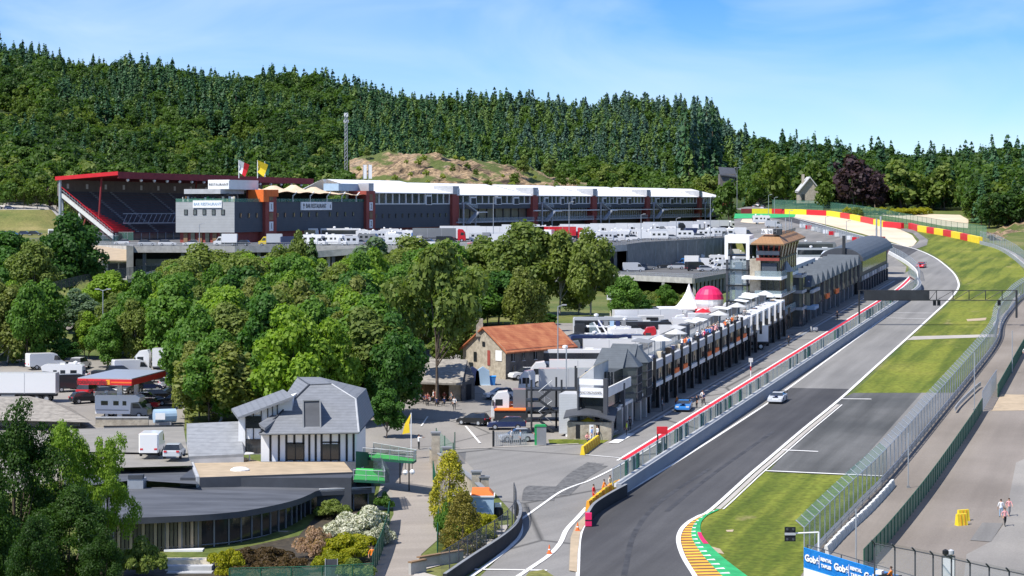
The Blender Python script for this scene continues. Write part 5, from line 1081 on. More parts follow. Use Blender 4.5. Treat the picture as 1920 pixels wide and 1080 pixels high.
mb = MB(); mb.add([phd(-5, -12.5, 6), phd(2, -12.5, 6), phd(2, -6.5, 6), phd(-5, -6.5, 6), phd(-5, -12.5, 7.4), phd(2, -12.5, 7.4), phd(2, -6.5, 9.3), phd(-5, -6.5, 9.3)], [(3, 2, 1, 0), (4, 5, 6, 7), (0, 1, 5, 4), (1, 2, 6, 5), (2, 3, 7, 6), (3, 0, 4, 7)], 'lightgrey'); mb.hexa([phd(-4.8, -12.6, 7.45), phd(2, -12.6, 7.45), phd(2, -6.4, 9.35), phd(-4.8, -6.4, 9.35), phd(-4.8, -12.6, 7.6), phd(2, -12.6, 7.6), phd(2, -6.4, 9.5), phd(-4.8, -6.4, 9.5)], 'cream'); q('stair_head', mb)
mb = MB(); mb.box(-7.4, -6.9, -17.2, -10.2, .4, 5.8, 'shutter', phd); mb.box(-7.0, 0, -17.2, -10, .4, 5.8, 'lightgrey', phd); q('shutter_wall', mb)
# low annex with curved grey roof
an = thing('annex', 'low beige annex with curved grey roof below the pit row stairs', 'building', Vector((9, 262, zp(262))))
fa = frame_xy((6.5, 261, zp(261)), -.12)
m = MB(); m.box(0, 5.2, 0, 4.2, -.2, 2.1, 'stone', fa); m.build('wall', an, world=True)
for x0, x1, mm in ((1.0, 1.5, 'black'), (2.6, 3.1, 'white'), (3.4, 3.8, 'black')): MB().box(x0, x1, -.04, .02, .2, 1.8, mm, fa).build('door', an, world=True)
m = MB(); n = 6; PA = []
for i in range(n+1): x = -.4+6.0*i/n; hh = 2.2+1.0*math.sin(math.pi*(.2+.72*i/n)); PA += [fa(x, -.5, hh-.3), fa(x, 4.6, hh+.75)]
k = 2*n+2; m.add(PA+[p+Zv*.15 for p in PA], [f_ for i in range(n) for f_ in ((2*i, 2*i+1, 2*i+3, 2*i+2), (2*i+2+k, 2*i+3+k, 2*i+1+k, 2*i+k), (2*i, 2*i+2, 2*i+2+k, 2*i+k), (2*i+1, 2*i+1+k, 2*i+3+k, 2*i+3))], 'charcoal'); m.build('roof', an, world=True)
# outside fire escape
sc_ = thing('fire_escape', 'black steel zigzag fire escape in front of the white lorries', 'staircase', at(1025, 812)); D_ = at(1025, 812).y
def fe(px, py, d=0): return atd(px, py, D_+d)
mb = MB()
for px, ty, by, d in ((987.5, 709, 790, 4), (996.5, 712, 812, 0), (1043, 707, 808, 4), (1053, 712, 812, 0), (1079, 686, 812, 4), (1081, 690, 812, 0)): mb.tube(fe(px, by, d), fe(px, ty, d), .12, 'dark', 6)
for py in (729, 767): mb.beam(fe(987, py, 2), fe(1081, py, 2), 3.8, .18, 'dark')
mb.beam(fe(987, 750, 2), fe(1012, 750, 2), 3.8, .18, 'dark'); mb.beam(fe(987, 787, 2), fe(1012, 787, 2), 3.8, .18, 'dark'); mb.build('frame', sc_, world=True)
mb = MB()
for a, b in (((1035, 729), (1010, 750)), ((1010, 750), (1035, 767)), ((1035, 767), (1010, 787)), ((1010, 787), (1036, 809))):
    for d in (0, 1.6): mb.beam(fe(*a, d), fe(*b, d), .12, .3, 'dark')
    A = fe(*a); B = fe(*b)
    for k in range(9): c = A.lerp(B, (k+.5)/9); mb.box(c.x-.14, c.x+.14, c.y, c.y+1.6, c.z-.02, c.z+.03, 'charcoal')
    mb.tube(A+Zv*1, B+Zv*1, .04, 'steel', 4)
mb.build('flight', sc_, world=True)
mb = MB(); mb.tube(fe(1062, 812, 1), fe(1062, 650, 1), .08, 'galv', 5); mb.build('pole', sc_, world=True)
# timing tower
tw = thing('race_tower', 'tall timing tower with copper hipped roof in the pit row', 'tower', ptw(134, -6, 0))
def tq(name, mb): return mb.build(name, tw, None, world=True)
mb = MB(); mb.box(129, 146, -9.5, -2.2, 0, 13.2, 'window_dark', ptw); mb.box(129.3, 140, -14.0, -9.5, 0, 12.8, 'cream' if False else 'stone', ptw); tq('wall', mb)
mb = MB()
for h in (0, 3.4, 6.4): mb.box(127.6, 145, -16.5, -1.0, h+3.0, h+3.5, 'white' if h else 'grey', ptw)
tq('balcony', mb)
mb = MB()
for h in (3.5, 6.5, 9.9): mb.box(127.9, 128.0, -11.5, -1.2, h, h+1.0, 'glass_clear', ptw); mb.box(128, 145, -1.1, -1.0, h, h+1.0, 'glass_clear', ptw)
tq('balcony_glass', mb)
mb = MB()
for t in (-9.5, -7.1, -4.7, -2.3): mb.box(128.85, 129, t-.1, t+.1, 0, 13.2, 'charcoal', ptw)
for s in range(129, 147, 2): mb.box(s-.1, s+.1, -2.2, -2.05, 0, 13.2, 'wood', ptw)
for h in (3.2, 6.3, 9.6, 12.9): mb.box(128.8, 146, -9.6, -2.0, h-.12, h+.12, 'black', ptw)
tq('frame', mb)
mb = MB(); mb.box(128.5, 128.8, -9.0, -3.2, 9.7, 12.2, 'blinds', ptw); tq('blind', mb)
mb = MB(); c = [(128.2, -11), (147.5, -11), (147.5, -1.2), (128.2, -1.2)]; lo4 = [ptw(s, t, 12.9) for s, t in [(129.5, -9.6), (145, -9.6), (145, -2.4), (129.5, -2.4)]]; hi4 = [ptw(s, t, 15.7) for s, t in c]; mb.hexa(lo4+hi4, 'window_dark'); tq('cabin', mb)
mb = MB()
for t in (-10.6, -8.4, -6.2, -4.0, -1.8): MB().beam(ptw(128.1, t, 15.7), ptw(129.3, t*.75-2.0, 12.9), .25, .2, 'maroon').build('cabin_strut', tw, world=True)
for s in range(130, 147, 3): mb.beam(ptw(s, -1.15, 15.7), ptw(s, -2.3, 12.9), .25, .2, 'wood')
mb.beam(ptw(128.1, -11, 12.9), ptw(128.1, -2, 12.9), .3, .5, 'maroon'); mb.beam(ptw(128.1, -11, 14.0), ptw(128.1, -2, 14.0), .15, .7, 'grey'); tq('cabin_frame', mb)
mb = MB(); e = [ptw(s, t, 15.7) for s, t in [(126.8, -12.6), (149, -12.6), (149, .4), (126.8, .4)]]; t4 = [ptw(s, t, 18.0) for s, t in [(130.5, -9.2), (146, -9.2), (146, -3.4), (130.5, -3.4)]]; mb.hexa([p-Zv*.25 for p in e]+e, 'wood'); mb.hexa(e+t4, 'copper_seam'); tq('roof', mb)
mb = MB(); mb.box(129.6, 130, -9.6, -5.2, 18.4, 20.0, 'white', ptw); tq('sign_board', mb); text('SPA 24 H', .9, ptw(129.5, -7.4, 19.2), PN, Zv, 'grey', 'lettering', tw)
mb = MB(); mb.box(129.6, 131, -5.0, -2.0, 18.2, 20.0, 'dark', ptw)
for i in range(5): mb.tube(ptw(131+i*3, -3-i % 2*3, 18), ptw(131+i*3, -3-i % 2*3, 21+i % 3), .08, 'galv', 4)
mb.box(129.8, 146, -2.6, -2.5, 18, 19, 'mesh_dark', ptw); tq('roof_equipment', mb)
# small glazed lantern storeys in front of the tower
mb = MB()
for s, t, w_, h0, h1 in ((133, -1.2, 3.6, 7.0, 10.4), (142.5, .3, 3.0, 0, 9.0)): mb.prism([(s, t-3), (s, t), (s+w_*.35, t+1.1), (s+w_, t+1.1), (s+w_*1.35, t), (s+w_*1.35, t-3)], h0, h1, 'window_mid', ptw)
tq('glass_bay', mb)
mb = MB()
for s, t, w_, h1, ap in ((133, -1.2, 3.6, 10.4, 12.4),): P = [ptw(*v, h1) for v in [(s-.4, t-3), (s-.4, t+.2), (s+w_*.35, t+1.5), (s+w_, t+1.5), (s+w_*1.35+.4, t+.2), (s+w_*1.35+.4, t-3)]]; A = ptw(s+w_*.65, t-1, ap); [mb.poly([a, b, A], 'slate_light') for a, b in zip(P, P[1:]+P[:1])]
tq('bay_roof', mb)
mb = MB()
for h in (3.2, 6.2, 9.0): mb.box(142.2, 147, -2.5, 1.6, h-.25, h+.25, 'lightgrey', ptw)
for s in (142.4, 143.5, 145.2, 146.6): mb.box(s, s+.2, 1.3, 1.5, 0, 9.6, 'black', ptw)
tq('bay_frame', mb)
# lift shaft
ls = thing('lift_shaft', 'glazed lift shaft with white top left of the timing tower', 'lift shaft', plf(130, -17, 0))
mb = MB(); mb.box(130.5, 133.5, -16.6, -13.4, 0, 12.6, 'glass_clear', plf); mb.box(131.4, 132.6, -15.6, -14.4, .2, 12.0, 'white', plf); mb.build('lift_glass', ls, world=True)
mb = MB(); 
for s in (130.3, 133.7):
    for t in (-16.8, -13.2): mb.box(s-.18, s+.18, t-.18, t+.18, 0, 15.5, 'charcoal', plf)
for h in (2.4, 5.2, 8.0, 10.7, 13.2): mb.box(130.1, 133.9, -17, -13, h, h+.2, 'black', plf)
mb.build('frame', ls, world=True); mb = MB(); mb.box(130, 134, -17.2, -12.8, 15.5, 16.8, 'white', plf); mb.box(130.0, 130.3, -17.2, -16.6, 12.6, 15.5, 'white', plf); mb.box(130.0, 130.3, -13.4, -12.8, 12.6, 15.5, 'white', plf); mb.box(130, 134, -12.8, -8, 15.3, 16.2, 'lightgrey', plf); mb.build('top', ls, world=True)
mb = MB(); mb.tube(plf(130.5, -11.2, 0), plf(130.5, -11.2, 15.2), .45, 'steel', 8); mb.tube(plf(130.5, -10.4, 0), plf(130.5, -10.4, 15.2), .3, 'charcoal', 8); mb.build('pipe', ls, world=True)
# further half of the row: gabled boxes then the barrel hall
fr = thing('far_pit_row', 'further pit row with saw-tooth grey gables beyond the timing tower', 'building', pfr(180, -8, 0))
def fq(name, mb): return mb.build(name, fr, None, world=True)
mb = MB(); mb.box(147.5, 213, -15, -3.6, 0, 3.3, 'black', pfr); mb.box(147.5, 213, -15, -3, 3.3, 7.2, 'window_dark', pfr); mb.box(147.5, 213, -20, -15, 0, 8.2, 'lightgrey', pfr); fq('wall', mb)
for i in range(11):
    s = 148+i*5.9; mb = MB(); mb.box(s, s+.8, -3.2, -2.4, 0, 3.3, 'grey', pfr); mb.box(s+3, s+3.5, -3.2, -2.6, 0, 3.3, 'charcoal', pfr); fq('pillar', mb)
    mb = MB(); mb.prism([(s, -3), (s+1.1, -1.6), (s+3.6, -1.6), (s+4.7, -3)], 3.3, 7.4, 'window_warm' if i % 2 else 'window_mid', pfr)
    for a in (1.1, 2.35, 3.6): mb.box(s+a-.08, s+a+.08, -1.6, -1.5, 3.3, 7.4, 'charcoal', pfr)
    gb_ = fq('glass_bay', mb)
    mb = MB(); mb.add([pfr(s-.3, -1.3, 7.4), pfr(s+5.1, -1.3, 7.4), pfr(s+2.4, -1.5, 9.6), pfr(s-.3, -13, 7.4), pfr(s+5.1, -13, 7.4), pfr(s+2.4, -12, 9.6)], [(0, 1, 2), (5, 4, 3), (0, 2, 5, 3), (1, 4, 5, 2)], 'slate_dark'); fq('gable_roof', mb)
mb = MB(); mb.box(147.5, 152, -7, -.6, 2.9, 3.6, 'paleblue', pfr); mb.box(147.6, 148.5, -5.6, -3.4, 3.6, 6.3, 'paleblue', pfr); mb.box(147.6, 148.4, -5.4, -3.6, 6.6, 9.3, 'red', pfr); mb.box(147.5, 156, -1.5, -1.0, 6.2, 6.8, 'lightgrey', pfr); fq('balcony', mb)
mb = MB(); mb.box(147.5, 213, -24, -14.5, 7.6, 8.6, 'membrane', pfr); mb.box(155, 190, -15, -11, 9.3, 10.2, 'membrane', pfr); fq('awning', mb)
for i in (3, 5): mb = MB(); mb.box(148+i*5.9, 152+i*5.9, -1.5, -1.3, 3.4, 4.4, 'orange', pfr); fq('banner', mb)
bh = thing('barrel_hall', 'black hall with curved grey barrel roof at the far end of the pit row', 'building', pbh(236, -10, 0))
mb = MB(); mb.box(214, 259, -17, -3, 3.2, 9.0, 'black', pbh); mb.box(214, 259, -17, -4, 0, 3.2, 'black', pbh); mb.box(218, 256, -3, -2.8, 5.6, 8.6, 'window_mid', pbh); mb.build('wall', bh, world=True)
mb = MB(); n = 12; PA = []
for i in range(n+1): a = math.pi*i/n; t = -10.2+9.4*-math.cos(a); h = 8.9+3.4*math.sin(a); PA += [pbh(212.5, t, h), pbh(260, t, h)]
k = len(PA); mb.add(PA, [(2*i, 2*i+1, 2*i+3, 2*i+2) for i in range(n)]+[tuple(range(0, k, 2))[::-1], tuple(range(1, k, 2))], 'slate_dark'); mb.build('roof', bh, world=True)
mb = MB(); mb.add([pbh(212.4, p[0], p[1]) for p in [(-10.2-9.2*math.cos(math.pi*i/n), 8.9+3.2*math.sin(math.pi*i/n)) for i in range(n+1)]], [tuple(range(n+1))[::-1]], 'charcoal'); mb.box(212, 212.6, -9.6, -8.4, 8, 15.5, 'dark', pbh); mb.build('front_gable', bh, world=True)
mb = MB()
for i in range(11): s = 216+i*4; mb.box(s, s+.9, -2.9, -2.1, 0, 3.2, 'charcoal', pbh); mb.box(s+.2, s+3.4, -2.78, -2.6, 3.4, 4.6, 'lightgrey' if i in (1, 2, 4, 5, 7, 8, 9) else 'grey', pbh)
mb.build('pillar', bh, world=True)
# octagonal control tower by the pit exit bend
ot = thing('control_tower', 'octagonal control kiosk with pale green flat-topped roof near the bend', 'tower', pit(268, -14, 0)); c = pit(274, -6.5, 0)
mb = MB(); mb.lathe([(2.5, 0), (2.5, 4.4), (3.3, 6.3)], c, 'window_dark', 8); mb.build('wall', ot, world=True); mb = MB(); mb.lathe([(4.0, 6.3), (3.9, 6.5), (2.4, 8.3), (2.3, 8.4)], c, 'kiosk_green', 8); mb.build('roof', ot, world=True)
mb = MB(); mb.tube(c+Zv*8, c+Zv*13, .22, 'galv', 6); mb.tube(c+Zv*8+Vector((1.0, 0, 0)), c+Zv*13.6+Vector((1.0, 0, 0)), .22, 'lightgrey', 6); mb.box(c.x-1.8, c.x+2, c.y-.6, c.y+.6, c.z+8.4, c.z+8.8, 'maroon'); mb.build('antenna', ot, world=True)
# start gantry
ga = thing('start_gantry', 'dark steel start gantry with long black panel across the track', 'gantry', atd(1611, 611, 398)); D_ = 398.0
f = lambda px, py, d=0.: atd(px, py, D_+d)
mb = MB()
for d in (-.6, .6):
    mb.tube(f(1611, 612, d), f(1611, 544, d), .16, 'dark', 6); mb.tube(f(1611, 544.5, d), f(1907, 544.5, d), .08, 'dark', 6); mb.tube(f(1611, 563, d), f(1907, 563, d), .08, 'dark', 6); mb.tube(f(1906, 596, d), f(1906, 544, d), .2, 'dark', 6)
mb.build('frame', ga, world=True); mb = MB()
xs = [1742, 1756, 1787, 1817, 1848, 1879, 1906]
for a, b in zip(xs, xs[1:]): mb.tube(f(a, 563), f(b, 545), .05, 'dark', 4); mb.tube(f(b, 563), f(b, 545), .08, 'dark', 4)
mb.build('bracing', ga, world=True)
mb = MB(); mb.box(f(1619, 0).x, f(1741, 0).x, D_-.9, D_-.6, f(0, 562.5).z, f(0, 545).z, 'dark'); mb.build('panel', ga, world=True)
for k, px in enumerate((1752, 1760, 1873)): MB().box(f(px, 0).x-.25, f(px, 0).x+.25, D_-.4, D_+.1, f(0, 573).z, f(0, 562).z, 'black').build('signal_light', ga, world=True)
mat('warmgrey', (.25, .235, .205), var=.1, scale=.4)
# ------------------------------------------------------------------ buildings in the foreground and the valley
def W(px, py, z): return atz(px, py, z)
ht = thing('half_timbered_house', 'white half-timbered house with big grey hipped slate roof and one dark dormer', 'house', atd(580, 866, 230)); D0 = 228.
def hq(n, mb): return mb.build(n, ht, world=True)
XL, XR, zb, ze = -25.8, -16.1, 34.55, 37.9
mb = MB(); mb.box(XL, XR, D0, 244, zb-3, ze, 'white'); hq('wall', mb)
# timber posts on the front wall (pixels of the posts along the front)
mb = MB(); px2x = lambda px: (px-CX)/F*D0
for px in (507, 523, 537, 552, 569, 580, 592, 603, 620, 636, 650, 663): mb.box(px2x(px)-.11, px2x(px)+.11, D0-.05, D0+.05, zb, ze, 'navy' if False else 'black')
mb.box(XL, XR, D0-.06, D0+.05, ze-.25, ze, 'black'); mb.box(px2x(537), px2x(570), D0-.05, D0, zb+1.75, zb+1.9, 'black'); mb.box(px2x(603), px2x(637), D0-.05, D0, zb+1.85, zb+2.0, 'black'); hq('timber', mb)
for a, b in ((539, 569), (605, 635)): mb = MB(); mb.box(px2x(a), px2x(b), D0-.07, D0+.02, zb+.05, zb+1.75, 'window_dark'); mb.box(px2x((a+b)/2)-.05, px2x((a+b)/2)+.05, D0-.1, D0-.06, zb, zb+1.75, 'black'); hq('window', mb)
eFL, eFR = atd(486, 814, 226.6), atd(673, 811, 226.6); tFL, tFR = atd(580, 722, 236), atd(622, 720, 236); kR = atd(667, 748, 233.2)
tBL, tBR = atd(558, 707, 246), atd(600, 707, 246); bR = Vector((eFR.x+.3, 247, eFR.z)); bL = Vector((eFL.x, 247, eFL.z))
mb = MB(); mb.add([eFL, eFR, kR, tFR, tFL, tBL, tBR, bR, bL, Vector((kR.x+.2, 247, kR.z))], [(0, 1, 2, 3, 4), (0, 4, 5, 8), (3, 6, 5, 4), (1, 7, 9, 2), (2, 9, 6, 3), (5, 6, 9, 7, 8)], 'slate'); hq('roof', mb)
mb = MB(); mb.poly([p-Zv*.12 for p in (eFL, eFR, bR, bL)], 'grey'); mb.tube(eFL, eFR, .1, 'grey', 5); mb.tube(eFR, kR, .1, 'lightgrey', 5); mb.tube(eFL+Zv*.08, tFL+Zv*.08, .09, 'charcoal', 5); mb.tube(tFL, tFR, .09, 'charcoal', 5); mb.tube(kR, tFR, .08, 'lightgrey', 5); mb.tube(tFL, tBL, .08, 'charcoal', 5); hq('ridge_trim', mb)
mb = MB(); mb.hexa([atd(569, 804, 227.8), atd(601, 803, 227.8), atd(601, 803, 236), atd(569, 804, 236), atd(568, 751, 228.8), atd(600, 750, 228.8), atd(601, 751, 236), atd(569, 752, 236)], 'felt'); o = hq('dormer', mb)
mb = MB()
for a, b in (((569, 804), (601, 803)), ((568, 751), (600, 750)), ((569, 804), (568, 751)), ((601, 803), (600, 750))): mb.beam(atd(*a, 227.7 if a[1] > 780 else 228.7), atd(*b, 227.7 if b[1] > 780 else 228.7), .14, .14, 'grey')
mb.build('dormer_frame', o, world=True)
# left wing with its lean-to roof
mb = MB(); P = [atd(447, 852, 231), atd(491, 852, 231), atd(548, 800, 231.0), atd(548, 744, 231), atd(447, 781, 231)]; B_ = [p+Vector((0, 9, 0)) for p in P]; mb.add(P+B_, [(0, 1, 2, 3, 4), (9, 8, 7, 6, 5), (0, 4, 9, 5), (4, 3, 8, 9), (1, 6, 7, 2), (3, 2, 7, 8)], 'white'); hq('wing_wall', mb)
mb = MB()
for px in (461, 475.5, 490, 502, 511, 520): y0 = 781-(px-447)*.366; mb.box((px-.8-CX)/F*231, (px+.8-CX)/F*231, 230.88, 231, atd(px, 850, 231).z if px < 495 else atd(px, 850-(px-490)*.9, 231).z, atd(px, y0, 231).z, 'black')
mb.build('timber', ht, world=True)
for ya, yb in ((780, 803), (823, 850)): mb = MB(); a = atd(462, yb, 230.85); b = atd(490, ya, 230.85); mb.box(a.x, b.x, 230.8, 230.95, a.z, b.z, 'window_dark'); hq('window', mb)
mb = MB(); q4 = [atd(437, 771, 229.8), atd(446, 781, 229.8), atd(549, 743, 231.8), atd(534, 731, 240)]; q4 = [atd(446, 782, 229.6), atd(550, 743, 229.6), atd(531, 730, 240.5), atd(434, 766, 240.5)]; mb.hexa([p-Zv*.25 for p in q4]+q4, 'slate'); hq('wing_roof', mb)
mb = MB(); mb.hexa([atd(447, 852, 229), atd(459, 855, 226.5), atd(461, 855, 226.5), atd(449, 852, 232), atd(447, 780, 229.6), atd(459, 790, 226.9), atd(461, 790, 226.9), atd(449, 780, 232)], 'white')
q4 = [atd(354, 856, 225.5), atd(457, 851, 226.5), atd(449, 790, 238.5), atd(350, 794, 238.5)]; mb2 = MB(); mb2.hexa([p-Zv*.3 for p in q4]+q4, 'slate_light'); hq('low_roof', mb2)
mb = MB(); mb.hexa([p-Zv*3.2 for p in q4]+[p-Zv*.3 for p in q4], 'lightgrey'); hq('low_wall', mb)
mb = MB(); a = atd(486, 803, 227.2); mb.hexa([atd(487, 800, 227), atd(497, 808, 226.4), atd(530, 780, 231), atd(515, 778, 232), atd(485, 794, 227), atd(496, 803, 226.4), atd(529, 777, 231), atd(514, 775, 232)], 'slate'); hq('eave_hood', mb)
# restaurant with curved glass front
rs = thing('glass_restaurant', 'low restaurant with black felt roof and long curved glass wall', 'building', atz(450, 1030, 31))
def rq(n, mb): return mb.build(n, rs, world=True)
ev = catmull([atz(*q, 33.4) for q in [(150, 975), (225, 972), (300, 969), (380, 965), (440, 960), (480, 954), (520, 946), (555, 937), (578, 928), (592, 921), (600, 919)]], 5) + [atz(648, 917, 33.4), atz(697, 914.5, 33.4)]
bk = [atz(694, 901, 33.6), atz(660, 906, 33.7), atz(380, 911, 33.7), atz(150, 918, 33.7)]
mb = MB(); mb.poly(ev+bk, 'felt'); rq('roof', mb)
mb = MB(); wall_strip(mb, [p-Zv*.0 for p in ev], -.55, -.01, -.25, 'charcoal'); wall_strip(mb, [ev[-1], atz(694, 901, 33.6)], -.5, .12, .3, 'lightgrey'); wall_strip(mb, ev[-3:], -.15, .12, -.35, 'lightgrey'); rq('fascia', mb)
gl = offset_poly(ev, -.9); n_ = len(gl)
mb = MB()
for a, b in zip(gl, gl[1:]): mb.quad(Vector((a.x, a.y, 29.6)), Vector((b.x, b.y, 29.6)), b-Zv*.3, a-Zv*.3, 'window_dark')
rq('glass_wall', mb)
mb = MB()
for a in resample(gl, 1.5): mb.box(a.x-.06, a.x+.06, a.y-.14, a.y+.04, 30.0, 33.1, 'grey')
for h in (30.6, 32.9): mb.path([Vector((p.x, p.y-.08, h)) for p in gl], .05, 'grey', 4)
rq('mullion', mb)
mb = MB(); x = -36.6; k = 0
while x < -27.6: yy = float(np.interp(x, [p.x for p in gl], [p.y for p in gl]))-.12; mb.box(x, x+.26, yy, yy+.05, 30.4, 32.9, 'curtain' if k % 3 else 'tan'); x += .34; k += 1
rq('curtain', mb)  # curtain colour is darkened to hold the shade it hangs in
mb = MB(); mb.box(-30.3, -27.3, 195.1, 196, 29.2, 30.4, 'stone'); mb.box(-30.6, -27.2, 195.0, 196.1, 30.25, 30.42, 'white'); rq('plinth', mb)
mb = MB(); mb.box(-37, -15, 201, 212, 29.5, 29.9, 'wood')
rr = random.Random(5)
for i in range(26): x = rr.uniform(-30, -18); y = rr.uniform(202, 210)-(0 if x < -24 else -2); mb.box(x, x+.9, y, y+.9, 29.9, 30.7, rr.choice(['white', 'cream', 'wood', 'grey']))
rq('interior', mb)
ter = [atz(358, 857, 34.6), atz(457, 857, 34.6), atz(490, 866, 34.6), atz(645, 866, 34.6), atz(662, 886, 34.6), atz(374, 896, 34.6)]
mb = MB(); mb.poly([p+Zv*0 for p in ter], 'tan'); rq('terrace', mb); mb = MB(); wall_strip(mb, [atz(374, 896, 34.6), atz(662, 886, 34.6)], -1.0, .06, .2, 'charcoal'); wall_strip(mb, [atz(662, 886, 34.6), atz(645, 866, 34.6)], -3, .06, .2, 'charcoal'); wall_strip(mb, [atz(358, 857, 34.6), atz(374, 896, 34.6)], -1.0, .12, .3, 'lightgrey'); rq('terrace_edge', mb)
mb = MB(); mb.box(-32, -15.5, 214, 228, 30, 34.5, 'charcoal'); rq('core', mb)
mb = MB(); mb.poly([atz(*q, 34.25) for q in [(120, 884), (357, 876), (372, 908), (250, 900), (120, 916)]], 'felt'); rq('upper_roof', mb)
mb = MB(); mb.poly([atz(*q, 34.9) for q in [(120, 847), (352, 852), (361, 873), (110, 880)]], 'warmgrey'); mb.poly([atz(*q, 35.1) for q in [(100, 805), (344, 800), (352, 850), (100, 846)]], 'warmgrey'); rq('flat_roof', mb)
mb = MB(); c = atz(257, 912, 33.8); mb.box(c.x-.75, c.x+.75, c.y-1, c.y+1, 33.6, 34.6, 'steel'); mb.box(c.x-.7, c.x+.7, c.y-1.05, c.y, 34.6, 35.0, 'charcoal'); rq('roof_ventilator', mb)
for px, py, m, lab in ((450, 882, 'white', 'white domed skylight on the brown roof terrace'),): c = atz(px, py, 34.6); o = thing('skylight', lab, 'skylight', c); MB().lathe([(.95, 0), (.95, .12), (.6, .3), (.1, .36)], (0, 0, 0), m, 14).build('dome', o); MB().lathe([(.7, -.02), (.7, .1)], (0, 0, 0), 'grey', 12).build('base', o)
c = atz(458, 864, 34.6); o = thing('garden_table', 'pale green oval table on the brown roof terrace', 'table', c); MB().lathe([(1.0, .72), (1.05, .76), (1.0, .8)], (0, 0, 0), 'membrane', 14).build('table_top', o); m = MB(); [m.box(x, x+.08, -.3, .3, 0, .72, 'steel') for x in (-.6, .5)]; m.build('leg', o)
st_ = thing('terrace_steps', 'pale stone steps below the curtained windows', 'steps', at(360, 1060)); m = MB(); D1 = 189.
for k in range(4): a = atd(310+k*3, 1046+k*12, D1-k*1.1); b = atd(400, 1046+k*12, D1-k*1.1); m.box(a.x, b.x, a.y-1.1, a.y+.2, a.z-.45, a.z, 'cream' if k == 0 else 'lightgrey')
m.build('step', st_, world=True)
# green iron balcony and stair platforms
gp_ = thing('green_platform', 'bright green floored iron balcony on thin posts beside the path', 'platform', at(750, 915)); m = MB(); pl = [atd(680, 858, 226), atd(775, 866, 222), atd(781, 862, 226), atd(700, 848, 230)]; m.hexa([p-Zv*.2 for p in pl]+pl, 'darkgreen'); m.build('floor_edge', gp_, world=True)
m = MB(); m.poly([p+Zv*.03 for p in pl], 'brightgreen'); pl2 = [atd(663, 900, 214), atd(722, 903, 214), atd(716, 880, 221), atd(668, 878, 221)]; m.poly([p+Zv*.03 for p in pl2], 'brightgreen'); m.build('floor', gp_, world=True)
m = MB(); m.hexa([p-Zv*.2 for p in pl2]+pl2, 'darkgreen'); m.hexa([atd(667, 880, 221), atd(692, 872, 226), atd(692, 872, 226.5), atd(667, 880, 221.5), atd(667, 846, 221), atd(692, 848, 226), atd(692, 848, 226.5), atd(667, 846, 221.5)], 'darkgreen'); m.hexa([atd(700, 885, 219), atd(712, 905, 216), atd(730, 905, 216), atd(716, 880, 220), atd(700, 860, 219), atd(716, 880, 216), atd(730, 880, 216), atd(716, 858, 220)], 'mesh_dark'); m.build('stair', gp_, world=True)
m = MB(); rail_path(m, [pl[0], pl[1], pl[2], pl[3]], 1.0, 1.2, 'galv', .03, 'mesh_dark'); rail_path(m, [pl2[0], pl2[1], pl2[2]], 1.0, 1.2, 'galv', .03, 'mesh_dark'); m.build('railing', gp_, world=True)
m = MB()
for px, py, ty in ((750, 907, 864), (767, 921, 866)): D = at(px, py).y; m.tube(atd(px, py, D), atd(px, ty, D), .07, 'black', 6)
m.build('post', gp_, world=True)
for px, py, lab in ((760, 886, 'left white globe lamp under the green balcony'), (773, 885, 'right white globe lamp under the green balcony')): p = atd(px, py, 222); o = thing('globe_lamp', lab, 'lamp', p); MB().lathe([(.03, -.28), (.2, -.18), (.28, 0), (.2, .18), (.03, .28)], (0, 0, 0), 'white', 10).build('globe', o); MB().tube((0, 0, .2), (0, 0, 1.0), .03, 'black', 5).build('stem', o)
# stone farmhouse with orange roof
sh = thing('stone_house', 'large old stone house with weathered orange tiled roof', 'house', atd(948, 712, 319))
C1 = atd(948, 657, 319); C2 = atd(1076, 643, 333); C0 = atd(868, 662, 328); C1.z = C2.z = C0.z = 40.35; C3 = C2+(C0-C1); RA = (C0+C1)/2; RB = (C2+C3)/2; RA.z = RB.z = 43.45
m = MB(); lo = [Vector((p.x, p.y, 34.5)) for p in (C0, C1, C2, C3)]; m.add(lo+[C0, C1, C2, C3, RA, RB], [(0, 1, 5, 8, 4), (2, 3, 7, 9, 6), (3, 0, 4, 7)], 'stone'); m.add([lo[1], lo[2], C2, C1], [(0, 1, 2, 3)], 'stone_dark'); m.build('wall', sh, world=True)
dv = (C2-C1).normalized(); nv = Vector((dv.y, -dv.x, 0)); e = dv*.4+Vector((0, 0, 0)); dn = Vector((0, 0, -.35))+nv*.45; up_ = Vector((0, 0, -.35))-nv*.45
m = MB(); rf = [C1-e+dn, C2+e+dn, RB+e, RA-e, C0-e+up_, C3+e+up_]; m.add(rf+[p-Zv*.2 for p in rf], [(0, 1, 2, 3), (3, 2, 5, 4), (9, 8, 7, 6), (10, 11, 8, 9), (0, 3, 9, 6), (3, 4, 10, 9), (2, 1, 7, 8), (5, 2, 8, 11), (1, 0, 6, 7), (4, 5, 11, 10)], 'tile_orange'); rf_ = m.build('roof', sh, world=True)
m = MB(); c = RA.lerp(RB, .03)-nv*1.2; m.box(c.x-.5, c.x+.5, c.y-.5, c.y+.5, 42, 44.6, 'stone'); m.build('chimney', rf_, world=True)
Ls = (C2-C1).length
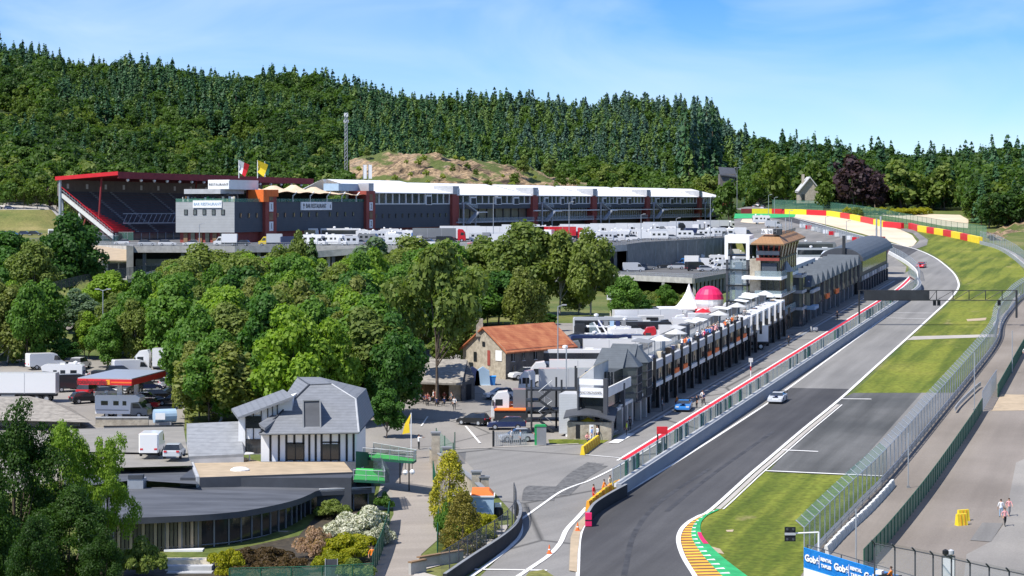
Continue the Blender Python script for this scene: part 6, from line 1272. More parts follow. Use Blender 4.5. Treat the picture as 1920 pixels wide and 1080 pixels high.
for k, (u, h, w_, hh) in enumerate([(.10, 2.6, .8, 1.2), (.25, 2.6, .8, 1.2), (.42, 2.6, .8, 1.2), (.62, 2.5, .8, 1.3), (.12, .5, .7, 1.3), (.3, .4, .8, 1.1), (.48, .3, .8, 1.4), (.7, .2, .9, 1.2)]):
    p = C1.lerp(C2, u); z = 36.3+h*.9; m = MB(); a = p-dv*w_*.5+nv*.06; b = p+dv*w_*.5+nv*.06; m.quad(Vector((a.x, a.y, z)), Vector((b.x, b.y, z)), Vector((b.x, b.y, z+hh)), Vector((a.x, a.y, z+hh)), 'window_dark'); o = m.build('window', sh, world=True)
    m = MB(); s_ = nv*.04; m.beam(Vector((a.x, a.y, z-.05))+s_, Vector((b.x, b.y, z-.05))+s_, .12, .12, 'lightgrey'); m.beam(Vector((p.x, p.y, z))+nv*.1, Vector((p.x, p.y, z+hh))+nv*.1, .05, .05, 'lightgrey'); m.build('sill', o, world=True)
dg = (C1-C0).normalized(); ng = Vector((dg.y, -dg.x, 0))
for u, h, w_, hh, mt in ((.30, 2.0, .8, 1.4, 'window_dark'), (.62, 1.6, .7, 2.2, 'maroon'), (.85, 2.4, 1.6, 1.5, 'white'), (.5, 4.3, .7, .7, 'window_dark'), (.2, -.2, 1.1, 2, 'window_dark')):
    p = C0.lerp(C1, u); z = 36.3+h; m = MB(); a = p-dg*w_*.5+ng*.08; b = p+dg*w_*.5+ng*.08; m.quad(Vector((a.x, a.y, z)), Vector((b.x, b.y, z)), Vector((b.x, b.y, z+hh)), Vector((a.x, a.y, z+hh)), mt); m.build('window' if mt != 'maroon' else 'banner', sh, world=True)
p = C1.lerp(C2, .88); m = MB(); a = p-dv*1.3+nv*.07; b = p+dv*1.0+nv*.07; m.quad(Vector((a.x, a.y, 35.5)), Vector((b.x, b.y, 35.8)), Vector((b.x, b.y, 38.0)), Vector((a.x, a.y, 38.2)), 'maroon'); m.build('door', sh, world=True)
# shingle roofed hut
hu = thing('stone_hut', 'small stone hut with mossy grey shingle roof and open front', 'hut', atd(825, 752, 296)); A, B, C_, D_ = atd(771, 716, 294), atd(866, 719, 294), atd(876, 674, 304), atd(776, 672, 304)
E1, E2 = B+Vector((2.2, 1.0, .1)), C_+Vector((0, 9, -3.2))
m = MB(); m.hexa([p-Zv*.25 for p in (A, B, C_, D_)]+[A, B, C_, D_], 'thatch_grey'); bb = [Vector((D_.x, D_.y+9, A.z)), Vector((C_.x, C_.y+9, A.z))]; m.poly([D_, C_, bb[1], bb[0]], 'thatch_grey'); m.build('roof', hu, world=True)
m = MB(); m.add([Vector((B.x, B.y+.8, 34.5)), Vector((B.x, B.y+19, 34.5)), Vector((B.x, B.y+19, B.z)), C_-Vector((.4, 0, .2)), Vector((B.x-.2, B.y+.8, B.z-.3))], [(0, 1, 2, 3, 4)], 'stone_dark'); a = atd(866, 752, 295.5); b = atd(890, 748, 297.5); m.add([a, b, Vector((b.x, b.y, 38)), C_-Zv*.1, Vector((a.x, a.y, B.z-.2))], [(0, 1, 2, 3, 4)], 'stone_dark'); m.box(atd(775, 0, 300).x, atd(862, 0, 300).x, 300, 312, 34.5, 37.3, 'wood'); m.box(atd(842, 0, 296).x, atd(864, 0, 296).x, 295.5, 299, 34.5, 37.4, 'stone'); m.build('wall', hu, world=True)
m = MB(); m.quad(a.lerp(b, .35)+Vector((0, -.1, 0)), a.lerp(b, .75)+Vector((0, -.1, 0)), a.lerp(b, .75)+Vector((0, -.1, 2.1)), a.lerp(b, .35)+Vector((0, -.1, 2.1)), 'black'); m.build('door', hu, world=True)
for px, py, lab in ((795, 742, 'left white parasol in front of the shingle-roofed hut'), (815, 741, 'right white parasol in front of the shingle-roofed hut')):
    p = at(px, py+8); o = thing('parasol', lab, 'parasol', p); MB().lathe([(2.1, 2.3), (1.9, 2.45), (.1, 3.1)], (0, 0, 0), 'white', 8).build('canopy', o); MB().tube((0, 0, 0), (0, 0, 3.1), .04, 'wood', 6).build('pole', o)
# filling station
fs = thing('filling_station', 'filling station canopy with red fascia on white columns', 'canopy', at(225, 786)); z0, z1 = 38.75, 39.45; cs = [atz(146, 708, z1), atz(247, 710, z1), atz(310, 694, z1), atz(216, 692, z1)]
m = MB(); m.hexa([p-Zv*.25 for p in cs]+cs, 'silver'); m.build('roof', fs, world=True)
m = MB()
for a, b in zip(cs, cs[1:]+cs[:1]): d = (b-a).normalized(); nn = Vector((d.y, -d.x, 0))*.06; m.hexa([a+nn-Zv*.85, b+nn-Zv*.85, b-nn-Zv*.85, a-nn-Zv*.85, a+nn-Zv*.12, b+nn-Zv*.12, b-nn-Zv*.12, a-nn-Zv*.12], 'red')
m.build('fascia', fs, world=True); a, b = cs[0], cs[1]; d = (b-a).normalized(); nn = Vector((d.y, -d.x, 0)); text('totalenergies', 1.0, a.lerp(b, .3)-Zv*.48+nn*.09, d, Zv, 'orange', 'lettering', fs) if False else None
m = MB(); p = a.lerp(b, .53)+nn*.08; q_ = a.lerp(b, .60)+nn*.08; m.hexa([p-Zv*.8, q_-Zv*.8, q_-Zv*.8-nn*.05, p-Zv*.8-nn*.05, p-Zv*.2, q_-Zv*.2, q_-Zv*.2-nn*.05, p-Zv*.2-nn*.05], 'amber'); p = a.lerp(b, .62)+nn*.08; q_ = b+nn*.08; m.hexa([p-Zv*.6, q_-Zv*.6, q_-Zv*.6-nn*.05, p-Zv*.6-nn*.05, p-Zv*.42, q_-Zv*.42, q_-Zv*.42-nn*.05, p-Zv*.42-nn*.05], 'orange'); m.build('fascia_stripe', fs, world=True)
text('totalenergies', .8, a.lerp(b, .27)-Zv*.5+nn*.09, d, Zv, 'darkred', 'lettering', fs, bold=.02)
for px, py in ((225, 784), (256, 762)): p = at(px, py); MB().box(p.x-.3, p.x+.3, p.y-.3, p.y+.3, p.z, z0+.2, 'white').build('column', fs, world=True)
tk = thing('storage_tank', 'blue cylindrical tank with white label beside the stone wall', 'tank', at(307, 797)); p = at(307, 797)+Zv*1.1; MB().tube(p-Vector((1.2, 0, 0)), p+Vector((1.3, 1, 0)), .85, 'paleblue', 16).build('body', tk, world=True); MB().box(p.x-.9, p.x+.3, p.y-.88, p.y-.8, p.z-.35, p.z+.45, 'white').build('label', tk, world=True); MB().box(p.x-1, p.x+1, p.y-.5, p.y+.5, p.z-1.1, p.z-.7, 'grey').build('cradle', tk, world=True)
def simple_wall(name, label, P, h, th, m_='stone', cap=None, cat='wall'):
    o = thing(name, label, cat, P[0]); m = MB(); wall_strip(m, P, -.2, h, th, m_); m.build('wall', o, world=True)
    if cap: m = MB(); wall_strip(m, [p+Zv*0 for p in offset_poly(P, -.08)], h, h+.12, th+.16, cap); m.build('coping', o, world=True)
    return o
simple_wall('stone_wall', 'low stone wall in front of the filling station', [at(180, 800), at(279, 800)], 1.1, .4, 'stone', 'lightgrey'); simple_wall('low_wall', 'long low wall with dark coping behind the flat roofs', [at(195, 808), at(345, 806)], .5, .3, 'concrete', 'black')
bt = thing('brown_roofed_building', 'low building with brown-grey hipped roof at the left edge', 'building', at(40, 800)); m = MB(); m.hexa([atd(-60, 800, 272), atd(150, 800, 272), atd(150, 790, 290), atd(-60, 790, 290), atd(-60, 776, 272), atd(150, 788, 272), atd(150, 775, 290), atd(-60, 765, 290)], 'stone'); m.build('wall', bt, world=True)
m = MB(); m.add([atd(-80, 786, 268), atd(175, 792, 268), atd(130, 763, 290), atd(-80, 752, 290), atd(55, 743, 280), atd(-80, 745, 280), atd(90, 750, 280)], [(0, 1, 6, 4, 5), (1, 2, 6), (5, 4, 6, 2, 3)], 'thatch_grey'); m.build('roof', bt, world=True)
# gateway pillars, kiosk, walls by the path
for px, py, hpx, lab in ((817, 878, 66, 'pale stone gate pillar nearest the flag'), (893, 935, 50, 'left grey-capped stone pillar behind the golden conifer'), (908, 935, 40, 'right grey-capped stone pillar behind the kiosk'), (838, 900, 60, 'stone pillar hidden behind the golden conifer')):
    p = at(px, py); h = hpx/F*p.y; o = thing('stone_pillar', lab, 'pillar', p); MB().box(-.45, .45, -.45, .45, -.2, h, 'stone').build('shaft', o); MB().box(-.55, .55, -.55, .55, h, h+.15, 'grey').build('capstone', o)
simple_wall('entrance_wall', 'dark-capped sloping stone wall along the apron behind the conifers', [at(812, 868), at(850, 895), at(892, 930), at(925, 962)], 1.6, .4, 'stone', 'grey')
g_ = thing('mesh_gate', 'dark green mesh gate at the top of the path', 'gate', at(820, 845)); m = MB(); m.quad(at(818, 842), at(850, 872), at(850, 872)+Zv*2.3, at(818, 842)+Zv*2.3, 'mesh_green'); m.quad(at(850, 872), at(853, 850), at(853, 850)+Zv*2.3, at(850, 872)+Zv*2.3, 'mesh_green'); m.build('mesh_panel', g_, world=True); m = MB(); [m.tube(at(*q), at(*q)+Zv*2.4, .06, 'darkgreen', 5) for q in ((818, 842), (834, 857), (850, 872), (853, 850))]; m.build('post', g_, world=True)
ki = thing('kiosk', 'grey-green kiosk with orange-red roof beside the garden conifers', 'kiosk', at(905, 975)); p = at(905, 978); m = MB(); m.box(p.x-1.1, p.x+1.05, p.y, p.y+2, p.z-.1, p.z+2.3, 'paleblue'); m.build('wall', ki, world=True); m = MB(); m.box(p.x-1.2, p.x+1.15, p.y-.1, p.y+2.2, p.z+2.3, p.z+2.45, 'white'); m.hexa([Vector((p.x-1.1, p.y-.05, p.z+2.45)), Vector((p.x+1.05, p.y-.05, p.z+2.45)), Vector((p.x+1.05, p.y+2.1, p.z+2.45)), Vector((p.x-1.1, p.y+2.1, p.z+2.45)), Vector((p.x-1.0, p.y+.3, p.z+2.9)), Vector((p.x+.6, p.y+.3, p.z+2.9)), Vector((p.x+.6, p.y+2, p.z+3)), Vector((p.x-1.0, p.y+2, p.z+3))], 'orange'); m.build('roof', ki, world=True)
m = MB(); m.box(p.x-.15, p.x+.6, p.y-.06, p.y, p.z+.4, p.z+.9, 'white'); m.lathe([(.2, 0), (.2, .02)], (p.x-.1, p.y-.08, p.z+1.3), 'white', 10); m.build('notice', ki, world=True)
bi = thing('waste_bin', 'black waste sack bin beside the kiosk', 'bin', at(934, 975)); MB().lathe([(.35, 0), (.5, .6), (.45, 1.1), (.2, 1.3)], (0, 0, 0), 'black', 10).build('body', bi); MB().box(-.3, .3, -.3, .3, 1.25, 1.6, 'offwhite').build('lid', bi)
fl = thing('flag', 'yellow flag on a white pole above the dark hedge', 'flag', at(771, 862)); p = at(771, 862); MB().tube(p, p+Zv*5.2, .06, 'white', 6).build('pole', fl, world=True); m = MB(); t_ = p+Zv*5.2; m.add([t_, t_+Vector((-.25, 0, -1.3)), t_+Vector((-1.0, .15, -2.4)), t_+Vector((-.7, .1, -1.2)), t_+Vector((-.15, 0, -2.2))], [(0, 3, 1), (3, 2, 4, 1)], 'yellow'); m.build('cloth', fl, world=True)
# tyre barrier and pit exit barriers
def barrier(name, label, P, h, th, m_, cap=None, capm='white', cat='barrier'):
    o = thing(name, label, cat, P[0]); m = MB(); wall_strip(m, P, 0, h, th, m_); m.build('body', o, world=True)
    if cap: m = MB(); wall_strip(m, offset_poly(P, -.03), h, h+cap, th+.06, capm); m.build('top_rail', o, world=True)
    return o
P = line_px([(966, 962), (972, 975), (971, 992), (960, 1012), (930, 1037), (880, 1070), (830, 1105)], 6, .02); o = barrier('tyre_barrier', 'curved black conveyor-belted tyre barrier at the path corner', P, 1.25, -.35, 'rubber', .03, 'grey')
m = MB(); [wall_strip(m, offset_poly(P[3:-2], .0+.56*-1+.55), h, h+.05, -.02, 'grey') for h in (.45, .85)]; m.build('bolt_strip', o, world=True)
fence('corner_fence', 'thin wire fence behind the black tyre barrier', [p for p in offset_poly(line_px([(958, 955), (962, 975), (955, 1000), (925, 1028), (870, 1062), (820, 1095)], 4, 0), -.3)], 2.6, 2.5, 'mesh_thin', 'charcoal', r=.05)
P = line_px([(1099, 987), (1112, 968), (1140, 949), (1172, 931)], 6, .1); barrier('track_barrier', 'black belted barrier between the marshals and the track', P, 1.15, .25, 'rubber', .03, 'grey'); m = MB(); m2 = P[0]; o = tag(MB().box(m2.x-.1, m2.x+.5, m2.y-.6, m2.y, m2.z, m2.z+1.2, 'pinkred').box(m2.x-.12, m2.x+.52, m2.y-.62, m2.y-.6, m2.z+.5, m2.z+.6, 'black').build('barrier_end'), 'red square end block of the black track barrier', 'barrier')
yb = resample(line_px([(1102, 960), (1120, 945), (1146, 925), (1174, 913)], 6, 0), 1.5)
def plastic_barrier(a, b, label, group, m_='yellow', h=1.05, name='plastic_barrier'):
    o = thing(name, label, 'barrier', a, 0, group); d = (b-a); d.z = 0; L1 = d.length; d.normalize(); n = Vector((d.y, -d.x, 0)); m = MB()
    def q(x, y, z): return a+d*x+n*y+Zv*z
    m.hexa([q(.03, -.3, 0), q(L1-.03, -.3, 0), q(L1-.03, .3, 0), q(.03, .3, 0), q(.03, -.22, h*.35), q(L1-.03, -.22, h*.35), q(L1-.03, .22, h*.35), q(.03, .22, h*.35)], m_); m.hexa([q(.03, -.22, h*.35), q(L1-.03, -.22, h*.35), q(L1-.03, .22, h*.35), q(.03, .22, h*.35), q(.03, -.12, h), q(L1-.03, -.12, h), q(L1-.03, .12, h), q(.03, .12, h)], m_); m.build('body', o, world=True)
    m = MB(); [m.hexa([q(x, s*.31, .02), q(x+.1, s*.31, .02), q(x+.1, s*.33, .02), q(x, s*.33, .02), q(x, s*.13, h-.05), q(x+.1, s*.13, h-.05), q(x+.1, s*.16, h-.05), q(x, s*.16, h-.05)], 'amber' if m_ == 'yellow' else m_) for x in (L1*.3, L1*.65) for s in (-1, 1)]; m.build('rib', o, world=True); return o
for i, (a, b) in enumerate(zip(yb, yb[1:])): plastic_barrier(a, b, 'yellow-orange plastic barrier in the row beside the pit exit marshals', 'yellow barriers at the pit exit', 'amber' if i % 2 == 0 else 'yellow')
yb = resample([at(1092, 854), at(1124, 830)], 1.3)
for a, b in zip(yb, yb[1:]): plastic_barrier(a, b, 'yellow plastic barrier in the short diagonal row below the red hoarding', 'yellow barriers at the pit lane mouth')
plastic_barrier(at(1793, 986), at(1812, 984), 'front yellow plastic barrier standing alone on the service road', None, 'yellow', 1.1); plastic_barrier(at(1796, 978), at(1816, 976), 'rear yellow plastic barrier standing alone on the service road', None, 'yellow', 1.1)
def cone(px, py, lab): o = thing('traffic_cone', lab, 'cone', at(px, py, .12)); MB().lathe([(.16, .05), (.03, .75)], (0, 0, 0), 'orange', 10).build('cone', o); MB().box(-.22, .22, -.22, .22, 0, .05, 'orange').build('base', o); MB().lathe([(.115, .3), (.085, .45)], (0, 0, .0), 'white', 10).build('band', o)
cone(1083, 997, 'orange traffic cone on the tan island by the red barrier end'); cone(1030, 1040, 'orange traffic cone on the white line at the pit exit')
# pit wall and its fence
pw = thing('pit_wall', 'long pale grey concrete pit wall between the pit lane and the track', 'wall', pit(-36, 9.6, 0)); P = [pit(s, 9.7-(0 if s > -30 else .0), 0) for s in range(-36, 222, 6)]+[pit(s, 9.7-.0035*(s-216)**2, 0) for s in range(222, 262, 5)]
m = MB(); wall_strip(m, P, -.1, 1.35, -.5, 'wallgrey' if 'wallgrey' in MATS else mat('wallgrey', (.29, .31, .335), var=.06, scale=.3)); m.build('wall', pw, world=True); m = MB(); wall_strip(m, offset_poly(P, -.52), 1.0, 1.36, -.25, 'offwhite'); m.build('ledge', pw, world=True)
fence('pit_wall_fence', 'green tinted mesh fence panels on top of the pit wall', [p+Zv*1.35 for p in offset_poly(P, -.9)], 1.5, 3.2, 'mesh_green', 'galv', r=.06, maxposts=92)
rr = random.Random(21); m = MB(); k = 0
for i in range(46):
    s = rr.uniform(-30, 200); p = pit(s, 8.6, 0); c_ = rr.choice(['darkgreen', 'charcoal', 'navy', 'lightgrey', 'grey']); o = thing('signal_board_stand', 'narrow pit signalling stand against the pit wall fence', 'stand', p, PITROT, 'signalling stands along the pit wall'); MB().box(-.5, .5, -.1, .1, 1.1, 2.7, c_).build('board', o); MB().box(-.45, -.38, -.05, .05, 0, 1.2, 'galv').box(.38, .45, -.05, .05, 0, 1.2, 'galv').build('leg', o)
p = pit(-9, 7.6, 0); o = thing('pit_exit_light', 'red and black pit exit signal stand at the end of the red line', 'signal', p); m = MB(); [m.tube(p+Vector((x, 0, 0)), p+Vector((x, 0, 3.2)), .08, 'black', 6) for x in (-.5, .5)]; m.build('leg', o, world=True); MB().box(p.x-.6, p.x+.6, p.y-.2, p.y+.2, p.z+2.5, p.z+3.3, 'red').build('lamp_box', o, world=True); MB().box(p.x-.5, p.x+.5, p.y-.3, p.y+.3, p.z+.3, p.z+1.4, 'black').build('cabinet', o, world=True)
for s, t, lab in ((66, 3.3, 'thin red and white marker pole on the pit lane line'),): p = pit(s, t, 0); o = thing('marker_pole', lab, 'pole', p); MB().tube((0, 0, 0), (0, 0, 2.6), .07, 'white', 6).tube((0, 0, 1), (0, 0, 1.6), .08, 'red', 6).build('pole', o); MB().box(-.3, .3, -.05, .05, 2.2, 2.8, 'offwhite').build('plate', o)
# trackside fences on the right
FR_ = [(1508, 1052), (1545, 1012), (1600, 955), (1652, 903), (1700, 848), (1742, 797), (1785, 745), (1822, 700), (1852, 662), (1867, 636), (1873, 608), (1893, 580), (1918, 556), (1990, 515)]
P = line_px(FR_, 5, 0); i0 = next(i for i, p in enumerate(P) if p.y > at(0, 900).y)
fence('debris_fence', 'green debris fence panels nearest the camera beside the lower grass', P[:i0+1], 2.9, 2.6, 'mesh_green', 'galv', .75, r=.06, sideup=-1); fence('debris_fence', 'long grey steel debris fence with curved posts beside the straight', P[i0:], 2.9, 3.1, 'mesh_grey', 'steel', .75, r=.065, sideup=-1)
ar = thing('guard_rail', 'double steel and concrete guard rail behind the debris fence', 'guard rail', P[0]); m = MB(); Q = offset_poly(P, .5); wall_strip(m, Q, .25, .55, .08, 'galv'); wall_strip(m, Q, .65, .95, .08, 'galv'); m.build('rail', ar, world=True); gp0 = MB().box(-.08, .08, -.08, .08, 0, .9, 'grey').build('post', ar)
for k, p in enumerate(resample(Q, 4)):
    o = gp0 if k == 0 else gp0.copy()
    if k: col.objects.link(o); o.parent = ar
    o.location = p-ar.location
cb = resample(offset_poly(line_px([(1540, 1040), (1575, 1003), (1620, 962), (1655, 925), (1672, 905)], 5, 0), .4), 2.2)
for a, b in zip(cb, cb[1:]): plastic_barrier(a, b, 'pale concrete block in the curved row behind the green debris fence', 'concrete blocks behind the debris fence', 'offwhite', .8, 'concrete_block')
P = line_px([(1620, 1068), (1672, 1010), (1745, 917), (1815, 815), (1842, 772)], 5, 0)
fence('windbreak_fence', 'dark green opaque windbreak fence along the service road', P, 1.75, 2.0, 'windbreak', 'darkgreen', r=.06, sideup=1); P = line_px([(1871, 745), (1893, 705), (1915, 665), (1935, 630)], 5, 0); fence('windbreak_fence', 'further dark green windbreak fence at the right edge', P, 1.75, 2.0, 'windbreak', 'darkgreen', r=.06)
fence('mesh_fence', 'grey mesh fence joining the two green windbreaks', line_px([(1842, 772), (1856, 748), (1869, 728)], 4, 0), 2.6, 1.8, 'mesh_grey', 'steel', r=.06); P = line_px([(1790, 775), (1800, 762), (1830, 733), (1838, 727)], 4, 0); barrier('bent_guard_rail', 'short S-bent guard rail between fence and windbreak', [p+Zv*.3 for p in P], .5, .1, 'galv')
fence('service_fence', 'thin wire fence with angled posts at the bottom right corner', [atd(*q) for q in [(1640, 1078, 163), (1712, 1092, 160), (1770, 1105, 157), (1850, 1125, 153), (1960, 1150, 148)]], 2.3, 2.0, 'mesh_thin', 'charcoal', .35, r=.06)
# hoarding, sign, signal
a = atd(1507, 1078, 178); b = atd(1706, 1140, 168); hd = thing('banner_hoarding', 'bright blue banner hoarding with white lettering at the bottom edge', 'banner', a); d = (b-a).normalized(); n = Vector((d.y, -d.x, 0)).normalized(); z = Zv
m = MB(); m.quad(a+z*.65, b+z*.65, b+z*2.2, a+z*2.2, 'sky_blue'); m.hexa([a+z*.6, b+z*.6, b+z*.6-n*.05, a+z*.6-n*.05, a+z*2.22, b+z*2.22, b+z*2.22-n*.05, a+z*2.22-n*.05], 'sky_blue'); m.build('banner_cloth', hd, world=True); m = MB(); m.hexa([a-z*1.2, b-z*1.2, b-z*1.2-n*.3, a-z*1.2-n*.3, a+z*.58, b+z*.58, b+z*.58-n*.3, a+z*.58-n*.3], 'white'); m.build('base_wall', hd, world=True)
Lh = (b-a).length
for k in range(3):
    o_ = a+d*(.3+k*3.45)+z*1.45+n*.08; text('Gobé', .72, o_+d*.75, d, z, 'white', 'lettering', hd, bold=.03); text('RENTAL', .36, o_+d*2.45+z*.25, d, z, 'white', 'lettering', hd, bold=.015); text('TABLES', .36, o_+d*2.45-z*.25, d, z, 'white', 'lettering', hd, bold=.015)
    m = MB(); c = o_+d*1.62; m.hexa([c-z*.5, c+d*.05-z*.5, c+d*.05-z*.5+n*.01, c-z*.5+n*.01, c+z*.5, c+d*.05+z*.5, c+d*.05+z*.5+n*.01, c+z*.5+n*.01], 'white'); m.build('divider', hd, world=True)
fence('hoarding_fence', 'wire fence standing behind the blue hoarding', [a-n*.4, b-n*.4], 2.4, 2.0, 'mesh_thin', 'charcoal', r=.05)
p = atd(1778, 1110, 158); o = thing('track_sign', 'tall white sign panel with black frame and twin lamps at the bottom edge', 'sign', p); m = MB(); m.box(-.48, .48, -.12, .0, -1, 2.6, 'charcoal'); m.box(-.4, .4, -.16, -.12, -1, 2.45, 'white'); m.build('panel', o); [MB().lathe([(.05, 2.6), (.22, 2.7), (.22, 2.95), (.05, 3.05)], (x, 0, 0), mm, 10).build('lamp', o) for x, mm in ((-.2, 'black'), (.2, 'lightgrey'))]
p = atd(1535, 1045, 186); o = thing('marshal_signal', 'black four-lamp signal board on a white arm beside the lower grass', 'signal', p); c = atd(1481, 1001, 186); m = MB(); m.tube(p, atd(1535, 998, 186), .08, 'white', 6); m.tube(atd(1535, 998, 186), atd(1490, 1000, 186), .07, 'white', 6); m.build('arm', o, world=True); MB().box(c.x-.46, c.x+.46, 185.8, 185.9, c.z-.6, c.z+.6, 'black').build('board', o, world=True); MB().box(c.x-.46, c.x+.46, 185.74, 185.8, c.z-.08, c.z+.12, 'lightgrey').build('stripe', o, world=True)
for dx in (-.25, .25):
    for dz in (-.42, .42): MB().tube((c.x+dx, 185.7, c.z+dz), (c.x+dx, 185.8, c.z+dz), .1, 'charcoal', 10).build('lamp', o, world=True)
for px, by, ty, lab, nm in [(1605, 1064, 955, 'thin grey pole between guard rail and windbreak', 'pole'), (1703, 915, 812, 'thin pole beside the debris fence midway up', 'pole'), (1827, 770, 660, 'thin pole by the bent guard rail', 'pole'), (1898, 700, 620, 'thin pole near the right edge', 'pole'), (1610, 612, 545, None, None)]:
    if lab: p = at(px, by); o = thing('pole', lab, 'pole', p); MB().tube((0, 0, 0), (0, 0, (by-ty)/F*p.y), .06, 'galv', 6).build('shaft', o); MB().box(-.15, .15, -.15, .15, 0, .25, 'grey').build('base', o)
# crash barriers at the far bend
def seg_barrier(xs, base, cols, side):
    bx = [q[0] for q in base]; by = [q[1] for q in base]
    for i, (a, b, c) in enumerate(zip(xs, xs[1:], cols)):
        n = max(1, round((b-a)/9)); P = [at(a+(b-a)*k/n, np.interp(a+(b-a)*k/n, bx, by), .02) for k in range(n+1)]
        if side == 1 : P[0] = P[0].lerp(P[1], .03); P[-1] = P[-1].lerp(P[-2], .03)
        m = MB(); wall_strip(m, P, 0, 1.9, 1.1 if False else -1.1, c); o = m.build('crash_barrier'); tag(o, '%s block of the striped crash barrier %s' % (c, side_lab[side]), 'barrier', '%s barrier blocks %s' % (c, side_lab[side]))
side_lab = {1: 'around the gravel trap', 2: 'beyond the mown grass', 3: 'by the green painted run-off'}
seg_barrier([1447, 1471, 1512, 1549, 1575, 1593, 1613, 1637, 1655, 1690], [(1440, 401), (1490, 402), (1552, 405), (1590, 411), (1635, 421), (1655, 426), (1690, 429)], ['red', 'yellow', 'red', 'yellow', 'red', 'yellow', 'red', 'yellow', 'red'], 1)
seg_barrier([1703, 1720, 1737, 1751, 1768, 1783, 1800, 1814, 1835], [(1703, 429), (1720, 434), (1768, 442), (1800, 449), (1835, 457)], ['red', 'yellow', 'red', 'yellow', 'red', 'yellow', 'red', 'yellow'], 2); seg_barrier([1390, 1410, 1447], [(1390, 401), (1447, 401)], ['darkred', 'yellow'], 3)
fence('far_fence', 'green mesh fence behind the striped barrier at the gravel trap', [at(*q) for q in [(1448, 392), (1530, 394), (1600, 402), (1650, 410), (1690, 419), (1712, 423)]], 3.6, 5, 'mesh_green', 'darkgreen'); fence('far_fence', 'green mesh fence behind the striped barrier beyond the grass', [at(*q) for q in [(1712, 424), (1780, 436), (1850, 446)]], 3.6, 5, 'mesh_green', 'darkgreen'); fence('far_fence', 'grey mesh fence curving along the right edge above the grass', [at(*q) for q in [(1838, 453), (1870, 461), (1905, 480), (1950, 520)]], 3.0, 4, 'mesh_grey', 'galv')
P = line_px([(1838, 458), (1872, 468), (1905, 489), (1950, 530)], 5, .0); barrier('guard_rail', 'grey guard rail curving along the right edge of the grass', P, 1.0, .2, 'galv'); ribbon('verge_path', P, 2.4, .05, 'pale_concrete', side=1.0 if False else -1.4)
# inner fence of the bend and white wall beside the pit exit bend
fence('bend_fence', 'mesh fence on the inside of the bend behind the barrel hall', [at(*q) for q in [(1725, 528), (1722, 512), (1708, 499), (1690, 487), (1660, 472), (1620, 458), (1560, 442), (1500, 428)]], 2.2, 3.5, 'mesh_grey', 'galv'); P = line_px([(1722, 534), (1720, 515), (1706, 500), (1688, 488), (1662, 474), (1640, 466)], 4, 0); barrier('bend_wall', 'low white wall on the inside of the bend', [p for p in P], .9, -.3, 'offwhite')
fence('paddock_fence', 'fence with banners inside the bend above the coaches', [at(*q) for q in [(1500, 424), (1540, 436), (1600, 450), (1650, 463)]], 1.8, 3, 'mesh_grey', 'galv')
rr = random.Random(8)
for i in range(12): px = 1505+i*11; p = at(px, 427+(px-1500)*.26); o = tag(MB().box(p.x-1, p.x+1, p.y-.05, p.y+.05, p.z+.3, p.z+1.5, ['white', 'red', 'offwhite', 'lightgrey'][i % 4]).build('fence_banner'), '%s advertising banner hung on the fence inside the bend' % ['white', 'red', 'cream', 'grey'][i % 4], 'banner', '%s banners on the bend fence' % ['white', 'red', 'cream', 'grey'][i % 4])
# lamp posts and masts
def lamp_post(px, by, ty, lab, P=None, arm=1, D=None):
    p = P if P is not None else (at(px, by) if D is None else atd(px, by, D)); H = (by-ty)/F*p.y; o = thing('lamp_post', lab, 'lamp post', p); MB().tube((0, 0, 0), (0, 0, H), .11, 'steel', 6, .07).build('pole', o); m = MB()
    for s in ((-1, 1) if arm == 2 else (1,)): m.tube((0, 0, H), (s*.9, 0, H+.25), .06, 'steel', 5); m.box(s*.9-.35, s*.9+.35, -.15, .15, H+.18, H+.34, 'lightgrey')
    m.build('lamp_head', o)
for a in [(1548, 444, 407, 'slim lamp post in front of the gravel trap at left'), (1587, 462, 415, 'slim lamp post beside the octagonal control kiosk'), (1480, 440, 396, 'lamp post behind the timing tower'), (1441, 404, 366, 'short pole lamp by the yellow barrier'), (1452, 402, 371, 'second pole lamp by the yellow barrier')]: lamp_post(*a)
for px, ty, by, lab in [(925, 370, 459, 'tall thin mast in the middle of the upper deck'), (1202, 403, 455, 'tall thin mast near the retaining wall'), (1268, 410, 450, 'thin mast behind the white caravans on the deck'), (1332, 370, 447, 'tall thin mast toward the red end tower'), (1067, 380, 460, 'tall thin mast behind the red lorry'), (374, 421, 461, 'lamp post in front of the light grey end wall')]: lamp_post(px, by, ty, lab, P=dk(px, by))
lamp_post(193, 640, 545, 'double-headed street lamp over the lane in the wood', D=350, arm=2); lamp_post(1046, 700, 575, 'thin beige pole beside the orange-roofed stone house', D=318); lamp_post(1382, 392, 315, 'green pole with white lamps beside the hairpin road', D=960, arm=2)
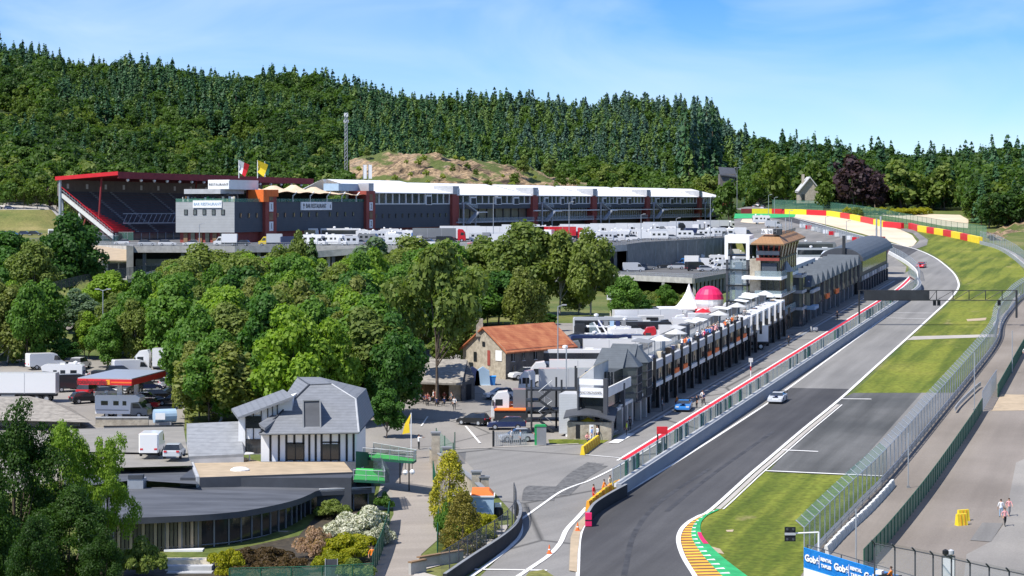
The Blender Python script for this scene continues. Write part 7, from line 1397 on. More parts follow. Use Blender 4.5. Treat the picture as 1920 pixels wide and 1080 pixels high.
# house with slate roof by the hairpin, dark-roofed house in the trees
h1 = thing('slate_roofed_house', 'stone house with steep pale slate roof at the forest edge', 'house', atd(1517, 380, 858)); D_ = 858.
m = MB(); m.add([atd(1499, 381, D_), atd(1535, 381, D_), atd(1535, 352, D_), atd(1519, 335, D_), atd(1499, 356, D_)]+[atd(1499, 381, D_)+Vector((0, 9, 0)), atd(1535, 381, D_)+Vector((0, 9, 0)), atd(1535, 352, D_)+Vector((0, 9, 0)), atd(1519, 335, D_)+Vector((0, 9, 0)), atd(1499, 356, D_)+Vector((0, 9, 0))], [(0, 1, 2, 3, 4), (9, 8, 7, 6, 5), (0, 4, 9, 5), (1, 6, 7, 2)], 'stone'); m.build('wall', h1, world=True)
m = MB(); L4 = [atd(1497, 358, D_-1), atd(1519, 331, D_-1), atd(1537, 354, D_-1)]; m.add(L4+[p+Vector((0, 11, 0)) for p in L4]+[p-Zv*.5 for p in L4]+[p-Zv*.5+Vector((0, 11, 0)) for p in L4], [(0, 3, 4, 1), (1, 4, 5, 2), (6, 7, 10, 9), (7, 8, 11, 10), (0, 1, 7, 6), (1, 2, 8, 7)], 'membrane'); m.build('roof', h1, world=True); MB().box(L4[0].x+2, L4[0].x+3, D_+4, D_+5, L4[1].z-3, L4[1].z+1, 'stone').build('chimney', h1, world=True); a_ = atd(1506, 374, D_-.1); MB().box(a_.x-.7, a_.x+.5, D_-.15, D_, a_.z-.5, a_.z+2, 'window_dark').build('window', h1, world=True)
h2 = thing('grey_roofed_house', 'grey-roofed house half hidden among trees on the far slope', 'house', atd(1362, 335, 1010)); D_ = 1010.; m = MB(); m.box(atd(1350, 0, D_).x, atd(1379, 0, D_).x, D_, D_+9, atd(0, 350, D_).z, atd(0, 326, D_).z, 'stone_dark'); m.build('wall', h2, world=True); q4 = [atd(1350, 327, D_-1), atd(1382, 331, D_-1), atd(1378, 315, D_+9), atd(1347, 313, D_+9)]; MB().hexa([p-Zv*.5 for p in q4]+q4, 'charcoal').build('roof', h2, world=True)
o = sheet('hairpin_road', [(1380, 392), (1400, 396), (1450, 397), (1440, 391), (1426, 388), (1400, 388)], .06, 'runoff_light')
# tents, dome, signs in the paddock
tn = thing('marquee', 'grey-walled marquee with tall white pointed roof', 'tent', at(1270, 612)); p = at(1290, 612); D_ = p.y; m = MB(); m.box(atd(1229, 0, D_).x, atd(1312, 0, D_).x, D_, D_+8, zp(D_), atd(0, 579, D_).z, 'charcoal'); m.build('wall', tn, world=True); m = MB(); c = atd(1292, 579, D_+3.5); prof = [(3.2, 0), (2.2, .7), (1.3, 1.8), (.6, 3.0), (.25, 4.0), (.02, 4.6)]; m.lathe(prof, c, 'white', 12); m.box(atd(1236, 0, D_).x, atd(1310, 0, D_).x, D_-.3, D_+8, c.z-.1, c.z+.25, 'white'); m.build('roof', tn, world=True)
m = MB(); a_ = atd(1240, 590, D_-.1); m.box(a_.x-.8, a_.x+.8, D_-.15, D_, a_.z-.3, a_.z+.3, 'pinkred'); m.build('sign_board', tn, world=True)
dm = thing('dome_tent', 'round tent dome, crimson above and white below', 'tent', at(1330, 600)); c = atd(1330, 579, 395); m = MB(); m.lathe([(2.2, 0), (2.5, .9), (2.55, 1.7)], c, 'white', 18); m.lathe([(2.6, 1.7), (2.35, 2.6), (1.7, 3.5), (.8, 4.0), (.05, 4.1)], c, 'pinkred', 18); m.build('cover', dm, world=True); MB().lathe([(2.4, -.6), (2.6, 0)], c, 'red', 18).build('skirt', dm, world=True); m = MB(); [m.tube((c.x+2*math.cos(a), c.y+2*math.sin(a), zp(395)), (c.x+2*math.cos(a), c.y+2*math.sin(a), c.z-.3), .08, 'white', 5) for a in (0, 1, 2, 3, 4, 5)]; m.build('leg', dm, world=True)
m = MB(); c2 = atd(1318, 588, 388); m.lathe([(1.5, 0), (1.4, .3), (.1, .9)], c2, 'red', 10); m.tube((c2.x, c2.y, zp(388)), c2, .06, 'white', 5); o = m.build('red_parasol'); tag(o, 'red parasol in front of the crimson dome', 'parasol')
sg = thing('info_sign', 'white box sign with black cross mark on a beige pole', 'sign', at(1145, 590)); p = at(1145, 598); z1 = atd(0, 562, p.y).z; MB().tube(p, Vector((p.x, p.y, z1)), .15, 'cream', 6).build('pole', sg, world=True); MB().box(p.x-.7, p.x+.55, p.y-.35, p.y+.35, z1, z1+1.4, 'white').build('box', sg, world=True); MB().box(p.x-.4, p.x+.2, p.y-.38, p.y-.35, z1+.6, z1+.75, 'charcoal').box(p.x-.17, p.x-.03, p.y-.39, p.y-.35, z1+.35, z1+1.0, 'charcoal').build('emblem', sg, world=True)
fc = thing('food_container', 'black container bar with slanted glass stair front and roof seating', 'container', at(1115, 640)); p = at(1078, 648); D_ = p.y; m = MB(); m.box(p.x, atd(1178, 0, D_).x, D_, D_+5, p.z, p.z+3.0, 'black'); [m.box(atd(x, 0, D_).x, atd(x+9, 0, D_).x, D_-.05, D_, p.z+.2, p.z+2.6, 'grey') for x in (1118, 1142, 1160)]; m.box(p.x, atd(1096, 0, D_).x, D_-1, D_, p.z, p.z+3.6, 'dark'); m.build('body', fc, world=True); m = MB(); m.hexa([atd(1105, 648, D_-2), atd(1140, 648, D_-2), atd(1140, 648, D_-.2), atd(1105, 648, D_-.2), atd(1105, 606, D_-2), atd(1112, 604, D_-2), atd(1112, 604, D_-.2), atd(1105, 606, D_-.2)], 'glass_clear'); m.beam(atd(1113, 604, D_-2.1), atd(1141, 648, D_-2.1), .2, .25, 'white'); m.beam(atd(1122, 600, D_-2.1), atd(1150, 644, D_-2.1), .2, .25, 'white'); m.build('glass_stair', fc, world=True); m = MB(); m.box(p.x+2, atd(1178, 0, D_).x, D_, D_+5, p.z+3.0, p.z+3.1, 'white')
for i in range(5): x = atd(1122+i*11, 0, D_).x; m.box(x, x+.7, D_+1, D_+1.7, p.z+3.1, p.z+4.0, ['navy', 'grey', 'paleblue'][i % 3])
m.build('roof_terrace', fc, world=True)
st2 = thing('menu_stand', 'pale stand with black screen right of the container bar', 'stand', at(1215, 632)); D_ = at(1215, 632).y; m = MB(); m.box(atd(1197, 0, D_).x, atd(1245, 0, D_).x, D_, D_+3, zp(D_), atd(0, 592, D_).z, 'membrane'); m.build('body', st2, world=True); MB().box(atd(1212, 0, D_).x, atd(1234, 0, D_).x, D_-.1, D_, atd(0, 611, D_).z, atd(0, 595, D_).z, 'black').build('screen', st2, world=True)
# small things by the apron
o = thing('portable_toilet', 'grey and green portable toilet cabin at the paddock edge', 'toilet cabin', at(1008, 835)); MB().box(-.1, 1.0, -.5, .5, 0, 2.2, 'grey').build('door_side', o); MB().box(-.35, -.1, -.5, .5, 0, 2.2, 'green').build('green_side', o); MB().extr([(-.4, 2.2), (1.05, 2.2), (.9, 2.4), (-.2, 2.4)], -.55, .55, 'green').build('roof', o)
o = thing('paddock_gate', 'sliding mesh gate with dark post in front of the parked cars', 'gate', at(925, 838)); m = MB(); m.tube(at(925, 838), at(925, 838)+Zv*1.9, .12, 'black', 6); m.build('post', o, world=True); m = MB(); m.quad(at(927, 836), at(988, 834), at(988, 834)+Zv*1.6, at(927, 836)+Zv*1.6, 'mesh_grey'); [m.tube(at(927+k*3.6, 836), at(927+k*3.6, 836)+Zv*1.6, .03, 'galv', 4) for k in range(17)]; m.build('mesh_panel', o, world=True)
o = thing('red_awning', 'red-roofed promotional tent with white lettering beside the lorry', 'tent', at(955, 790)); D_ = at(955, 792).y; m = MB(); m.box(atd(927, 0, D_).x, atd(990, 0, D_).x, D_, D_+4, zp(D_), atd(0, 768, D_).z, 'dark'); m.build('wall', o, world=True); q4 = [atd(926, 768, D_-.1), atd(1004, 768, D_-.1), atd(988, 752, D_+3.5), atd(945, 752, D_+3.5)]; MB().hexa([p-Zv*.15 for p in q4]+q4, 'orange').build('roof', o, world=True); dd = (q4[3]-q4[0]); text('FRANCORCHAMPS', .5, atd(966, 760, D_+1.0)+Zv*.12, Vector((1, 0, 0)), Vector((0, 3.6, q4[3].z-q4[0].z)), 'white', 'lettering', o, bold=.01)
for i in range(5): p = at(1060+i*9, 818); plastic_barrier(p, at(1068+i*9, 818), 'crimson and white plastic barrier on the grass edge', 'crimson barriers below the annex', 'white' if i == 0 else 'pinkred', .8)
o = thing('yellow_parasol', 'yellow parasol beside the annex wall', 'parasol', at(1103, 822)); MB().lathe([(1.0, 1.9), (.8, 2.1), (.05, 2.5)], (0, 0, 0), 'yellow', 8).build('canopy', o); MB().tube((0, 0, 0), (0, 0, 2.4), .04, 'white', 5).build('pole', o)
o = thing('grey_board', 'grey notice board on the fence at the bottom of the shrub bed', 'sign', at(622, 1085)); MB().box(-1.15, 1.0, 0, .08, -1, 1.6, 'charcoal').box(-1.25, -1.12, -.05, .1, -1, 1.65, 'lightgrey').box(1.0, 1.1, -.05, .1, -1, 1.65, 'lightgrey').build('board', o); MB().box(-1.2, -1.1, 0, .1, -2, 0, 'galv').build('post', o); o.scale = (.45, 1, 1)
fence('garden_windbreak', 'green windbreak fence between the shrub bed and the path', line_px([(730, 978), (727, 1000), (715, 1040), (697, 1085)], 5, 0), 1.9, 2, 'windbreak', 'darkgreen'); fence('garden_fence', 'green mesh fence along the bottom of the shrub bed', [at(430, 1105), at(620, 1100), at(700, 1095)], 1.7, 2.5, 'mesh_green', 'darkgreen'); fence('path_fence', 'green mesh fence between the path and the garden conifers', [at(*q) for q in [(812, 900), (822, 960), (822, 1000), (820, 1045)]], 2.0, 2.2, 'mesh_green', 'darkgreen')
simple_wall('ramp_wall', 'low pale wall with dark coping at the bottom of the path', [at(766, 1078), at(795, 1072)], 1.0, .3, 'concrete', 'wood'); simple_wall('ramp_wall', 'low wall with dark coping in front of the wire fence', [at(782, 1066), at(865, 1052)], .9, .3, 'concrete', 'wood'); sheet('paved_bed', [(784, 1072), (862, 1052), (905, 1030), (945, 1000), (955, 985), (905, 990), (880, 1030), (850, 1045), (790, 1055), (770, 1090), (850, 1090)], .08, 'pale_concrete')
# ------------------------------------------------------------------ vehicles
def car_proto(kind):
    L_, wd, hb, hc, prof, cab = {
        'hatch': (4.1, 1.76, .82, 1.48, [(-2.05, .35), (-2.0, .85), (-1.75, .98), (.75, .95), (1.75, .78), (2.03, .6), (2.05, .3)], [(-1.85, .95), (-1.45, 1.47), (.05, 1.48), (1.0, .92)]),
        'estate': (4.7, 1.82, .85, 1.5, [(-2.35, .38), (-2.32, .9), (-2.1, 1.0), (.95, .98), (2.1, .82), (2.34, .6), (2.35, .3)], [(-2.22, .97), (-1.75, 1.48), (.15, 1.5), (1.15, .95)]),
        'suv': (4.7, 1.92, 1.0, 1.75, [(-2.35, .45), (-2.33, 1.05), (-2.1, 1.15), (1.0, 1.12), (2.1, 1.0), (2.34, .75), (2.35, .4)], [(-2.2, 1.12), (-1.85, 1.72), (.2, 1.74), (1.1, 1.1)]),
        'van': (5.6, 2.0, 1.2, 2.4, [(-2.8, .45), (-2.8, 2.3), (-2.65, 2.4), (1.0, 2.4), (1.55, 2.2), (2.2, 1.3), (2.75, 1.05), (2.8, .4)], [(1.02, 1.35), (1.1, 2.05), (1.62, 2.0), (2.12, 1.32)])}[kind]
    r = thing(kind, 'x', 'car'); m = MB(); m.extr(prof, -wd/2, wd/2, 'paint_white', inset=.035)
    if kind != 'van': m.extr([(cab[1][0]+.05, cab[1][1]-.03), (cab[1][0]+.15, cab[1][1]+.03), (cab[2][0]-.1, cab[2][1]+.03), (cab[2][0]+.05, cab[2][1]-.04)], -wd*.37, wd*.37, 'paint_white', inset=.03)
    m.build('body', r)
    m = MB()
    if kind != 'van':
        n = 4; y0, y1 = wd/2*.95, wd/2*.76; P = [(cab[0][0], -y0, cab[0][1]), (cab[1][0], -y1, cab[1][1]), (cab[2][0], -y1, cab[2][1]), (cab[3][0], -y0, cab[3][1])]; P += [(x, -y, z) for x, y, z in P]
        m.add(P, [(0, 1, 2, 3), (7, 6, 5, 4), (0, 4, 5, 1), (1, 5, 6, 2), (2, 6, 7, 3)], 'car_glass')
    else:
        for s in (-1, 1): m.add([(x, s*(wd/2+.012), z) for x, z in cab], [(0, 1, 2, 3)], 'car_glass')
        m.add([(1.66, -.85, 2.12), (2.24, -.9, 1.34), (2.24, .9, 1.34), (1.66, .85, 2.12)], [(0, 1, 2, 3)], 'car_glass')
    m.build('window', r)
    rr_ = .34 if kind != 'suv' else .38
    for x in (-L_*.29, L_*.30):
        for y in (-wd/2+.08, wd/2-.08): w_ = MB(); w_.wheel(x, y, rr_, .22); w_.build('wheel', r)
    for y in (-wd*.36, wd*.36): MB().box(L_/2-.08, L_/2+.01, y-.2, y+.2, .62 if kind != 'van' else .85, .76 if kind != 'van' else 1.05, 'offwhite').build('headlight', r); MB().box(-L_/2-.02, -L_/2+.05, y-.15, y+.15, .75, .92, 'red').build('tail_light', r)
    return r
def camper_proto():
    r = thing('camper', 'x', 'camper'); m = MB(); m.extr([(-3.4, .5), (-3.45, 2.7), (-3.2, 2.9), (1.9, 2.95), (2.5, 2.6), (2.3, 2.05), (1.3, 1.95), (1.2, .5)], -1.12, 1.12, 'paint_white', inset=.02); m.build('body', r)
    m = MB(); m.extr([(1.2, .42), (1.2, 2.0), (2.25, 2.0), (2.75, 1.3), (3.35, 1.1), (3.4, .4)], -.98, .98, 'paint_white', inset=.03); m.build('cab', r)
    m = MB()
    for s in (-1, 1):
        for x, w_ in ((-2.6, .9), (-1.0, .7), (.2, .5)): m.box(x, x+w_, s*1.125-.01, s*1.125+.01, 1.6, 2.15, 'car_glass')
        m.add([(1.45, s*.99, 1.25), (1.45, s*.99, 1.85), (2.2, s*.99, 1.85), (2.6, s*.99, 1.25)], [(0, 1, 2, 3)], 'car_glass')
    m.add([(2.3, -.85, 1.96), (2.76, -.85, 1.34), (2.76, .85, 1.34), (2.3, .85, 1.96)], [(0, 1, 2, 3)], 'car_glass'); m.box(-3.47, -3.44, -.6, .6, 1.5, 2.1, 'car_glass'); m.build('window', r)
    m = MB(); m.box(-3.2, 1.0, -1.14, 1.14, .95, 1.05, 'grey'); m.build('stripe', r); m = MB(); m.box(-.8, -.1, -.35, .35, 2.93, 3.1, 'offwhite'); m.lathe([(.05, 2.9), (.3, 3.1), (.3, 3.3), (.05, 3.4)], (-2.3, .3, 0), 'white', 8); m.build('roof_box', r)
    for x in (-1.9, 2.3):
        for y in (-.95, .95): MB().wheel(x, y, .36, .22).build('wheel', r)
    return r
def lorry_proto(tr_len=12.0, tr_h=3.9):
    r = thing('lorry', 'x', 'lorry'); h = tr_len; m = MB(); m.box(-h, 0, -1.25, 1.25, 1.15, tr_h, 'paint_white'); o = m.build('trailer', r)
    m = MB(); m.box(-h+.02, -.02, -1.262, 1.262, 1.12, 1.3, 'charcoal'); m.box(-h, 0, -.5, .5, .8, 1.12, 'dark'); m.box(-h*.55, -h*.4, -1.2, 1.2, .5, 1.1, 'grey'); [m.box(x, x+.06, -1.27, 1.27, 1.2, tr_h-.02, 'lightgrey') for x in (-h*.66, -h*.33)]; m.build('chassis', r)
    m = MB(); m.extr([(.5, .5), (.45, 3.2), (.7, 3.7), (1.9, 3.55), (2.6, 2.7), (2.75, 1.4), (2.75, .45)], -1.2, 1.2, 'paint_white', inset=.03); m.build('cab', r)
    m = MB(); m.add([(2.02, -1.05, 3.35), (2.6, -1.12, 2.5), (2.72, -1.12, 1.75), (2.72, 1.12, 1.75), (2.6, 1.12, 2.5), (2.02, 1.05, 3.35)], [(0, 1, 4, 5), (1, 2, 3, 4)], 'car_glass'); [m.box(1.3, 2.2, s*1.2-.015, s*1.2+.015, 1.9, 2.7, 'car_glass') for s in (-1, 1)]; [m.box(2.4, 2.6, s*1.4-.1, s*1.4+.1, 1.9, 2.6, 'dark') for s in (-1, 1)]; m.build('windscreen', r)
    for x in (1.6, -1.0, -h+1.2, -h+2.5, -h+3.8):
        for y in (-1.05, 1.05): MB().wheel(x, y, .5, .3).build('wheel', r)
    return r
def coach_proto():
    r = thing('coach', 'x', 'coach'); m = MB(); m.extr([(-6, .4), (-6, 3.2), (-5.8, 3.4), (5.5, 3.4), (5.9, 2.8), (6, .4)], -1.25, 1.25, 'paint_white', inset=.02); m.build('body', r)
    m = MB(); [m.box(-5.7, 5.0, s*1.26-.01, s*1.26+.01, 1.7, 2.9, 'car_glass') for s in (-1, 1)]; m.add([(5.62, -1.1, 3.25), (5.93, -1.15, 2.75), (6.02, -1.15, 1.2), (6.02, 1.15, 1.2), (5.93, 1.15, 2.75), (5.62, 1.1, 3.25)], [(0, 1, 4, 5), (1, 2, 3, 4)], 'car_glass'); m.build('window', r)
    m = MB(); m.lathe([(.05, 3.4), (.4, 3.6), (.4, 3.9), (.05, 4.0)], (-2, 0, 0), 'white', 8); m.build('roof_dish', r); MB().box(1, 2.2, -.5, .5, 3.38, 3.6, 'offwhite').build('roof_unit', r)
    for x in (4.0, -3.2):
        for y in (-1.05, 1.05): MB().wheel(x, y, .5, .28).build('wheel', r)
    return r
def caravan_proto():
    r = thing('caravan', 'x', 'caravan'); m = MB(); m.extr([(-2.6, .45), (-2.75, 1.6), (-2.5, 2.5), (2.3, 2.55), (2.7, 1.8), (2.55, .45)], -1.1, 1.1, 'paint_white', inset=.02); m.build('body', r); m = MB(); [m.box(x, x+.8, s*1.11-.01, s*1.11+.01, 1.35, 1.95, 'car_glass') for s in (-1, 1) for x in (-2.0, -.5, 1.0)]; m.build('window', r)
    m = MB(); m.beam((2.5, -.5, .5), (3.6, 0, .5), .1, .1, 'grey'); m.beam((2.5, .5, .5), (3.6, 0, .5), .1, .1, 'grey'); m.build('drawbar', r)
    for y in (-.95, .95): MB().wheel(0, y, .33, .2).build('wheel', r)
    return r
def box_truck_proto():
    r = thing('box_truck', 'x', 'van'); m = MB(); m.box(-3.0, .9, -1.1, 1.1, .9, 3.1, 'paint_white'); m.build('box', r); m = MB(); m.extr([(.95, .45), (.95, 2.4), (1.7, 2.35), (2.35, 1.4), (3.0, 1.15), (3.05, .4)], -.98, .98, 'paint_white', inset=.03); m.build('cab', r)
    m = MB(); m.add([(1.78, -.85, 2.28), (2.37, -.88, 1.44), (2.37, .88, 1.44), (1.78, .85, 2.28)], [(0, 1, 2, 3)], 'car_glass'); [m.add([(1.1, s*.99, 1.35), (1.1, s*.99, 2.05), (1.72, s*.99, 2.05), (2.2, s*.99, 1.35)], [(0, 1, 2, 3)], 'car_glass') for s in (-1, 1)]; m.build('window', r)
    m = MB(); m.box(-3.0, 2.6, -.9, .9, .45, .9, 'dark'); m.build('chassis', r)
    for x in (-1.8, 2.1):
        for y in (-.9, .9): MB().wheel(x, y, .36, .22).build('wheel', r)
    return r
def race_car_proto():
    r = thing('race_car', 'x', 'car'); m = MB(); m.extr([(-2.2, .2), (-2.25, .65), (-2.0, .95), (.7, .92), (1.8, .66), (2.25, .4), (2.3, .14)], -.98, .98, 'paint_white', inset=.05); m.extr([(-1.25, 1.2), (-1.1, 1.27), (-.1, 1.27), (.1, 1.2)], -.66, .66, 'paint_white', inset=.04); m.build('body', r)
    m = MB(); P = [(-1.95, -.86, .92), (-1.15, -.68, 1.22), (.0, -.68, 1.22), (1.0, -.88, .86)]; P += [(x, -y, z) for x, y, z in P]; m.add(P, [(0, 1, 2, 3), (7, 6, 5, 4), (0, 4, 5, 1), (1, 5, 6, 2), (2, 6, 7, 3)], 'car_glass'); m.build('window', r)
    m = MB(); m.box(-2.4, -2.0, -.9, .9, 1.25, 1.3, 'black'); [m.box(-2.3, -2.1, s*.5-.03, s*.5+.03, .8, 1.27, 'black') for s in (-1, 1)]; [m.box(-2.42, -1.98, s*.9-.02, s*.9+.02, 1.1, 1.36, 'black') for s in (-1, 1)]; m.build('rear_wing', r)
    m = MB(); m.box(1.9, 2.42, -.98, .98, .1, .18, 'black'); m.build('splitter', r); [MB().box(2.0, 2.2, y-.2, y+.2, .46, .6, 'offwhite').build('headlight', r) for y in (-.66, .66)]
    m = MB(); m.box(-1.9, 2.0, -.2, .2, .9, .905, 'navy'); m.box(.9, 1.9, -.35, .35, .72, .76, 'navy'); m.build('livery_stripe', r)
    for x in (-1.32, 1.38):
        for y in (-.87, .87): MB().wheel(x, y, .34, .28).build('wheel', r)
    return r
PR = dict(hatch=car_proto('hatch'), estate=car_proto('estate'), suv=car_proto('suv'), van=car_proto('van'), camper=camper_proto(), lorry=lorry_proto(), coach=coach_proto(), caravan=caravan_proto(), truck=box_truck_proto(), race=race_car_proto())
bpy.context.view_layer.update()
NMV = dict(hatch=('parked_car', 'hatchback', 'car'), estate=('parked_car', 'estate car', 'car'), suv=('parked_car', 'off-road car', 'car'), van=('van', 'panel van', 'van'), camper=('motorhome', 'motorhome', 'motorhome'), lorry=('lorry', 'articulated lorry', 'lorry'), coach=('coach', 'coach', 'coach'), caravan=('caravan', 'caravan', 'caravan'), truck=('box_van', 'box van', 'van'), race=('race_car', 'race car', 'car'))
def put(kind, p, yaw, colr, label, tcol=None, sc=1.0, tilt=0.0, group=None):
    c = 'paint_'+colr; tcol = tcol or 'white'; mats = {'body': c}
    if kind in ('lorry',): mats = {'trailer': 'paint_'+(tcol or 'white'), 'cab': c}
    if kind == 'truck': mats = {'box': 'paint_'+(tcol or 'white'), 'cab': c}
    if kind == 'camper': mats = {'body': 'paint_white', 'cab': c}
    o = dup(PR[kind], p, R(yaw), label, group, mats, sc, NMV[kind][2]); o.name = NMV[kind][0]; return o
PLACE_ORD = {}
def ord_(n): return ['first', 'second', 'third', 'fourth', 'fifth', 'sixth', 'seventh', 'eighth', 'ninth', 'tenth', 'eleventh', 'twelfth', 'thirteenth', 'fourteenth', 'fifteenth', 'sixteenth', 'seventeenth', 'eighteenth', 'nineteenth', 'twentieth'][n]
def row(items, where, fn):
    cnt = {}
    tot = {}
    for it in items: k = (it[2], it[4], it[5] if len(it) > 5 else None); tot[k] = tot.get(k, 0)+1
    for it in items:
        px, py, kind, yaw, colr = it[:5]; tcol = it[5] if len(it) > 5 else None; k = (kind, colr, tcol); n = cnt.get(k, 0); cnt[k] = n+1
        lab = '%s %s %s' % (colr, NMV[kind][1], where)
        if kind in ('lorry', 'truck') and tcol: lab = '%s-cab %s-box %s %s' % (colr, tcol, 'lorry' if kind == 'lorry' else 'box van', where)
        if tot[k] > 1: lab = '%s from left, %s' % (ord_(n), lab)
        put(kind, fn(px, py), yaw, colr, lab, tcol)
row([(228, 459, 'hatch', 185, 'white'), (276, 461, 'estate', 5, 'silver'), (314, 461, 'estate', 5, 'white'), (358, 461, 'hatch', 180, 'white'), (423, 461, 'truck', 180, 'white', 'white'), (452, 461, 'estate', 170, 'dark')], 'in front of the light grey end wall', dk)
row([(507, 461, 'truck', 180, 'yellow', 'silver'), (545, 461, 'van', 20, 'navy'), (590, 461, 'camper', -20, 'white'), (628, 461, 'camper', -15, 'white'), (653, 461, 'caravan', 10, 'white'), (676, 460, 'hatch', 30, 'silver'), (700, 461, 'estate', 20, 'dark'), (723, 460, 'estate', 200, 'white'), (748, 461, 'camper', 0, 'white'), (772, 461, 'van', -30, 'silver'), (806, 461, 'suv', -15, 'white'), (838, 460, 'van', 0, 'dark'), (892, 460, 'hatch', 200, 'red'), (914, 461, 'estate', 0, 'dark'), (928, 461, 'truck', 180, 'white', 'white'), (948, 460, 'hatch', -30, 'silver'), (1040, 461, 'estate', 0, 'white'), (1062, 461, 'hatch', 10, 'silver'), (1083, 462, 'suv', 180, 'white')], 'in the front row on the upper deck', dk)
row([(560, 450, 'coach', 0, 'white'), (640, 450, 'coach', 0, 'white'), (690, 451, 'camper', 0, 'white'), (715, 452, 'camper', 10, 'white'), (742, 452, 'caravan', 0, 'white'), (766, 451, 'camper', -10, 'white'), (790, 452, 'van', 0, 'blue'), (600, 453, 'hatch', 0, 'dark'), (660, 453, 'suv', 0, 'dark')], 'in the second row on the upper deck', dk)
row([(855, 454, 'lorry', 0, 'red', 'grey'), (900, 448, 'lorry', 0, 'white', 'white'), (962, 449, 'lorry', 0, 'white', 'white'), (1020, 450, 'lorry', 0, 'white', 'white'), (1080, 450, 'lorry', 0, 'red', 'red'), (1012, 444, 'lorry', 0, 'white', 'white'), (1120, 443, 'lorry', 0, 'white', 'white'), (1175, 441, 'lorry', 0, 'white', 'white'), (1222, 440, 'lorry', 5, 'white', 'white'), (1270, 437, 'lorry', 10, 'dark', 'white'), (1318, 435, 'lorry', 10, 'white', 'white'), (1365, 432, 'lorry', 15, 'white', 'white')], 'below the white pit roofs', dk)
row([(1110, 455, 'camper', 0, 'white'), (1140, 454, 'camper', 10, 'white'), (1163, 453, 'camper', 0, 'white'), (1188, 451, 'suv', 0, 'white'), (1212, 450, 'van', 0, 'white'), (1236, 450, 'caravan', 0, 'white'), (1262, 449, 'hatch', 0, 'silver'), (1284, 448, 'caravan', 0, 'white'), (1308, 447, 'estate', 180, 'white'), (1300, 441, 'van', 10, 'navy'), (1330, 444, 'hatch', 0, 'red'), (1352, 440, 'van', 20, 'white'), (1376, 436, 'suv', 10, 'red'), (1245, 444, 'van', 0, 'dark'), (1390, 428, 'camper', 20, 'white')], 'above the curved retaining wall', dk)
rv = random.Random(77)
for nm, y0, y1, xa, xb, st_ in (('in the third row on the upper deck', 447.5, 446.5, 470, 850, 26), ('in the rear row below the first tower', 449, 448, 478, 690, 24), ('in the fourth row below the pit roofs', 443, 436, 880, 1390, 27), ('in the packed middle row of the upper deck', 455.5, 445, 690, 1395, 23)):
    it = []; x = xa
    while x < xb: it.append((x, y0+(y1-y0)*(x-xa)/(xb-xa), rv.choice(['camper', 'van', 'suv', 'hatch', 'camper', 'caravan', 'truck']), rv.choice([0, 180, 10, -15, 90, 75]), rv.choice(['white', 'white', 'white', 'silver', 'white', 'dark', 'grey', 'navy']), 'white')); x += st_*rv.uniform(.8, 1.25)
    row(it, nm, dk)
it = [(rv.uniform(125, 345), y, rv.choice(['hatch', 'estate', 'suv', 'hatch', 'van']), rv.choice([0, 180, 20, 75]), rv.choice(['white', 'silver', 'dark', 'black', 'navy', 'red', 'grey']), 'white') for y in (697, 701, 705, 709, 714, 719, 723, 729, 734, 746, 751, 757, 768, 771)]
row(sorted(it), 'among the cars parked around the filling station', lambda px, py: at(px, py, .03))
ldk = lambda px, py: atz(px, py, 45.22)
row([(1188, 510, 'van', 0, 'silver'), (1163, 503, 'hatch', 180, 'red'), (1165, 497, 'suv', 0, 'white'), (1200, 498, 'hatch', 90, 'dark'), (1180, 494, 'hatch', 90, 'silver'), (1290, 500, 'truck', 170, 'blue', 'white'), (1245, 503, 'hatch', 180, 'dark'), (1268, 505, 'suv', 180, 'silver'), (1305, 508, 'van', 20, 'dark'), (1325, 509, 'estate', 10, 'silver'), (1345, 505, 'van', 180, 'white'), (1360, 508, 'camper', 190, 'white'), (1332, 492, 'coach', 0, 'white'), (1375, 490, 'camper', 190, 'white'), (1260, 494, 'hatch', 180, 'white'), (1390, 500, 'camper', 190, 'white'), (1305, 496, 'camper', 0, 'white'), (1322, 500, 'van', 0, 'white'), (1345, 497, 'camper', 180, 'white'), (1312, 491, 'lorry', 180, 'white', 'white'), (1225, 493, 'hatch', 80, 'white'), (1240, 497, 'suv', 70, 'dark'), (1215, 506, 'estate', 0, 'grey')], 'on the lower deck', ldk)
g_ = lambda px, py: at(px, py, .03)
row([(-62, 754, 'lorry', 180, 'white', 'white'), (140, 712, 'hatch', 180, 'white'), (190, 741, 'hatch', 10, 'white'), (168, 744, 'suv', 75, 'red'), (242, 738, 'suv', 250, 'dark'), (262, 762, 'estate', -12, 'silver'), (275, 733, 'hatch', 30, 'navy'), (300, 716, 'hatch', 200, 'dark'), (316, 748, 'hatch', 200, 'black'), (325, 760, 'estate', 185, 'black'), (232, 783, 'camper', -8, 'grey'), (210, 727, 'van', 0, 'dark'), (288, 703, 'lorry', 180, 'white', 'white'), (112, 722, 'camper', 180, 'white'), (85, 692, 'van', 30, 'white'), (150, 692, 'suv', 80, 'white'), (228, 708, 'suv', 20, 'navy'), (330, 728, 'estate', 20, 'silver'), (160, 756, 'hatch', 30, 'dark')], 'at the filling station', g_)
row([(285, 852, 'van', 92, 'white'), (327, 858, 'hatch', 90, 'silver')], 'parked behind the flat roofs', lambda px, py: atz(px, py, 35.14))
row([(962, 788, 'lorry', 180, 'white', 'grey'), (950, 805, 'estate', 180, 'navy'), (1010, 745, 'lorry', 180, 'white', 'silver'), (1030, 727, 'lorry', 180, 'white', 'white'), (985, 712, 'suv', 200, 'white'), (1085, 698, 'coach', 0, 'white'), (968, 828, 'hatch', 190, 'silver'), (935, 748, 'hatch', 200, 'white'), (1008, 700, 'hatch', 180, 'grey')], 'in the paddock left of the fire escape', g_)
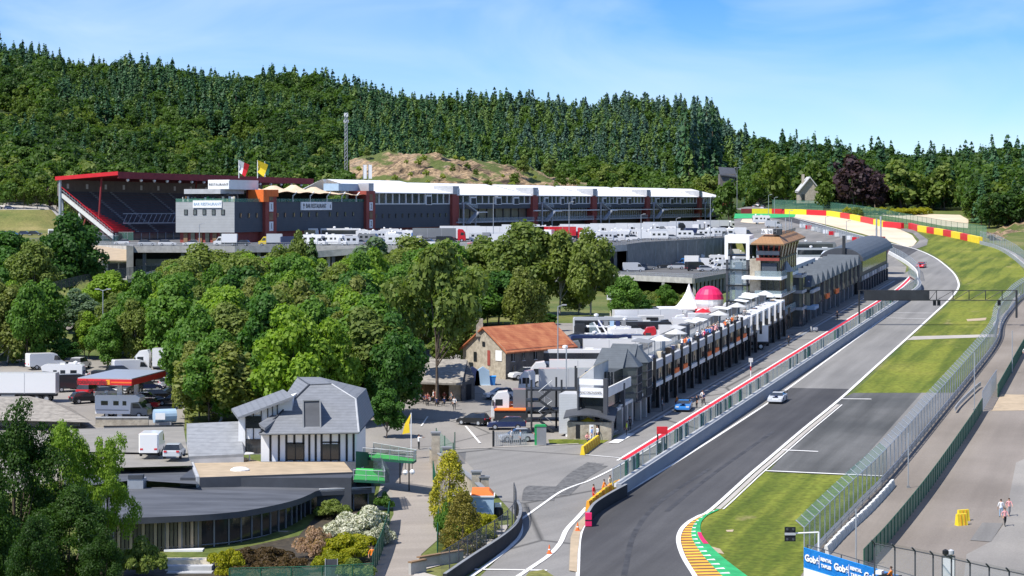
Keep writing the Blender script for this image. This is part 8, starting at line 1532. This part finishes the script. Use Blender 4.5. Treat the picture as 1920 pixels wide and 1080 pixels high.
row([(1110, 662, 'camper', 180, 'white'), (1185, 678, 'lorry', 180, 'white', 'white'), (1235, 655, 'lorry', 180, 'red', 'white'), (1180, 650, 'camper', 0, 'white'), (1290, 630, 'lorry', 180, 'white', 'white'), (1330, 618, 'lorry', 180, 'white', 'white'), (1125, 645, 'van', 0, 'dark'), (1100, 676, 'estate', 180, 'white'), (1140, 632, 'coach', 0, 'silver'), (1260, 640, 'lorry', 180, 'dark', 'white'), (1300, 655, 'lorry', 180, 'white', 'white'), (1380, 604, 'lorry', 180, 'white', 'white')], 'in the paddock behind the pit row', g_)
it = [(rv.uniform(1085+(690-y)*1.0, 1140+(690-y)*2.45), y, rv.choice(['camper', 'van', 'hatch', 'coach', 'truck', 'lorry', 'suv', 'truck']), rv.choice([0, 180, 8]), rv.choice(['white', 'white', 'silver', 'grey', 'dark', 'navy']), 'white') for y in (694, 684, 671, 668, 661, 655, 652, 647, 641, 637, 632, 627, 622, 617, 612, 608, 604, 600)]
row(sorted(it), 'packed close behind the pit row', g_)
row([(1535, 490, 'coach', 5, 'silver'), (1525, 478, 'coach', 5, 'grey'), (1560, 497, 'lorry', 180, 'white', 'grey')], 'behind the saw-tooth pit gables', g_)
row([(1395, 421, 'van', 10, 'white'), (1430, 420, 'camper', 0, 'white'), (1412, 426, 'suv', 0, 'dark'), (1450, 427, 'van', 0, 'silver')], 'beyond the timing tower roof', lambda px, py: tr(px, 162000/(py-204)))
for i, (px, py, k, c, lab) in enumerate([(18, 398, 'hatch', 'navy', 'dark blue hatchback at the far left car park above the dry bank'), (-4, 398, 'hatch', 'dark', 'dark hatchback cut by the left frame edge above the dry bank'), (48, 438, 'estate', 'navy', 'left dark estate car in the car park below the dry bank'), (66, 438, 'estate', 'dark', 'right dark estate car in the car park below the dry bank'), (24, 438, 'hatch', 'blue', 'blue hatchback in the car park below the dry bank'), (10, 436, 'hatch', 'silver', 'silver hatchback in the car park below the dry bank'), (124, 427, 'coach', 'white', 'white coach parked left of the grandstand')]):
    D = 862 if py < 410 else 760; b = tr(px, D); put(k, b, 0, c, lab)
put('race', at(1458, 754, .07), math.degrees(math.atan2(-PD.y, -PD.x)), 'silver', 'silver and blue race car driving down the start straight')
put('race', at(1727, 502, .07), 250, 'red', 'pinkish red race car far away leaving the bend')
put('race', pit(29, 1.6, .05), math.degrees(PITROT)+180+8, 'blue', 'light blue race car stopped in front of the garages')
put('hatch', at(888, 797, .03), 150, 'black', 'black covered car with green mark beside the lorry', sc=1.0)
b = tr(1415, 885)
for i, (px, D, c) in enumerate([(1398, 905, 'white'), (1408, 925, 'dark'), (1416, 950, 'silver'), (1423, 975, 'white'), (1404, 880, 'white'), (1432, 870, 'silver')]): put('hatch', tr(px, D), 60, c, '%s from the near end, %s car parked along the hairpin road' % (ord_(i), c))
sc2 = thing('scooter', 'small white scooter parked in the pit lane by the garages', 'scooter', pit(133, 1.6, .05), PITROT+2.2); MB().wheel(-.55, 0, .25, .12).build('wheel', sc2); MB().wheel(.55, 0, .25, .12).build('wheel', sc2); MB().extr([(-.7, .5), (-.6, .85), (0, .8), (.05, .4), (.4, .4), (.45, 1.0), (.6, 1.0), (.55, .35), (-.3, .3)], -.18, .18, 'paint_silver').build('body', sc2); MB().tube((.5, -.3, 1.05), (.5, .3, 1.05), .03, 'black').build('handlebar', sc2)
for k in list(PR): drop(PR[k])

# ------------------------------------------------------------------ people
def body_mesh(pose):
    # joints: pelvis 0, waist, chest, neck, head..., arms, legs; one skinned surface, then fingers of their own chains
    P = {'stand': dict(le=(.30, .05, 1.12), lh=(.30, .22, .90), re=(-.28, .02, 1.12), rh=(-.30, .10, .86), lk=(.11, .02, .50), lf=(.12, 0, .07), rk=(-.11, .03, .50), rf=(-.13, .02, .07), lean=0.),
         'walk': dict(le=(.27, -.14, 1.13), lh=(.28, .06, .93), re=(-.27, .12, 1.13), rh=(-.26, .34, 1.02), lk=(.10, .20, .52), lf=(.10, .28, .09), rk=(-.10, -.02, .50), rf=(-.10, -.30, .12), lean=.03),
         'point': dict(le=(.34, .18, 1.36), lh=(.40, .45, 1.42), re=(-.28, .02, 1.12), rh=(-.26, .14, .88), lk=(.12, .02, .50), lf=(.14, 0, .07), rk=(-.12, .04, .50), rf=(-.15, .03, .07), lean=.02),
         'lean': dict(le=(.32, .30, 1.08), lh=(.22, .52, 1.06), re=(-.32, .30, 1.08), rh=(-.22, .52, 1.06), lk=(.11, .08, .50), lf=(.12, -.04, .07), rk=(-.11, .05, .50), rf=(-.13, -.08, .07), lean=.16),
         'sit': dict(le=(.28, .16, .78), lh=(.16, .36, .72), re=(-.28, .16, .78), rh=(-.16, .36, .72), lk=(.14, .46, .52), lf=(.14, .50, .07), rk=(-.14, .46, .52), rf=(-.14, .50, .07), lean=.05)}[pose]
    zs = -.42 if pose == 'sit' else 0.; ln = P['lean']
    V = [((0, 0, .96+zs), .145), ((0, ln*.4, 1.10+zs), .125), ((0, ln*.8, 1.28+zs), .155), ((0, ln, 1.42+zs), .11), ((0, ln, 1.50+zs), .058), ((0, ln+.02, 1.60+zs), .088), ((0, ln+.02, 1.70+zs), .082)]
    E = [(i, i+1) for i in range(6)]
    def add(p, r, par): V.append((p, r)); E.append((par, len(V)-1)); return len(V)-1
    for s, e, h, k, f in ((1, 'le', 'lh', 'lk', 'lf'), (-1, 're', 'rh', 'rk', 'rf')):
        sh = add((s*.19, ln, 1.40+zs), .062, 3); el = add(P[e], .046, sh); wr = add(P[h], .030, el); d = Vector(P[h])-Vector(P[e]); d.normalize(); pm = add(tuple(Vector(P[h])+d*.06), .034, wr)
        for q, (off, ln_) in enumerate(((-.026, .075), (-.009, .09), (.009, .085), (.026, .065))):
            a = add(tuple(Vector(P[h])+d*.11+Vector((0, off, 0))), .010, pm); add(tuple(Vector(P[h])+d*(.11+ln_)+Vector((-s*.02, off, 0))), .008, a)
        add(tuple(Vector(P[h])+d*.07+Vector((-s*.03, .045, 0))), .010, pm)
        hp = add((s*.10, 0, .90+zs), .098, 0); kn = add(P[k], .062, hp); an = add(P[f], .042, kn); add((P[f][0], P[f][1]+.17, .045), .036, an)
    me = bpy.data.meshes.new('b'); me.from_pydata([v[0] for v in V], E, []); o = bpy.data.objects.new('b', me); col.objects.link(o); m = o.modifiers.new('s', 'SKIN'); m.use_smooth_shade = True
    for i, (p, r) in enumerate(V): me.skin_vertices[0].data[i].radius = (r, r if r < .1 else r*.72)
    me.skin_vertices[0].data[0].use_root = True; sb = o.modifiers.new('u', 'SUBSURF'); sb.levels = 1
    bpy.context.view_layer.update(); out = bpy.data.meshes.new_from_object(o.evaluated_get(bpy.context.evaluated_depsgraph_get())); bpy.data.objects.remove(o)
    out.materials.clear()
    for k in ('skin', 'white', 'dark', 'black', 'hair'): out.materials.append(MATS[k])
    he = Vector(P['le']).z; hs = [Vector(P['lh']), Vector(P['rh'])]
    for f in out.polygons:
        c = f.center; z = c.z-zs*1.0; mi = 0
        if z < 1.46 and z > .94: mi = 1
        if z <= .94 or (pose == 'sit' and c.z < .62): mi = 2
        if c.z < .10: mi = 3
        if any((c-h).length < .2 for h in hs) and abs(c.x) > .12: mi = 0
        f.material_index = mi
    return out, zs, ln
PM = {k: body_mesh(k) for k in ('stand', 'walk', 'point', 'lean', 'sit')}
def head_mesh(zs, ln):   # hair cap; face features are small bumps on the head
    m = MB(); c = Vector((0, ln+.01, 1.655+zs)); V = []; Fq = []; n, k = 12, 6
    for j in range(k+1):
        a = math.pi*.56*j/k
        for i in range(n): t = 2*math.pi*i/n; V.append((c.x+.098*math.sin(a)*math.cos(t), c.y-.012+.108*math.sin(a)*math.sin(t)*(1 if math.sin(t) < .3 else .8), c.z+.115*math.cos(a)))
    Fq = [(j*n+i, j*n+(i+1) % n, (j+1)*n+(i+1) % n, (j+1)*n+i) for j in range(k) for i in range(n)]; m.add(V, Fq, 'hair'); return m
def face_mesh(zs, ln):
    m = MB(); y = ln+.095; z = 1.61+zs
    m.add([(-.014, y, z+.0), (.014, y, z+.0), (0, y+.028, z-.005), (0, y-.005, z+.04)], [(0, 1, 2), (1, 3, 2), (3, 0, 2)], 'skin'); m.box(-.025, .025, y-.012, y-.002, z-.045, z-.036, 'maroon'); [m.box(x-.012, x+.012, y-.012, y+.0, z+.033, z+.044, 'black') for x in (-.033, .033)]; [m.box(x-.012, x+.012, ln, ln+.03, z-.01, z+.04, 'skin') for x in (-.092, .092)]
    return m
HM = {k: (head_mesh(v[1], v[2]).build('hair'), face_mesh(v[1], v[2]).build('face')) for k, v in PM.items()}
def person(p, pose, yaw, shirt, trousers, label, sc=1.0, hair='hair', group=None):
    r = thing('person', label, 'person', p, R(yaw), group); o = bpy.data.objects.new('body', PM[pose][0]); col.objects.link(o); o.parent = r
    for k, m in ((1, shirt), (2, trousers)): o.material_slots[k].link = 'OBJECT'; o.material_slots[k].material = MATS[m]
    for src in HM[pose]:
        h = src.copy(); h.name = src.name.split('.')[0]; col.objects.link(h); h.parent = r
        if h.name.startswith('hair') and hair != 'hair': h.material_slots[0].link = 'OBJECT'; h.material_slots[0].material = MATS[hair]
    r.scale = (sc,)*3; return r
mat('vest_orange', (.85, .22, .02), var=.05); mat('pink', (.75, .35, .35), var=.05); mat('hiviz', (.65, .80, .05), var=.05)
for a in [(at(1877, 970), 'stand', 0, 'white', 'paleblue', 'person in a white top with arm raised on the service road', 1.0), (at(1892, 968), 'walk', 180, 'pink', 'grey', 'person in a pink shirt standing behind the one in black'), (at(1884, 987), 'walk', 190, 'pink', 'black', 'person in black trousers walking nearest on the service road'),
          (at(1113, 943, .1), 'stand', 240, 'red', 'red', 'marshal person in red overalls at the near end of the yellow barriers'), (at(1130, 933, .1), 'lean', 250, 'vest_orange', 'vest_orange', 'marshal person in orange bending between the others'), (at(1144, 925, .1), 'stand', 230, 'cream', 'vest_orange', 'marshal person in pale cap and orange trousers by the barriers'),
          (at(785, 843), 'point', 300, 'white', 'dark', 'person in white shirt walking at the mesh gate'), (at(852, 769), 'walk', 180, 'white', 'dark', 'person in a white top walking in front of the shingle-roofed hut'), (at(976, 834), 'stand', 90, 'paleblue', 'dark', 'person in a pale shirt standing behind the sliding gate'), (at(960, 832), 'stand', 60, 'white', 'dark', 'person in white leaning by the silver car behind the gate'),
          (at(1921, 672), 'walk', 180, 'white', 'navy', 'person in white at the right edge behind the windbreak'), (pit(9, -.6, 0), 'stand', 20, 'dark', 'black', 'crew person in dark kit by the corner pillar of the pit row'), (pit(5, 0, 0), 'stand', 90, 'hiviz', 'dark', 'person in yellow-green vest beside the pit row corner'), (pit(31, 2.9, 0), 'point', 120, 'black', 'black', 'crew person in black in front of the light blue race car'),
          (pit(34, 3.2, 0), 'walk', 140, 'navy', 'dark', 'crew person in navy walking behind the light blue race car'), (pit(36, 2.6, 0), 'stand', 160, 'white', 'dark', 'crew person in white cap behind the light blue race car'), (pit(30, .3, 0), 'lean', 250, 'vest_orange', 'dark', 'crew person in orange leaning over the light blue race car'), (pit(27, -.8, 0), 'stand', 270, 'steel', 'dark', 'crew person in grey at the garage door'),
          (pit(110, 1.2, 0), 'walk', 20, 'dark', 'dark', 'person in dark clothes in the pit lane under the tower'), (pit(157, 2, 0), 'walk', 200, 'black', 'black', 'person in black walking in the far pit lane'), (pit(80, 7.7, 0), 'stand', 90, 'white', 'dark', 'person in white standing at the pit wall fence'), (pit(99, 7.7, 0), 'stand', 90, 'navy', 'dark', 'person in navy standing at the pit wall fence'),
          (at(1067, 700), 'stand', 0, 'orange', 'dark', 'person in orange on the ground beside the black stairs'), (at(1074, 760), 'stand', 0, 'cream', 'navy', 'person in cream top under the fire escape'), (at(1101, 832), 'sit', 200, 'pink', 'navy', 'person in pink sitting under the yellow parasol'), (at(1110, 828), 'stand', 90, 'blue', 'navy', 'person in blue by the yellow parasol'), (at(1120, 826), 'stand', 120, 'white', 'navy', 'person in white cap by the annex wall'),
          (at(698, 1062), 'stand', 180, 'vest_orange', 'dark', 'marshal person in orange at the bottom of the green windbreak')]: person(*a)
rq_ = random.Random(31)
shirts = ['white', 'red', 'navy', 'dark', 'cream', 'pink', 'blue', 'grey', 'orange', 'pinkred', 'tan']
for i in range(34):   # spectators lining the terrace above the garages
    s = S1+rq_.choice([4.5, 15, 17, 20, 22, 26, 30, 33, 36, 40, 42, 48])+rq_.uniform(-1.6, 1.6)+20; c = rq_.choice(shirts); person(pit(s, -2.25-rq_.random()*.9, 5.6), rq_.choice(['lean', 'stand', 'stand']), math.degrees(PITROT)-90+rq_.uniform(-40, 40), c, rq_.choice(['dark', 'navy', 'grey']), 'person in a %s top on the terrace above the garages' % {'pinkred': 'crimson', 'tan': 'tan'}.get(c, c), 1, rq_.choice(['hair', 'tan', 'black', 'white']), 'people in %s on the pit roof terrace' % c)
for i in range(30):   # crowd in the fan area
    c = rq_.choice(['red', 'white', 'red', 'dark', 'cream', 'pinkred', 'navy', 'tan']); p = at(rq_.uniform(1188, 1262), rq_.uniform(630, 645)); person(p, rq_.choice(['stand', 'walk', 'sit']), rq_.uniform(0, 360), c, rq_.choice(['dark', 'navy', 'tan']), 'person in a %s top in the crowd below the marquee' % c.replace('pinkred', 'crimson'), 1, rq_.choice(['hair', 'tan', 'black']), 'people in %s in the fan area' % c)
for i in range(14): c = rq_.choice(['dark', 'white', 'grey', 'navy', 'maroon']); person(at(rq_.uniform(778, 850), rq_.uniform(752, 763)), rq_.choice(['sit', 'stand']), rq_.uniform(0, 360), c, 'dark', 'person in a %s top under the white parasols by the hut' % c, 1, 'hair', 'people in %s at the hut' % c)
person(pit(149, -2.0, 6.2), 'stand', 300, 'white', 'dark', 'left person in white on the balcony beside the red box'); person(pit(151, -2.0, 6.2), 'stand', 300, 'pinkred', 'dark', 'person in crimson on the balcony beside the red box')
q_ = thing('quad_bike', 'dark quad bike ridden by a marshal behind the blue hoarding', 'quad bike', atd(1668, 1100, 158), R(150)); [MB().wheel(x, y, .32, .24).build('wheel', q_) for x in (-.6, .6) for y in (-.42, .42)]; MB().extr([(-.9, .5), (-.8, .85), (-.1, .75), (.2, .95), (.85, .75), (.9, .45)], -.35, .35, 'black', inset=.1).build('body', q_); MB().box(.5, .95, -.3, .3, .85, 1.1, 'white').build('front_rack', q_)
person(atd(1672, 1100, 158)+Zv*.12, 'sit', 60, 'vest_orange', 'dark', 'marshal person in an orange vest riding the dark quad bike')
for k in HM.values(): [bpy.data.objects.remove(x) for x in k]
# paddock clutter: market tables, bins, tents
for px, py, m_, lab in [(886, 722, 'navy', 'blue and white promotional tent beside the stone house'), (905, 722, 'paleblue', 'pale blue leaning tent panel beside the stone house')]:
    p = at(px, py); o = thing('pop_up_tent', lab, 'tent', p); MB().extr([(-1.1, 0), (-.9, 2.0), (0, 2.6), (.9, 2.0), (1.1, 0)], -.8, .8, m_).build('canopy', o); MB().box(-1.2, 1.2, -.9, .9, 0, .06, 'white').build('base', o)
p = at(922, 722); o = thing('blue_bin', 'bright blue wheeled bin beside the stone house', 'bin', p); MB().hexa([(-.45, -.45, 0), (.45, -.45, 0), (.45, .45, 0), (-.45, .45, 0), (-.6, -.6, 1.2), (.6, -.6, 1.2), (.6, .6, 1.2), (-.6, .6, 1.2)], 'blue').build('body', o); MB().box(-.63, .63, -.63, .63, 1.2, 1.3, 'sky_blue').build('lid', o)
for i, (px, py, w_, c) in enumerate([(1150, 640, 3, 'darkgreen'), (1168, 642, 2.6, 'wood'), (1085, 655, 4, 'black'), (1052, 664, 3, 'grey'), (1225, 664, 5, 'membrane'), (1345, 606, 4, 'navy'), (1258, 622, 2.5, 'pinkred'), (1240, 622, 2.5, 'red'), (1280, 622, 2.5, 'pinkred')]):
    p = at(px, py); o = thing('gazebo', '%s gazebo, %s from the left among the paddock stalls' % ({'darkgreen': 'dark green', 'membrane': 'pale', 'pinkred': 'crimson', 'wood': 'brown'}.get(c, c), ord_(sorted([1150, 1168, 1085, 1052, 1225, 1345, 1258, 1240, 1280]).index(px))), 'gazebo', p); MB().add([(-w_/2, -1.5, 2.1), (w_/2, -1.5, 2.1), (w_/2, 1.5, 2.1), (-w_/2, 1.5, 2.1), (0, 0, 2.9)], [(0, 1, 4), (1, 2, 4), (2, 3, 4), (3, 0, 4), (3, 2, 1, 0)], c).build('canopy', o); m = MB(); [m.tube((x, y, 0), (x, y, 2.1), .04, 'white', 4) for x in (-w_/2, w_/2) for y in (-1.5, 1.5)]; m.build('leg', o); m = MB(); m.box(-w_/2+.3, w_/2-.3, -.8, -.2, 0, .9, 'charcoal'); m.build('counter', o)
